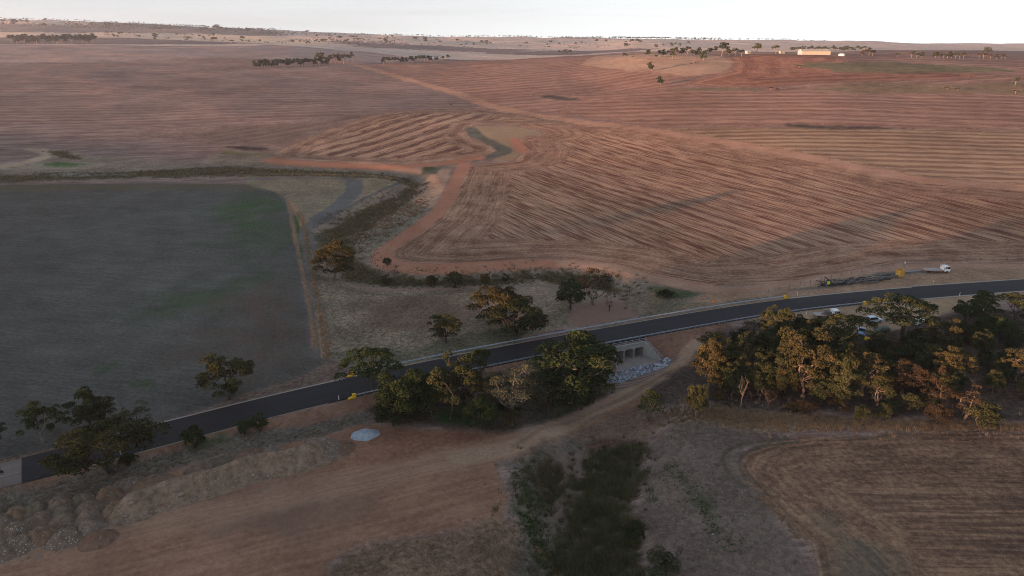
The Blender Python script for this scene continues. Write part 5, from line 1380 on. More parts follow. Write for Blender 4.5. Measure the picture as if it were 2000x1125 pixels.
G_ROAD = 'gum trees along the road'
NEAR = [
 # west roadside
 (84, 866, 92, 74, 'lean', 0, 'green', 'b', 'gum tree with a bare leaning pale trunk, leftmost whole tree by the road'),
 (176, 846, 98, 88, 'gum', 0, 'green', 'd', 'bright green gum tree rising behind the sprawling roadside tree'),
 (206, 838, 76, 62, 'gum', 1, 'olive', 'd', 'olive crowned gum tree right of the bright green one, across the road'),
 (222, 921, 136, 190, 'lean', 1, 'olive', 'd', 'wide sprawling gum tree leaning over the dark road in the lower left'),
 (262, 843, 66, 70, 'sparse', 0, 'olive', 'd', 'thin crowned gum tree on the far road edge right of the sprawling tree'),
 (-14, 872, 52, 56, 'gum', 2, 'green', 'd', 'gum tree cut by the left edge above the grey gravel road'),
 (-14, 962, 62, 44, 'gum', 3, 'dark', 'd', 'dark tree cut by the left edge below the grey gravel road'),
 (446, 781, 104, 108, 'lean', 2, 'olive', 'd', 'lone gum tree with a dark forked trunk at the green paddock corner'),
 # clump between road and yard
 (734, 766, 84, 112, 'umbrella', 0, 'green', 'd', 'flat crowned gum tree hanging over the road by the western terminals'),
 (786, 826, 124, 118, 'round', 0, 'green', 'd', 'big dense green tree at the left end of the clump below the road'),
 (768, 832, 70, 90, 'round', 1, 'dark', 'd', 'dark low tree at the left foot of the clump below the road'),
 (878, 818, 138, 104, 'gum', 1, 'olive', 'd', 'tall olive gum tree in the middle of the clump below the road'),
 (844, 812, 92, 78, 'round', 2, 'green', 'd', 'dense green tree filling the clump left of the tall olive gum'),
 (941, 748, 68, 44, 'umbrella', 1, 'green', 'd', 'slender tree with a small crown sticking up over the near rail'),
 (938, 838, 68, 82, 'round', 3, 'green', 'd', 'low green tree at the front of the clump beside the green grass'),
 (1000, 812, 112, 106, 'sparse', 1, 'grey', 'b', 'grey green thin crowned tree right of the clump middle'),
 (968, 800, 80, 72, 'gum', 2, 'grey', 'b', 'grey green gum tree behind the low green one in the clump'),
 (1000, 832, 38, 38, 'shrub', 0, 'tan', 'b', 'small yellowish shrub at the yard edge of the clump'),
 (1112, 786, 152, 172, 'gum', 3, 'green', 'b', 'broad green gum tree covering the left end of the culvert'),
 (1160, 744, 100, 104, 'gum', 0, 'olive', 'b', 'olive gum tree leaning in front of the culvert cells'),
 (1070, 806, 96, 84, 'round', 0, 'dark', 'd', 'dark dense tree left of the broad culvert gum'),
 (1092, 760, 78, 46, 'round', 1, 'tan', 'b', 'yellow leafed tree left of the broad culvert gum'),
 (1112, 762, 70, 42, 'gum', 1, 'tan', 'b', 'tall yellow leafed sapling in front of the broad culvert gum'),
 (1150, 766, 48, 58, 'round', 2, 'tan', 'b', 'low yellow leafed tree beside the rock apron'),
 # north of the road
 (974, 640, 96, 116, 'gum', 2, 'tan', 'b', 'large orange leafed gum tree north of the road by the creek'),
 (1006, 656, 82, 138, 'round', 3, 'dark', 'd', 'wide dark green tree against the far rail, beside the orange gum'),
 (872, 670, 66, 62, 'gum', 3, 'olive', 'd', 'small olive gum tree alone on the grass north of the road'),
 (656, 548, 86, 92, 'round', 1, 'tan', 'b', 'round orange brown tree on the creek bank by the paddock track'),
 (1114, 604, 66, 68, 'round', 2, 'green', 'd', 'dark green round tree on the bare bank north of the road'),
 (1160, 596, 76, 84, 'sparse', 2, 'brown', 'b', 'thin brownish tree with bare branches beside the dark green round tree'),
 # the bush
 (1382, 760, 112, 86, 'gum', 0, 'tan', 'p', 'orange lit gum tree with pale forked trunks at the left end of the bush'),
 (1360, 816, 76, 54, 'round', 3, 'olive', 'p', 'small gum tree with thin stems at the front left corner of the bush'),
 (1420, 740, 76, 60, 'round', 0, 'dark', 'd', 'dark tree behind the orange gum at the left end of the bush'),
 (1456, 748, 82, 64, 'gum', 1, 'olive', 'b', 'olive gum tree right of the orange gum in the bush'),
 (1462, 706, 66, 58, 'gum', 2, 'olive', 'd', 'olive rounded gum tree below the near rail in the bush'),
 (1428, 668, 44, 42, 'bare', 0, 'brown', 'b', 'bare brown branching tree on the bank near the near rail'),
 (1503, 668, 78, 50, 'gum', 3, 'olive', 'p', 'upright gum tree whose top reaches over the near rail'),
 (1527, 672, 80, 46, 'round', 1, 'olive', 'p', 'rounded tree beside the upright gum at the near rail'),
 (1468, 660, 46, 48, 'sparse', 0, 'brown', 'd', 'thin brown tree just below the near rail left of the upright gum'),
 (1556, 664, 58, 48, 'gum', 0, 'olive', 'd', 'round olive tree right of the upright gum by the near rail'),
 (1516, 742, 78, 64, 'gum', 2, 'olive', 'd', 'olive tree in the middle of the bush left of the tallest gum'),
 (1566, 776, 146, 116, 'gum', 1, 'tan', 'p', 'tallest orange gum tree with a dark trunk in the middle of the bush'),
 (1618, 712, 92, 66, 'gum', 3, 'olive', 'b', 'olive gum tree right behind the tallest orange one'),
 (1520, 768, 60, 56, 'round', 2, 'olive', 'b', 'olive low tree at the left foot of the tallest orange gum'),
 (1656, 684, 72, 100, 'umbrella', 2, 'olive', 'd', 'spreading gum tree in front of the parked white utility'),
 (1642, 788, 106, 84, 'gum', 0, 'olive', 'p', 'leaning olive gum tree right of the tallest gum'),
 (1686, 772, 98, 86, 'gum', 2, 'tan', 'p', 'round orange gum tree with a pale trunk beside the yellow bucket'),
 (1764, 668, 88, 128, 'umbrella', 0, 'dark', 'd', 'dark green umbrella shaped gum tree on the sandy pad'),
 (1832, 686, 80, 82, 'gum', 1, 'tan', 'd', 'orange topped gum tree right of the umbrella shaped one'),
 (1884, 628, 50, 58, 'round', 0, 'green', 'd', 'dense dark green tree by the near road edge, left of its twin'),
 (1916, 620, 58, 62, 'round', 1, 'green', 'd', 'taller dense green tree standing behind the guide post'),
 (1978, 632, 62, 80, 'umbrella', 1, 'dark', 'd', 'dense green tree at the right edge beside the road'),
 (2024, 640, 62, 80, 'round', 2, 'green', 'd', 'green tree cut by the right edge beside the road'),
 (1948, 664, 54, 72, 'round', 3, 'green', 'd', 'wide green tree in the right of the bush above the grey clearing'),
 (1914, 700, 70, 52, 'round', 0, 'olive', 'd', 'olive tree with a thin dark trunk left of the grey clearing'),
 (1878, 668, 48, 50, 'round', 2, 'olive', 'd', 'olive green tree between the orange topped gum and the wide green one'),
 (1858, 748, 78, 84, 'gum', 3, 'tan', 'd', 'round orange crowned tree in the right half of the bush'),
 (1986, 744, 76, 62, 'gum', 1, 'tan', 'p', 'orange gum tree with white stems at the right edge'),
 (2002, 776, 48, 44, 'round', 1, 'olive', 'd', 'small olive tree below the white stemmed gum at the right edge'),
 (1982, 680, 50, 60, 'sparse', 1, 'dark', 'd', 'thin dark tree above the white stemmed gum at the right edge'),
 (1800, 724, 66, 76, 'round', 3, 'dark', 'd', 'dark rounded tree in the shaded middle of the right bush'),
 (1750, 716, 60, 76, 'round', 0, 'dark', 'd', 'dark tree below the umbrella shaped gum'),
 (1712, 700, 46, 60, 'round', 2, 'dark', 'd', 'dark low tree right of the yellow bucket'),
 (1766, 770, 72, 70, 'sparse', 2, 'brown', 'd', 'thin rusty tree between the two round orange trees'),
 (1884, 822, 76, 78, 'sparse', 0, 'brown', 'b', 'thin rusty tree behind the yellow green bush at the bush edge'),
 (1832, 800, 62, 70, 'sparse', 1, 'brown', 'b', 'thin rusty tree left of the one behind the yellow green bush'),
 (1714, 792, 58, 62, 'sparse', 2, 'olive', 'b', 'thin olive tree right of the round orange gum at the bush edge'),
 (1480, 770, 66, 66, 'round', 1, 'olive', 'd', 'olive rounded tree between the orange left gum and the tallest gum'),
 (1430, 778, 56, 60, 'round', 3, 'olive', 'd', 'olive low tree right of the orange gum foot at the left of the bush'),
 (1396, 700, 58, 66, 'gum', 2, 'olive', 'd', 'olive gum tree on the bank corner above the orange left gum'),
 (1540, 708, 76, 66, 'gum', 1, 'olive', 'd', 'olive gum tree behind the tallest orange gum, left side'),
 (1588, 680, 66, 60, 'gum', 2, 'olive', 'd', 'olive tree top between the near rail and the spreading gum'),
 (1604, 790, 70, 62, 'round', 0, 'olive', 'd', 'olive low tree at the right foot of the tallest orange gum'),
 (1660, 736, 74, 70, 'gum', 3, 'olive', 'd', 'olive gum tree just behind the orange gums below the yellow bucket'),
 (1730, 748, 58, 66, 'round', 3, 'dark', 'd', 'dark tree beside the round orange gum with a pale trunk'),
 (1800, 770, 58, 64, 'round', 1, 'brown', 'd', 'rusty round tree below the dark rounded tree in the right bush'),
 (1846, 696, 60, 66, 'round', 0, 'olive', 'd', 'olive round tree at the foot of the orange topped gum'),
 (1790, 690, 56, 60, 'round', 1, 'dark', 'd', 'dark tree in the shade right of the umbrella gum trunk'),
 (1930, 730, 44, 56, 'round', 2, 'dark', 'd', 'dark low tree at the edge of the grey clearing'),
 (1830, 830, 50, 60, 'round', 3, 'brown', 'd', 'rusty low tree at the bush edge left of the yellow green bush'),
 (820, 800, 84, 76, 'gum', 0, 'green', 'd', 'green gum tree between the big dense tree and the tall olive gum'),
 (916, 800, 92, 78, 'gum', 2, 'olive', 'd', 'olive gum tree right of the tall olive gum in the clump'),
 (1040, 800, 84, 76, 'round', 3, 'grey', 'd', 'grey green round tree between the thin crowned tree and the dark dense one'),
 (1136, 800, 60, 60, 'round', 1, 'dark', 'd', 'dark low tree under the broad culvert gum'),
]
for t in NEAR: px_tree(*t, group=G_ROAD)
SHRUBS = [
 (455, 772, 24, 24, 'shrub', 1, 'green', 'd', 'small green shrub at the foot of the lone paddock corner gum'),
 (381, 875, 50, 50, 'shrub', 0, 'green', 'd', 'dense dark shrub alone on the near verge above the spoil heaps'),
 (478, 849, 32, 36, 'shrub', 1, 'green', 'd', 'left and smaller of the two round shrubs on the near verge'),
 (507, 842, 42, 38, 'shrub', 2, 'green', 'd', 'right and larger of the two round shrubs on the near verge'),
 (252, 908, 26, 36, 'shrub', 3, 'dark', 'd', 'low scrubby shrub right of the sprawling tree trunk'),
 (100, 842, 18, 18, 'shrub', 0, 'green', 'd', 'tiny shrub between the leaning gum and the bright green gum'),
 (1269, 824, 66, 58, 'broom', 0, 'green', 'b', 'brush like upright shrub beside the bend of the haul track'),
 (757, 521, 22, 20, 'round', 0, 'dark', 'd', 'small dark tree at the bend of the red track'),
 (755, 557, 24, 24, 'shrub', 2, 'tan', 'd', 'small yellowish shrub in the creek, leftmost of its row'),
 (843, 560, 26, 26, 'shrub', 3, 'tan', 'd', 'small orange shrub in the creek, second of its row'),
 (887, 562, 36, 38, 'shrub', 0, 'olive', 'd', 'largest green shrub of the row in the creek'),
 (948, 560, 30, 24, 'shrub', 1, 'tan', 'd', 'upright orange shrub in the creek right of the largest one'),
 (988, 554, 22, 18, 'shrub', 2, 'olive', 'd', 'small shrub in the creek, rightmost of its row'),
 (1775, 802, 40, 44, 'shrub', 3, 'olive', 'd', 'round yellow green shrub in the bush left of the rusty trees'),
 (1918, 838, 64, 68, 'shrub', 0, 'olive', 'b', 'yellow green round bush at the front of the right bush edge'),
 (1680, 826, 38, 38, 'shrub', 1, 'olive', 'b', 'left of two small olive shrubs at the front bush edge'),
 (1724, 820, 34, 36, 'shrub', 2, 'olive', 'b', 'right of two small olive shrubs at the front bush edge'),
 (1240, 1058, 44, 50, 'shrub', 3, 'dark', 'd', 'green rush clump right of the reed bed in the lower middle'),
 (1290, 1132, 60, 80, 'shrub', 1, 'grey', 'd', 'grey green bush at the bottom edge right of the reed bed'),
 (1300, 580, 16, 40, 'shrub', 0, 'dark', 'd', 'flat dark brush by the red track east of the creek'),
]
for t in SHRUBS: px_tree(*t, name='shrub', cat='shrub', group='shrubs')
DEAD = [
 (1447, 798, 70, 30, 'bare', 1, 'brown', 'b', 'slender dead tree with a bare stem at the front of the bush'),
 (1896, 762, 44, 40, 'bare', 2, 'brown', 'p', 'bleached dead shrub in the grey clearing of the bush'),
 (1334, 812, 40, 34, 'bare', 3, 'brown', 'b', 'leafless shrub left of the small front corner gum'),
 (1500, 802, 52, 60, 'bare', 0, 'brown', 'd', 'grey leafless tree among brown scrub at the bush front'),
 (1190, 608, 26, 40, 'bare', 1, 'brown', 'd', 'dead dark branches lying by the far rail near the brownish tree'),
 (1284, 578, 16, 44, 'bare', 2, 'brown', 'd', 'fallen dead branches beside the red track bend'),
 (1497, 177, 17, 10, 'bare', 3, 'brown', 'd', 'dead tree left of a pair in the far red paddock'),
 (1532, 170, 14, 12, 'bare', 0, 'brown', 'd', 'dead leaning tree right of a pair in the far red paddock'),
]
for t in DEAD: px_tree(*t, name='dead_tree', cat='dead tree', group='dead trees')

# scrub that fills the floor of the bush and the clump
rg = random.Random(21)
def scrub(poly, n, hmin, hmax, leaves, label, group):
    for x, y in in_poly(rg, world_poly(poly), n):
        h = rg.uniform(hmin, hmax)
        plant('scrub_bush', rg.choice(['shrub', 'shrub', 'sparse', 'bare']) if 'brown' in leaves else 'shrub', rg.randrange(4) if True else 0, rg.choice(leaves), 'd', (x, y, zat(x, y)), h, h * rg.uniform(1.0, 1.7), label, 'bush', group)
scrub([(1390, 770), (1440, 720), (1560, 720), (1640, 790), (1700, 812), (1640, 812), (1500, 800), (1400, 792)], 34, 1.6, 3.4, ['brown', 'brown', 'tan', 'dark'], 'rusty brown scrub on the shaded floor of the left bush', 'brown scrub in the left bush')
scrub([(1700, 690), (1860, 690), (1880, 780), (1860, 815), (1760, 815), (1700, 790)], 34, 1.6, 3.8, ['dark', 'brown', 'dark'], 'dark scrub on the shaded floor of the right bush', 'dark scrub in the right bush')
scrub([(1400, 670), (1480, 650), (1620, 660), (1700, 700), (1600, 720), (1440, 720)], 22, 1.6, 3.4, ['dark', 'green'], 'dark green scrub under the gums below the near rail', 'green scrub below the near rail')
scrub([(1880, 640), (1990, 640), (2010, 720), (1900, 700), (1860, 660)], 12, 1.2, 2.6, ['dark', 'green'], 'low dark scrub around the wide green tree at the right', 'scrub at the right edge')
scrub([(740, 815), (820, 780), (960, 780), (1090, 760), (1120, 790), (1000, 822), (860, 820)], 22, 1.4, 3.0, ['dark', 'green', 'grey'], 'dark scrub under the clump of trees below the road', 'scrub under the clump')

rg = random.Random(52)
def fill(poly, n, hmin, hmax, kinds, leaves, label, group):
    for x, y in in_poly(rg, world_poly(poly), n):
        h = rg.uniform(hmin, hmax)
        plant('gum_tree', rg.choice(kinds), rg.randrange(4), rg.choice(leaves), 'd', (x, y, zat(x, y)), h, h * rg.uniform(0.75, 1.05), label, 'tree', group)
fill([(1370, 740), (1440, 690), (1560, 690), (1640, 740), (1640, 785), (1480, 775), (1390, 765)], 16, 6, 9.5, ['gum', 'round', 'gum'], ['olive', 'tan', 'olive', 'dark'], 'olive gum tree in the crowded middle of the left bush', 'crowded gums of the left bush')
fill([(1480, 690), (1500, 660), (1600, 650), (1640, 690), (1620, 720), (1500, 715)], 9, 5, 8, ['gum', 'round'], ['olive', 'dark', 'olive'], 'dark olive gum tree crowded under the near rail', 'crowded gums under the near rail')
fill([(1700, 700), (1860, 700), (1900, 760), (1860, 805), (1740, 800), (1690, 760)], 16, 4.5, 7.5, ['gum', 'round', 'round'], ['dark', 'olive', 'dark', 'brown'], 'dark gum tree in the shaded crowd of the right bush', 'shaded crowd of the right bush')
fill([(1880, 650), (1990, 650), (2010, 700), (1900, 690)], 9, 4, 6.5, ['round', 'gum'], ['green', 'dark'], 'dark green low tree in the right edge crowd', 'right edge crowd')

fill([(1890, 700), (2010, 690), (2030, 780), (1960, 790), (1900, 760)], 9, 3, 5.5, ['round', 'gum'], ['olive', 'dark', 'green'], 'low olive tree scattered in the grey clearing at the right edge', 'low trees in the grey clearing')

# ------------------------------------------------------------------ far trees: one small mesh each
def far_mesh(seed, n=150, stem=True, sq=1.0):
    rs = np.random.RandomState(seed)
    cl = []
    for i in range(9):
        a = rs.uniform(0, 6.28); r = rs.uniform(0.5, 3.2)
        cl.append((math.cos(a) * r, math.sin(a) * r, rs.uniform(5.2, 8.6) - 0.3 * r, rs.uniform(1.2, 1.9), rs.uniform(0.8, 1.4), rs.uniform(0.1, 0.8)))
    if seed % 3 == 0:
        cl += [(rs.uniform(-2, 2), rs.uniform(-2, 2), rs.uniform(2, 4), 1.6, 1.4, 0.2) for _ in range(5)]
    c = leaves_mesh('far_tree', cl, n / 9, 1.05, rs, 0.1)
    V = np.empty(len(c.vertices) * 3, np.float32); c.vertices.foreach_get('co', V); V = V.reshape(-1, 3)
    T = np.empty(len(c.vertices), np.float32); c.attributes['tone'].data.foreach_get('value', T)
    b = MB(); b.tube([(0, 0, -0.6), (0.2, 0, 3), (0.3, 0.2, 6.5)], [0.4, 0.28, 0.12], 4)
    for i in range(3): b.tube([(0.2, 0, 3), (cl[i][0], cl[i][1], cl[i][2])], [0.2, 0.06], 3)
    k = len(V)
    me = bpy.data.meshes.new('far_tree')
    me.from_pydata(V.tolist() + b.v, [], [(i, i + 1, i + 2, i + 3) for i in range(0, k, 4)] + [tuple(j + k for j in f) for f in b.f])
    a = me.attributes.new('tone', 'FLOAT', 'POINT'); a.data.foreach_set('value', np.r_[T, np.zeros(len(b.v))].astype(np.float32))
    me.materials.append(LEAF['dark']); me.materials.append(M_BARK)
    me.polygons.foreach_set('material_index', [0] * (k // 4) + [1] * len(b.f))
    return me
FAR = [far_mesh(200 + i) for i in range(6)]
FAR_LEAF = {}
def far_tree(px, py, hpx, wpx, label, group, leaf='dark', name='far_tree', cat='tree', p=None):
    p = at(px, py) if p is None else p
    m = mpp(p.y, p.z); k = RNG.randrange(6)
    if (k, leaf) not in FAR_LEAF:
        me = FAR[k]
        if leaf != 'dark':
            me = me.copy(); me.materials[0] = LEAF[leaf]
        FAR_LEAF[(k, leaf)] = me
    o = bpy.data.objects.new(name, FAR_LEAF[(k, leaf)]); COL.objects.link(o)
    o.location = p; o.rotation_euler = (0, 0, RNG.uniform(0, 6.28))
    o.scale = (wpx * m / 8.4, wpx * m / 8.4, hpx * m / 9.3)
    return tag(o, label, cat, group)

rg = random.Random(33)
# windbreak rows in the middle distance
for i in range(27):
    f = i / 26
    far_tree(500 + 142 * f, 133.5 - 5.5 * f, rg.uniform(14, 17), rg.uniform(10, 14), 'dark tree in the long windbreak row left of the middle distance', 'long windbreak row', rg.choice(['dark', 'green', 'dark']))
for i in range(9):
    far_tree(622 + 66 * i / 8, 125 - rg.uniform(0, 5), rg.uniform(14, 19), rg.uniform(10, 15), 'tree with sunlight put into its crown colour at the right end of the long windbreak', 'sunlit coloured windbreak end', rg.choice(['tan', 'brown', 'olive']))  # low sun on this cluster is put into its leaf colours
for i in range(17):
    f = i / 16
    far_tree(749 + 92 * f, 125 - 4 * f, rg.uniform(11, 14), rg.uniform(9, 12), 'dark tree in the short windbreak row near the picture middle', 'short windbreak row', rg.choice(['dark', 'green']))
for px, h, lb in [(852, 9, 'small pale tree just right of the short windbreak row'), (864, 10, 'middle tree of three right of the short windbreak row'), (876, 12, 'last dark tree right of the short windbreak row')]:
    far_tree(px, 119, h, 10, lb, None, 'dark')
# knoll and farmstead
KN = [(1221, 115, 13, 13, 'tree at the left end of the pale grassy knoll'), (1237, 114, 6, 5, 'tiny tree between two trees on the left of the knoll'),
      (1264, 117, 19, 15, 'upright tree on the crest of the pale knoll'), (1272, 139, 18, 17, 'umbrella shaped tree alone on the face of the pale knoll'),
      (1281, 115, 8, 8, 'small tree right of the upright knoll tree'), (1290, 166, 17, 19, 'lone round tree below the knoll at the red paddock edge'),
      (1313, 118, 17, 16, 'tree standing forward of the knoll crest row'), (1374, 118, 19, 18, 'forward tree below the farm tree row'),
      (1410, 110, 27, 26, 'tallest tree of the farm row left of the houses'), (1478, 106, 20, 26, 'broad dark tree left of the white house'), (1515, 105, 17, 17, 'dark tree beside the white house'),
      (880, 209, 6, 8, 'tiny bush alone by the diagonal track'), (1982, 168, 17, 13, 'thin tree near the right edge in the green strip'),
      (1925, 106, 14, 20, 'flat topped tree on the right ridge line')]
for px, py, h, w, lb in KN: far_tree(px, py, h, w, lb, 'trees near the farm', rg.choice(['dark', 'olive']))
for px in [1288, 1298, 1309, 1320, 1331, 1342, 1353, 1364, 1384, 1396, 1424, 1436, 1448]:
    far_tree(px, 112 - rg.uniform(0, 4), rg.uniform(13, 19), rg.uniform(13, 19), 'dark tree in the row on the knoll crest left of the farmhouse', 'knoll crest row', rg.choice(['dark', 'dark', 'olive']))
for px in range(1548, 1700, 7):
    far_tree(px, 100, rg.uniform(7, 11), rg.uniform(9, 14), 'dark tree in the belt behind the cream shed', 'belt behind the shed', 'dark')
for px, h in [(1690, 12), (1697, 13), (1704, 11), (1684, 9)]:
    far_tree(px, 109, h, 13, 'rusty tree in the little cluster right of the shed', 'rusty cluster', 'brown')
for px in [1752, 1780, 1790, 1800, 1826, 1834, 1842, 1850, 1858, 1866, 1874, 1882, 1912, 1920, 1934, 1946, 1956, 1963]:
    far_tree(px, 112 + (px - 1752) * 0.018, rg.uniform(8, 14), rg.uniform(9, 15), 'tree in the broken row along the right ridge', 'right ridge row', rg.choice(['dark', 'brown', 'dark']))
for px, py in [(1350, 126), (1358, 125), (1363, 124)]:
    far_tree(px, py, 4, 4.5, 'dark dot of a bush on the pale knoll below the row', 'dots on the knoll', 'dark', 'far_bush', 'bush')
for px, py, s in [(1720, 165, 4), (1850, 176, 6), (1870, 178, 6), (1984, 183, 8), (1505, 176, 6), (1516, 177, 6), (1560, 133, 6), (1660, 125, 4)]:
    far_tree(px, py, s, s * 2.2, 'low dark bush in the grassy strips of the right hill', 'bushes on the right hill', 'brown', 'far_bush', 'bush')
# wood at the far left edge of the field crest, each tree
for i in range(44):
    f = i / 43
    px = 22 + 166 * f + rg.uniform(-2, 2)
    py = 86.5
    a, s = ray(px, py); y = rg.uniform(2120, 2330)
    x = float(a) * y
    p = Vector((x, y, zat(x, y)))
    far_tree(0, 0, rg.uniform(13, 18), rg.uniform(11, 16), 'dark tree in the square wood on the far left', 'square wood on the far left', 'dark', p=p)
# scattered trees on the far hills
HILLS = [([(0, 40), (180, 46), (400, 52), (540, 66), (520, 70), (300, 62), (0, 52)], 34, 7.5, 'tree on the far left hill below the skyline'),
         ([(200, 66), (420, 72), (520, 86), (640, 84), (640, 90), (400, 84), (200, 72)], 30, 7, 'tree in the lines between the far left paddocks'),
         ([(540, 64), (900, 80), (1000, 84), (900, 92), (640, 84)], 30, 7, 'tree on the far middle hills'),
         ([(1000, 84), (1350, 84), (1350, 92), (1150, 98), (1000, 92)], 22, 7.5, 'tree on the far slope behind the knoll'),
         ([(1080, 104), (1120, 103), (1115, 106), (1085, 106)], 8, 7, 'dark tree in the clump in the hollow left of the knoll')]
for poly, n, h, lb in HILLS:
    for k in range(n):
        while True:
            px = rg.uniform(min(q[0] for q in poly), max(q[0] for q in poly)); py = rg.uniform(min(q[1] for q in poly), max(q[1] for q in poly))
            if poly_sd(np.array([px]), np.array([py]), np.array(poly))[0][0] > 0: break
        hh = h * rg.uniform(0.6, 1.3)
        far_tree(px, py, hh, hh * rg.uniform(1.0, 1.7), lb, lb.replace('tree', 'trees'), 'dark')
# far woods that read as one mass
def far_wood(pts, spread, hm, seed, n):
    rs = np.random.RandomState(seed); Vs = []; Ts = []
    src = []
    for me in FAR[:3]:
        k = sum(1 for p in me.polygons if p.material_index == 0) * 4
        V = np.empty(len(me.vertices) * 3, np.float32); me.vertices.foreach_get('co', V); V = V.reshape(-1, 3)[:k:]
        q = V.reshape(-1, 4, 3)[rs.permutation(k // 4)[:70]]
        src.append(q.reshape(-1, 3))
    for i in range(n):
        j = rs.randint(len(pts)); x, y = pts[j][:2] + rs.normal(size=2) * spread
        s = hm / 9.3 * rs.uniform(0.7, 1.25)
        Vs.append(src[rs.randint(3)] * [s * 1.25, s * 1.25, s] + [x, y, zat(x, y)])
        Ts.append(np.full(len(Vs[-1]), rs.uniform(0, 1)))
    V = np.concatenate(Vs); T = np.concatenate(Ts)
    me = bpy.data.meshes.new('far_wood'); me.from_pydata(V.tolist(), [], [(i, i + 1, i + 2, i + 3) for i in range(0, len(V), 4)])
    a = me.attributes.new('tone', 'FLOAT', 'POINT'); a.data.foreach_set('value', T.astype(np.float32))
    me.materials.append(LEAF['dark'])
    o = bpy.data.objects.new('far_wood', me); o['kind'] = 'stuff'; COL.objects.link(o)
def hill_pts(poly, n, seed):
    r2 = random.Random(seed); out = []
    while len(out) < n:
        px = r2.uniform(min(q[0] for q in poly), max(q[0] for q in poly)); py = r2.uniform(min(q[1] for q in poly), max(q[1] for q in poly))
        if poly_sd(np.array([px]), np.array([py]), np.array(poly))[0][0] > 0: out.append((px, py))
    return world_poly(out)
far_wood(hill_pts(HILLS[0][0], 60, 5), 14, 8, 71, 120)
far_wood(hill_pts(HILLS[1][0], 30, 6), 10, 8, 72, 60)
far_wood(hill_pts(HILLS[2][0], 50, 7), 14, 8, 73, 110)
far_wood(hill_pts(HILLS[3][0], 30, 8), 14, 8, 74, 60)
far_wood(hill_pts([(130, 44), (240, 46), (420, 56), (400, 62), (240, 58), (130, 52)], 40, 9), 22, 10, 75, 190)
far_wood(hill_pts([(430, 50), (500, 52), (580, 66), (520, 70), (440, 62)], 40, 10), 22, 10, 76, 200)
far_wood(hill_pts([(560, 80), (720, 80), (780, 86), (700, 90), (600, 86)], 20, 11), 18, 9, 77, 90)
def ridge_pts(px0, px1, n, y0=3300, y1=4300):
    out = []
    ys = np.linspace(y0, y1, 60)
    for px in np.linspace(px0, px1, n):
        a = (px - 1000) / FPX
        h = ground_h(a * ys, ys); k = np.argmax((h - CAM_H) / ys)
        out.append((a * ys[k], ys[k] - 70))
    return np.array(out)
far_wood(ridge_pts(1090, 1370, 30), 45, 11, 61, 330)
far_wood(ridge_pts(0, 130, 12), 45, 10, 62, 70)
far_wood(ridge_pts(150, 420, 24), 50, 9, 63, 80)
far_wood(ridge_pts(420, 540, 16), 70, 10, 64, 190)
far_wood(ridge_pts(560, 900, 30), 60, 9, 65, 150)
far_wood(ridge_pts(880, 1090, 20), 60, 9, 66, 90)
far_wood(ridge_pts(1370, 1560, 12), 40, 9, 67, 60)
far_wood(world_poly([(100, 52), (160, 52), (200, 53), (240, 52)]), 60, 11, 68, 60)

# ------------------------------------------------------------------ vehicles
def wheel(b_parent, x, y, r, w):
    t = MB(); t.tube([(x, y - w / 2, r), (x, y + w / 2, r)], r, 16); o = t.build('wheel', M_RUBBER, b_parent)
    h = MB(); h.tube([(x, y - w / 2 - 0.01, r), (x, y + w / 2 + 0.01, r)], r * 0.52, 10); h.build('rim', M_POST, o)

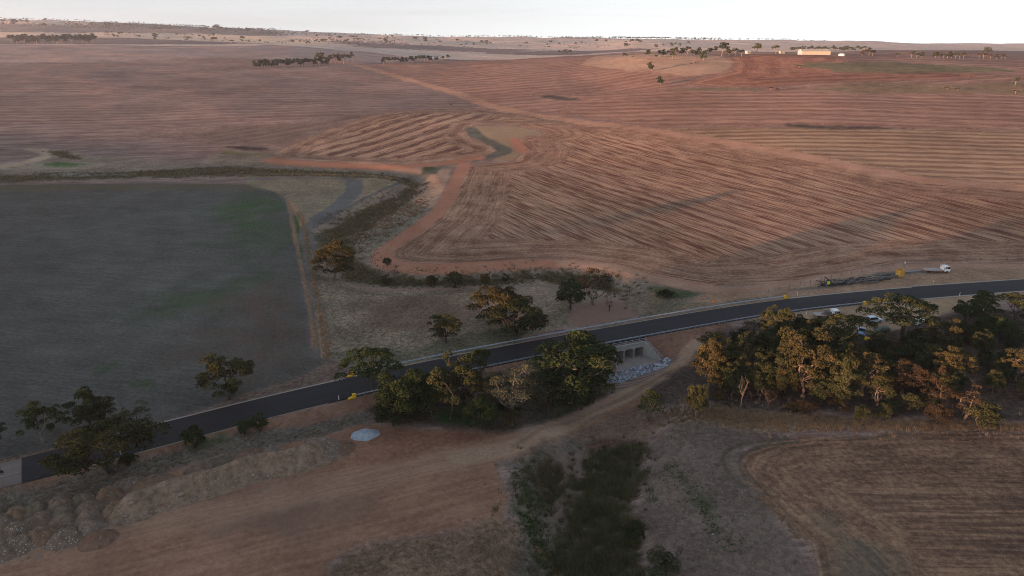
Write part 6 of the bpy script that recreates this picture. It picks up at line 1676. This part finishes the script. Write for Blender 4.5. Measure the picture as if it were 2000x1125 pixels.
def flatbed(px, py, rz, length, label, load=None):
    p = at(px, py)
    g = thing('flatbed_truck', p, label, 'truck', rz)
    f = length / 2
    cab0 = f - 1.95
    c = MB(); c.box((-0.2, 0, 0.78), (length - 0.8, 0.85, 0.26)); c.box((cab0 - 1.6, 0.85, 0.62), (0.9, 0.5, 0.5)); c.box((-f + 1.0, -0.9, 0.7), (0.7, 0.4, 0.4))
    c.build('chassis', M_CHASSIS, g)
    t = MB(); L0, L1 = -f, cab0 - 0.35
    t.box(((L0 + L1) / 2, 0, 1.1), (L1 - L0, 2.42, 0.14))
    for s in (-1, 1): t.box(((L0 + L1) / 2, s * 1.22, 1.05), (L1 - L0, 0.06, 0.22))
    t.build('tray', M_TRAY, g)
    hb = MB()
    hb.box((L1 + 0.04, 0, 1.5), (0.07, 2.3, 0.66))
    for y in (-1.1, -0.4, 0.4, 1.1): hb.box((L1 + 0.04, y, 1.9), (0.08, 0.08, 0.9))
    hb.box((L1 + 0.04, 0, 2.36), (0.08, 2.3, 0.08))
    hb.build('headboard', M_WHITE, g)
    cb = MB()
    cb.prism([(cab0, 0.6), (f - 0.02, 0.6), (f, 1.45), (f - 0.32, 2.3), (f - 0.5, 2.4), (cab0 + 0.1, 2.42), (cab0, 2.3)], -1.04, 1.04)
    cab = cb.build('cab', M_WHITE, g)
    w = MB(); w.add([(f + 0.004, -0.92, 1.5), (f + 0.004, 0.92, 1.5), (f - 0.29, 0.88, 2.24), (f - 0.29, -0.88, 2.24)], [(0, 1, 2, 3)]); w.build('windscreen', M_GLASS, cab)
    for s in (-1, 1):
        w = MB(); y = s * 1.045
        w.add([(cab0 + 0.78, y, 1.48), (f - 0.12, y, 1.48), (f - 0.38, y, 2.2), (cab0 + 0.78, y, 2.2)], [(0, 1, 2, 3)])
        w.add([(cab0 + 0.18, y, 1.52), (cab0 + 0.62, y, 1.52), (cab0 + 0.62, y, 2.18), (cab0 + 0.18, y, 2.18)], [(0, 1, 2, 3)])
        w.build('side_window', M_GLASS, cab)
        m = MB(); m.box((f - 0.1, s * 1.22, 1.85), (0.1, 0.14, 0.36)); m.build('mirror', M_CHASSIS, cab)
        l = MB(); l.box((f + 0.0, s * 0.78, 0.92), (0.06, 0.34, 0.16)); l.build('headlight', M_STEEL, g)
    bp = MB(); bp.box((f + 0.02, 0, 0.62), (0.16, 2.05, 0.22)); bp.build('bumper', M_CHASSIS, g)
    for x in (-f + 1.75, f - 0.95):
        for s in (-1, 1): wheel(g, x, s * 0.9, 0.44, 0.34 if x > 0 else 0.5)
    if load: load(g, L0, L1)
    return g

def rail_dir(px, py):
    i = near_idx(px, py); d = RC[min(i + 3, len(RC) - 1)] - RC[max(i - 3, 0)]
    return math.atan2(d[1], d[0])
flatbed(1828, 532, rail_dir(1828, 560) - 0.16, 8.3, 'white cab flatbed truck with an empty steel tray parked beyond the road')
def brown_load(g, a, b_):
    m = MB(); m.box((b_ - 0.9, 0.2, 1.5), (1.3, 1.6, 0.66), 0.1); m.box((b_ - 2.3, -0.4, 1.34), (1.0, 0.9, 0.34), 0.5); m.build('crate_load', M_TIMBER, g)
flatbed(1613, 620, rail_dir(1613, 590) - 0.25, 7.4, 'white cab tray truck with a brown load, half hidden by the bush trees', brown_load)

def car(name, px, py, rz, paint, label, cat='car', tray=False):
    p = at(px, py)
    g = thing(name, p, label, cat, rz)
    b = MB()
    b.prism([(-2.35, 0.35), (2.3, 0.35), (2.35, 0.7), (2.2, 0.92), (1.0, 1.02), (-2.3, 1.02), (-2.4, 0.8)], -0.9, 0.9)
    b.build('body', paint, g)
    c = MB(); bk = -0.5 if tray else -2.0
    c.prism([(bk - 0.2, 1.022), (1.05, 1.022), (0.35, 1.68), (bk + 0.1, 1.72)], -0.8, 0.8)
    cab = c.build('cabin', M_GLASS, g)
    r = MB(); r.prism([(bk + 0.08, 1.7), (0.4, 1.66), (0.34, 1.75), (bk + 0.12, 1.79)], -0.78, 0.78)
    for x0, x1 in ((1.05, 0.36), (bk - 0.2, bk + 0.1)):
        for s in (-1, 1): r.tube([(x0, s * 0.78, 1.02), (x1, s * 0.76, 1.7)], 0.05, 5)
    r.build('roof', paint, g)
    for x in (-1.45, 1.45):
        for s in (-1, 1): wheel(g, x, s * 0.82, 0.36, 0.24)
    for s in (-1, 1):
        l = MB(); l.box((2.3, s * 0.66, 0.74), (0.12, 0.36, 0.16)); l.build('headlight', M_STEEL, g)
        l = MB(); l.box((-2.36, s * 0.7, 0.84), (0.1, 0.3, 0.16)); l.build('tail_light', M_ORANGE, g)
    return g
M_PALEBLUE = rough_mat('pale_blue_paint', (0.42, 0.52, 0.62), (0.5, 0.6, 0.7), 1, rough=0.3, bump=0, spec=0.5)
M_BLUE = rough_mat('light_blue_paint', (0.25, 0.38, 0.6), (0.32, 0.46, 0.68), 1, rough=0.3, bump=0, spec=0.5)
car('parked_car', 1706, 629, 0.25, M_PALEBLUE, 'pale silver blue car parked on the sandy pad left of the umbrella gum')
car('parked_utility', 1683, 652, 1.2, M_BLUE, 'light blue utility standing behind the spreading gum in the bush', 'utility', True)
car('parked_car', 1792, 632, 0.7, M_WHITE, 'white car half hidden at the right side of the umbrella gum')

def trailer():
    p = at(1722, 648)
    g = thing('covered_trailer', p, 'low trailer under a grey green tarpaulin below the pale blue car', 'trailer', 0.35)
    M_TARP = rough_mat('green_tarpaulin', (0.11, 0.14, 0.11), (0.17, 0.2, 0.16), 0.8, rough=0.8, bump=0.3)
    b = MB(); b.box((0, 0, 0.55), (4.2, 1.9, 0.2)); b.tube([(2.1, 0, 0.5), (3.2, 0, 0.5)], 0.06, 6); b.build('frame', M_CHASSIS, g)
    n = 9; V = []; F = []
    for i in range(n):
        for j in range(n):
            u, v = i / (n - 1) * 2 - 1, j / (n - 1) * 2 - 1
            e = max(abs(u), abs(v))
            V.append((u * 2.2, v * 1.02, 0.66 + (0.75 - 0.12 * abs(v)) * (1 if e < 0.95 else 0.1) + 0.05 * math.sin(i * 2.3 + j)))
    for i in range(n - 1):
        for j in range(n - 1): F.append((i * n + j, (i + 1) * n + j, (i + 1) * n + j + 1, i * n + j + 1))
    b = MB(); b.add(V, F); b.build('tarpaulin', M_TARP, g)
    for x in (-0.5, 0.4):
        for s in (-1, 1): wheel(g, x, s * 0.98, 0.32, 0.2)
trailer()

def bucket():
    p = at(1697, 666)
    g = thing('loader_bucket', p, 'yellow loader bucket lying among the dark trees of the bush', 'bucket', 0.5)
    g.scale = (0.72, 0.72, 0.72)
    b = MB()
    prof = [(-0.9, 0.0), (0.9, 0.06), (0.9, 0.0), (-0.95, -0.06), (-1.15, 0.3), (-1.0, 1.1), (-0.4, 1.45), (-0.4, 1.38), (-0.93, 1.05), (-1.07, 0.32)]
    b.prism([(0.9, 0.02), (-0.95, 0.02), (-1.2, 0.4), (-1.05, 1.1), (-0.3, 1.5), (-0.3, 1.42), (-0.97, 1.05), (-1.1, 0.42), (-0.9, 0.1), (0.9, 0.1)], -1.3, 1.3)
    b.build('scoop', M_YELLOW, g)
    for s in (-1, 1):
        k = MB(); k.prism([(0.9, 0.02), (-0.95, 0.02), (-1.2, 0.4), (-1.05, 1.1), (-0.3, 1.5), (0.2, 0.6)], s * 1.33 - 0.03, s * 1.33 + 0.03); k.build('side_plate', M_YELLOW, g)
    t = MB()
    for k in range(5): t.box((1.0, -1.1 + k * 0.55, 0.06), (0.26, 0.12, 0.07))
    t.build('teeth', M_CHASSIS, g)
bucket()

# ------------------------------------------------------------------ stock pile by the road
def pole(px, py, ln, ang, r, dz, mat, label, group, square=False, tilt=0.0):
    p = at(px, py, dz)
    b = MB()
    if square: b.box((0, 0, 0), (ln, r * 2.2, r * 1.7))
    else: b.tube([(-ln / 2, 0, 0), (0, r * 0.3, 0.02), (ln / 2, 0, 0)], [r, r * 0.95, r * 0.85], 7)
    o = b.build('timber_pole', mat); o.location = p; o.rotation_euler = (0, tilt, ang)
    return tag(o, label, 'timber', group)
rg = random.Random(44)
A0 = rail_dir(1660, 570)
for k in range(46):
    px = rg.uniform(1604, 1688)
    py = 557.5 - (px - 1604) * 0.095 + rg.uniform(-5.5, 4.5)
    pole(px, py, rg.uniform(2.0, 5.5), A0 + rg.choice([rg.gauss(0, 0.3), rg.gauss(0.2, 0.9)]), rg.uniform(0.11, 0.2), rg.uniform(0.1, 0.9), rg.choice([M_TIMBER_D, M_TIMBER_D, M_TIMBER]), 'dark jumbled timber in the left half of the pile across the road', 'jumbled dark timber', rg.random() < 0.4, rg.uniform(-0.16, 0.16))
for k in range(24):
    px = rg.uniform(1694, 1738)
    py = 549.5 - (px - 1694) * 0.15 + rg.uniform(-5.5, 5)
    pole(px, py, rg.uniform(6, 10), A0 + rg.gauss(0.02, 0.05), rg.uniform(0.15, 0.24), rg.uniform(0.12, 0.75), rg.choice([M_TIMBER, M_TIMBER, M_TIMBER_D]), 'long grey beam laid straight in the right half of the timber pile', 'long grey beams', rg.random() < 0.5, rg.uniform(-0.03, 0.03))
for k, (px, py, a) in enumerate([(1690, 546, -0.95), (1699, 544, -0.95)]):
    pole(px, py, 4.8, A0 + a, 0.16, 1.0, M_STONE, 'pale beam lying across the middle of the timber pile, %s of two' % ('left' if k == 0 else 'right'), 'pale cross beams', True)
pole(1672, 550, 6.5, A0 - 0.5, 0.14, 0.25, M_TIMBER, 'long plank sticking out of the timber pile towards the road', None, True)
for k in range(5):
    pole(1783 + rg.uniform(-4, 4), 528.5 + k * 0.6, 6.0, A0 - 0.05, 0.1, 0.15, M_TRAY, 'pale pipe on the ground between the ochre bin and the truck', 'pipes behind the truck')

def bin_():
    p = at(1757, 540)
    g = thing('ochre_bin', p, 'tall ochre cage bin at the right end of the timber pile', 'bin', A0 + 0.2)
    b = MB(); w, d, h = 2.1, 1.7, 2.3
    for x, y, sx, sy in ((0, -d / 2, w, 0.06), (0, d / 2, w, 0.06)): b.box((x, y, h / 2 + 0.15), (sx, sy, h))
    for s in (-1, 1): b.box((s * (w / 2 - 0.033), 0, h / 2 + 0.15), (0.06, d - 0.066, h))
    b.box((0, 0, 0.12), (w - 0.14, d - 0.14, 0.06)); b.build('panel', M_OCHRE, g)
    for x in (-w / 2, w / 2):
        for y in (-d / 2, d / 2):
            q = MB(); q.box((x, y, h / 2 + 0.1), (0.13, 0.13, h + 0.3)); q.build('corner_post', M_OCHRE, g)
    q = MB()
    for s in (-1, 1): q.box((0, s * (d / 2 + 0.04), h + 0.1), (w - 0.15, 0.08, 0.12)); q.box((0, s * (d / 2 + 0.04), h * 0.5), (w - 0.15, 0.08, 0.1))
    q.build('rim', M_OCHRE, g)
    p = at(1764, 534)
    m = thing('marker_mast', p, 'thin mast with a white head behind the ochre bin', 'mast')
    b = MB(); b.tube([(0, 0, -0.3), (0, 0, 3.6)], 0.06, 6); b.build('pole', M_POST, m)
    b = MB(); b.tube([(0, 0, 3.6), (0, 0, 4.1)], 0.2, 8); b.build('head', M_WHITE, m)
bin_()

def road_sign():
    p = at(1616, 566)
    g = thing('road_sign', p, 'bright lime yellow road sign on a post before the timber pile', 'sign', 0.25)
    b = MB(); b.tube([(0, 0, -0.3), (0, 0, 2.6)], 0.05, 6); b.build('post', M_POST, g)
    b = MB(); b.box((0, -0.07, 2.35), (0.95, 0.03, 0.95)); b.build('sign_plate', M_LIME, g)
    p = at(1394, 594)
    g = thing('road_marker', p, 'small orange marker on two legs behind the far rail', 'sign', 0.3)
    b = MB(); b.box((0, 0, 0.95), (0.9, 0.05, 0.7)); b.build('board', M_ORANGE, g)
    for s in (-1, 1):
        b = MB(); b.tube([(s * 0.35, 0.06, -0.2), (s * 0.35, 0.03, 0.7)], 0.035, 5); b.build('leg', M_POST, g)
road_sign()

def fence(pxs, spacing, h, label):
    W_ = world_poly(pxs); P = catmull(W_, 2.0)
    s = np.r_[0, np.cumsum(np.linalg.norm(np.diff(P, axis=0), axis=1))]
    n = int(s[-1] / spacing)
    Q = [(np.interp(i * spacing, s, P[:, 0]), np.interp(i * spacing, s, P[:, 1])) for i in range(n + 1)]
    b0 = Vector((Q[0][0], Q[0][1], zat(*Q[0])))
    g = thing('wire_fence', b0, label, 'fence')
    m = MB(); m.tube([(0, 0, -0.3), (0, 0, h)], 0.085, 5); me = m.mesh('post', M_TIMBER)
    top = []
    for x, y in Q:
        z = zat(x, y); o = child('post', me, g); o.location = (x - b0.x, y - b0.y, z - b0.z); top.append((x - b0.x, y - b0.y, z - b0.z))
    for f in (0.35, 0.65, 0.92):
        w = MB(); w.tube([(x, y, z + h * f) for x, y, z in top], 0.012, 3, cap=False); w.build('wire', M_POST, g)
fence([(1500, 573), (1560, 558), (1640, 540), (1720, 524), (1800, 514), (1900, 511), (2060, 509)], 5.0, 1.3, 'wire fence with dark posts between the red track and the timber pile')
fence([(632, 700), (622, 640), (604, 560), (596, 500), (590, 450), (600, 440), (650, 418), (720, 388), (788, 358), (740, 347), (600, 343), (480, 344), (300, 348), (100, 355), (-60, 360)], 7.0, 1.2, 'wire fence along the grassy edge of the green paddock and creek')

# ------------------------------------------------------------------ farm buildings on the hill
def shed():
    p = at(1594, 107); m = mpp(p.y, p.z)
    g = thing('farm_shed', p, 'long cream metal shed on the hill crest', 'shed', 0.02)
    L_ = 56 * m; D = 16.0; hw = 4.6; hr = 7.6
    b = MB(); b.add([(-L_ / 2, 0, -1.5), (L_ / 2, 0, -1.5), (L_ / 2, 0, hw), (-L_ / 2, 0, hw)], [(0, 1, 2, 3)])
    b.add([(-L_ / 2, D, -1.5), (L_ / 2, D, -1.5), (L_ / 2, D, hw), (-L_ / 2, D, hw)], [(3, 2, 1, 0)])
    b.build('long_wall', M_CREAM, g)
    for s in (-1, 1):
        e = MB(); e.add([(s * L_ / 2, 0.0, -1.5), (s * L_ / 2, D, -1.5), (s * L_ / 2, D, hw), (s * L_ / 2, D / 2, hr), (s * L_ / 2, 0, hw)], [(0, 1, 2, 3, 4)]); e.build('end_wall', M_GREY_SHEET, g)
    r = MB()
    for y0, y1, z0, z1 in ((-0.4, D / 2, hw - 0.1, hr + 0.05), (D + 0.4, D / 2, hw - 0.1, hr + 0.05)):
        r.add([(-L_ / 2 - 0.4, y0, z0), (L_ / 2 + 0.4, y0, z0), (L_ / 2 + 0.4, y1, z1), (-L_ / 2 - 0.4, y1, z1), (-L_ / 2 - 0.4, y0, z0 + .15), (L_ / 2 + 0.4, y0, z0 + .15), (L_ / 2 + 0.4, y1, z1 + .15), (-L_ / 2 - 0.4, y1, z1 + .15)],
              [(0, 1, 2, 3), (7, 6, 5, 4), (0, 4, 5, 1), (1, 5, 6, 2), (2, 6, 7, 3), (3, 7, 4, 0)])
    r.build('roof', M_CREAM, g)
    for k in range(12):
        c = MB(); c.box((-L_ / 2 + L_ * (k + 0.5) / 12, -0.06, hw / 2 - 0.3), (0.25, 0.1, hw - 0.6)); c.build('rib', M_CREAM, g)
shed()
def house(px, py, wpx, label, wall, roofm, D=8, hw=3.0, hr=4.6):
    p = at(px, py); m = mpp(p.y, p.z); L_ = wpx * m
    g = thing('farm_house', p, label, 'house', 0.2)
    b = MB(); b.box((0, D / 2, hw / 2 - 0.5), (L_, D, hw + 1)); b.build('wall', wall, g)
    r = MB(); r.prism([(-D / 2 - 0.5, hw + 0.003), (D / 2 + 0.5, hw + 0.003), (0, hr)], -L_ / 2 - 0.5, L_ / 2 + 0.5)
    o = r.build('roof', roofm, g); o.rotation_euler = (0, 0, math.pi / 2); o.location = (0, D / 2, 0)
    for x in (-0.28, 0.28):
        w = MB(); w.box((x * L_, -0.03, 1.6), (1.3, 0.08, 1.2)); w.build('window', M_GLASS, g)
    d = MB(); d.box((0, -0.03, 1.05), (1.0, 0.08, 2.1)); d.build('door', M_TIMBER, g)
house(1529, 104.5, 8, 'small white farmhouse left of the cream shed', M_CREAM, M_CREAM)
house(1463, 105, 7, 'white roofed farmhouse among the trees of the farm row', M_CREAM, M_GREY_SHEET)
M_TANK = rough_mat('tank_paint', (0.42, 0.42, 0.42), (0.5, 0.5, 0.5), 0.5, rough=0.6, bump=0.02)
def tank():
    p = at(1644, 109)
    g = thing('water_tank', p, 'white domed water tank right of the cream shed', 'tank')
    b = MB(); b.tube([(0, 0, -0.8), (0, 0, 2.2)], 4.4, 24); b.build('wall', M_TANK, g)
    b = MB(); b.tube([(0, 0, 2.2), (0, 0, 2.8), (0, 0, 3.2), (0, 0, 3.35)], [4.45, 3.3, 1.6, 0.3], 24); b.build('dome', M_TANK, g)
tank()

# ------------------------------------------------------------------ reeds, tussocks, dry grass
def blade_mat(name, c1, c2):
    m = bpy.data.materials.new(name); m.use_nodes = True
    nt = m.node_tree; nt.nodes.clear()
    tone = N(nt, 'ShaderNodeAttribute', attribute_name='tone').outputs['Fac']
    c = mixc(nt, tone, c1, c2)
    d = N(nt, 'ShaderNodeBsdfDiffuse'); nt.links.new(c, d.inputs['Color'])
    t = N(nt, 'ShaderNodeBsdfTranslucent'); nt.links.new(c, t.inputs['Color'])
    x = N(nt, 'ShaderNodeMixShader'); x.inputs[0].default_value = 0.25
    nt.links.new(d.outputs[0], x.inputs[1]); nt.links.new(t.outputs[0], x.inputs[2])
    o = N(nt, 'ShaderNodeOutputMaterial'); nt.links.new(x.outputs[0], o.inputs['Surface'])
    return m
GR = {'reed': blade_mat('reed_blades', (0.06, 0.06, 0.032), (0.19, 0.15, 0.08)),
      'rust': blade_mat('rusty_sedge', (0.08, 0.055, 0.03), (0.2, 0.13, 0.07)),
      'rush': blade_mat('rush_blades', (0.045, 0.06, 0.028), (0.14, 0.14, 0.066)),
      'straw': blade_mat('straw_blades', (0.2, 0.135, 0.08), (0.42, 0.29, 0.175)),
      'dull': blade_mat('dull_grass', (0.12, 0.095, 0.062), (0.28, 0.21, 0.14)),
      'weed': blade_mat('green_weeds', (0.025, 0.055, 0.015), (0.06, 0.11, 0.03))}
def tussocks(name, mat, P, h0, h1, nb, spread, width, seed, jit=2.4):
    rs = np.random.RandomState(seed)
    P = np.asarray(P, float); n = len(P)
    P = P + rs.normal(size=P.shape) * np.where(rs.uniform(0, 1, (n, 1)) < 0.35, jit, 0.0)
    Z = ground_h(P[:, 0], P[:, 1])
    H = rs.uniform(h0, h1, n); tone = rs.uniform(0, 1, n)
    a = rs.uniform(0, 6.28, (n, nb)); r = np.sqrt(rs.uniform(0, 1, (n, nb))) * spread * H[:, None]
    bx = P[:, 0:1] + np.cos(a) * r * 0.55; by = P[:, 1:2] + np.sin(a) * r * 0.55
    hh = H[:, None] * rs.uniform(0.55, 1.1, (n, nb))
    tx = bx + np.cos(a) * r * 0.7 + rs.normal(size=(n, nb)) * 0.12 * H[:, None]; ty = by + np.sin(a) * r * 0.7 + rs.normal(size=(n, nb)) * 0.12 * H[:, None]
    q = rs.uniform(0, 3.14, (n, nb)); w = width * rs.uniform(0.6, 1.3, (n, nb))
    V = np.stack([np.stack([bx - np.cos(q) * w, by - np.sin(q) * w, np.broadcast_to(Z[:, None] - 0.08, bx.shape)], -1),
                  np.stack([bx + np.cos(q) * w, by + np.sin(q) * w, np.broadcast_to(Z[:, None] - 0.08, bx.shape)], -1),
                  np.stack([tx, ty, Z[:, None] + hh], -1)], 2).reshape(-1, 3)
    T = np.repeat(np.clip(tone[:, None] * 0.7 + rs.uniform(0, 0.4, (n, nb)), 0, 1).ravel(), 3)
    k = len(V) // 3
    me = bpy.data.meshes.new(name)
    me.vertices.add(len(V)); me.vertices.foreach_set('co', V.astype(np.float32).ravel())
    me.loops.add(len(V)); me.loops.foreach_set('vertex_index', np.arange(len(V), dtype=np.int32))
    me.polygons.add(k); me.polygons.foreach_set('loop_start', np.arange(0, len(V), 3, dtype=np.int32))
    me.update(calc_edges=True)
    at_ = me.attributes.new('tone', 'FLOAT', 'POINT'); at_.data.foreach_set('value', T.astype(np.float32))
    me.materials.append(GR[mat])
    o = bpy.data.objects.new(name, me); o['kind'] = 'stuff'; COL.objects.link(o)
rg = random.Random(77)
def along(pxs, n, w):
    C = catmull(world_poly(pxs), 1.0); out = []
    for _ in range(n):
        p = C[rg.randrange(len(C))]; out.append((p[0] + rg.gauss(0, w), p[1] + rg.gauss(0, w)))
    return out
tussocks('reeds', 'rush', in_poly(rg, world_poly([(1150, 905), (1175, 882), (1252, 872), (1262, 892), (1240, 935), (1222, 1000), (1235, 1050), (1250, 1150), (1070, 1150), (1080, 1085), (1115, 1010), (1135, 960)]), 470), 0.6, 1.9, 60, 0.85, 0.04, 1)
tussocks('reeds', 'reed', in_poly(rg, world_poly([(1060, 905), (1085, 895), (1098, 920), (1105, 950), (1085, 985), (1060, 975), (1052, 940)]), 130), 0.8, 1.5, 34, 0.75, 0.035, 2)
tussocks('reeds', 'reed', in_poly(rg, world_poly([(640, 470), (700, 418), (770, 385), (800, 372), (822, 378), (780, 405), (730, 440), (700, 470), (690, 505), (720, 530), (760, 545), (860, 548), (960, 545), (1050, 534), (1120, 536), (1190, 556), (1180, 568), (1120, 556), (1040, 552), (950, 559), (850, 561), (750, 560), (690, 546), (648, 518), (628, 492)]), 1250), 0.5, 1.4, 16, 0.8, 0.07, 3)
tussocks('reeds', 'reed', in_poly(rg, world_poly([(-60, 348), (120, 339), (350, 331), (560, 331), (700, 338), (800, 352), (822, 362), (790, 362), (700, 346), (440, 345), (200, 349), (-60, 360)]), 700), 0.6, 1.4, 10, 0.9, 0.12, 4)
tussocks('reeds', 'reed', in_poly(rg, world_poly([(90, 296), (130, 298), (160, 311), (120, 308)]), 90), 0.7, 1.6, 10, 0.9, 0.12, 5)
tussocks('dry_grass', 'straw', in_poly(rg, world_poly([(1300, 812), (1400, 800), (1500, 812), (1700, 824), (2060, 835), (2060, 842), (1700, 842), (1450, 838)]), 1500), 0.45, 1.0, 16, 0.6, 0.035, 6)
tussocks('dry_grass', 'dull', in_poly(rg, world_poly([(1290, 835), (1300, 800), (1400, 792), (1500, 806), (1700, 818), (2060, 830), (2060, 838), (1700, 832), (1450, 826)]), 1000), 0.45, 1.0, 14, 0.6, 0.035, 7)
tussocks('dry_grass', 'straw', along([(545, 377), (562, 390), (572, 440), (586, 510), (602, 590), (612, 645), (614, 680)], 520, 0.35), 0.25, 0.55, 8, 0.7, 0.04, 8, 0.4)
tussocks('dry_grass', 'straw', along([(582, 415), (594, 445), (604, 500), (618, 580), (632, 650), (640, 700)], 1100, 0.55), 0.45, 1.0, 10, 0.6, 0.04, 9, 0.5)
tussocks('dry_grass', 'dull', in_poly(rg, world_poly([(615, 520), (640, 545), (690, 560), (740, 568), (930, 566), (1000, 575), (1060, 600), (1000, 668), (815, 702), (700, 726), (645, 708), (634, 640)]), 3600), 0.22, 0.55, 8, 0.9, 0.05, 10)
tussocks('dry_grass', 'dull', in_poly(rg, world_poly([(740, 425), (800, 402), (835, 405), (800, 440), (740, 478), (745, 500), (760, 526), (900, 532), (1050, 522), (1180, 532), (1250, 560), (1200, 550), (1050, 530), (900, 540), (760, 545), (715, 505), (712, 480)]), 1200), 0.25, 0.7, 8, 0.9, 0.06, 11)
tussocks('dry_grass', 'dull', in_poly(rg, world_poly([(-60, 1000), (60, 948), (330, 884), (470, 852), (600, 838), (720, 805), (735, 815), (640, 848), (400, 896), (150, 968), (0, 1005)]), 900), 0.25, 0.6, 9, 0.8, 0.04, 12)
tussocks('dry_grass', 'dull', in_poly(rg, world_poly([(620, 1150), (650, 1110), (720, 1065), (850, 1052), (985, 1016), (1020, 1034), (1045, 1090), (1060, 1150)]), 900), 0.25, 0.6, 9, 0.8, 0.03, 13)
tussocks('weeds', 'weed', in_poly(rg, world_poly([(1012, 1000), (1050, 1010), (1065, 1060), (1100, 1110), (1080, 1120), (1040, 1070)]), 420), 0.2, 0.5, 10, 0.9, 0.04, 14)
tussocks('weeds', 'weed', in_poly(rg, world_poly([(988, 925), (1010, 912), (1030, 940), (1065, 985), (1050, 1000), (1010, 985)]), 260), 0.2, 0.45, 10, 0.9, 0.04, 15)
tussocks('weeds', 'weed', along([(1310, 912), (1340, 945), (1370, 985), (1395, 1030), (1432, 1075)], 260, 1.0), 0.15, 0.4, 10, 0.9, 0.04, 16)
tussocks('dry_grass', 'straw', along([(1490, 975), (1530, 1015), (1560, 1050)], 200, 0.5), 0.3, 0.6, 10, 0.8, 0.03, 17)
tussocks('dry_grass', 'dull', in_poly(rg, world_poly([(1285, 870), (1310, 840), (1430, 835), (1420, 900), (1480, 980), (1560, 1080), (1580, 1130), (1300, 1130), (1260, 1060), (1250, 950)]), 1300), 0.15, 0.4, 8, 0.9, 0.03, 18)

tussocks('reeds', 'rust', in_poly(rg, world_poly([(700, 455), (760, 412), (830, 385), (840, 400), (790, 440), (735, 475), (712, 510), (690, 500)]), 420), 0.5, 1.3, 16, 0.9, 0.07, 19)
tussocks('reeds', 'rust', along([(640, 462), (700, 418), (770, 384), (815, 366)], 330, 5.0), 0.5, 1.2, 16, 0.9, 0.07, 20)
tussocks('reeds', 'rush', along([(720, 540), (800, 552), (900, 552), (1000, 545), (1080, 535), (1180, 552), (1240, 575)], 380, 3.5), 0.5, 1.4, 16, 0.9, 0.07, 21)
tussocks('reeds', 'rush', along([(0, 345), (200, 342), (400, 338), (600, 336), (760, 343)], 350, 6.0), 0.5, 1.4, 10, 0.9, 0.12, 22)
tussocks('reeds', 'rush', in_poly(rg, world_poly([(1000, 930), (1060, 900), (1110, 900), (1090, 1000), (1100, 1060), (1080, 1125), (1040, 1080), (1020, 1000)]), 90), 0.5, 1.4, 40, 0.85, 0.04, 23)
tussocks('reeds', 'reed', in_poly(rg, world_poly([(1170, 870), (1260, 862), (1275, 890), (1240, 1000), (1270, 1125), (1230, 1125), (1215, 1000), (1190, 930)]), 90), 0.5, 1.3, 40, 0.85, 0.04, 24)

tussocks('reeds', 'rust', in_poly(rg, world_poly([(1110, 900), (1170, 870), (1260, 862), (1275, 890), (1235, 1000), (1260, 1125), (1070, 1125), (1090, 1020)]), 150), 0.4, 1.2, 36, 0.9, 0.04, 25)
tussocks('reeds', 'dull', in_poly(rg, world_poly([(1000, 915), (1060, 890), (1180, 860), (1270, 858), (1250, 1000), (1280, 1125), (1050, 1125), (1020, 1010)]), 120), 0.3, 0.8, 26, 0.9, 0.035, 26)

# ------------------------------------------------------------------ haze: one closed box of even, thin air round everything
def build_haze():
    bm = bmesh.new()
    bmesh.ops.create_cube(bm, size=1.0)
    me = bpy.data.meshes.new('haze'); bm.to_mesh(me); bm.free()
    o = bpy.data.objects.new('haze', me)
    o.scale = (14400, 8800, 232); o.location = (0, 700, 96); o['kind'] = 'stuff'
    m = bpy.data.materials.new('haze'); m.use_nodes = True
    nt = m.node_tree; nt.nodes.clear()
    v = nt.nodes.new('ShaderNodeVolumePrincipled')
    v.inputs['Density'].default_value = HAZE_DENSITY
    v.inputs['Color'].default_value = (0.80, 0.87, 1.0, 1)
    v.inputs['Anisotropy'].default_value = 0.3
    out = nt.nodes.new('ShaderNodeOutputMaterial')
    nt.links.new(v.outputs[0], out.inputs['Volume'])
    me.materials.append(m)
    COL.objects.link(o)
HAZE_DENSITY = 0.55e-4
build_haze()
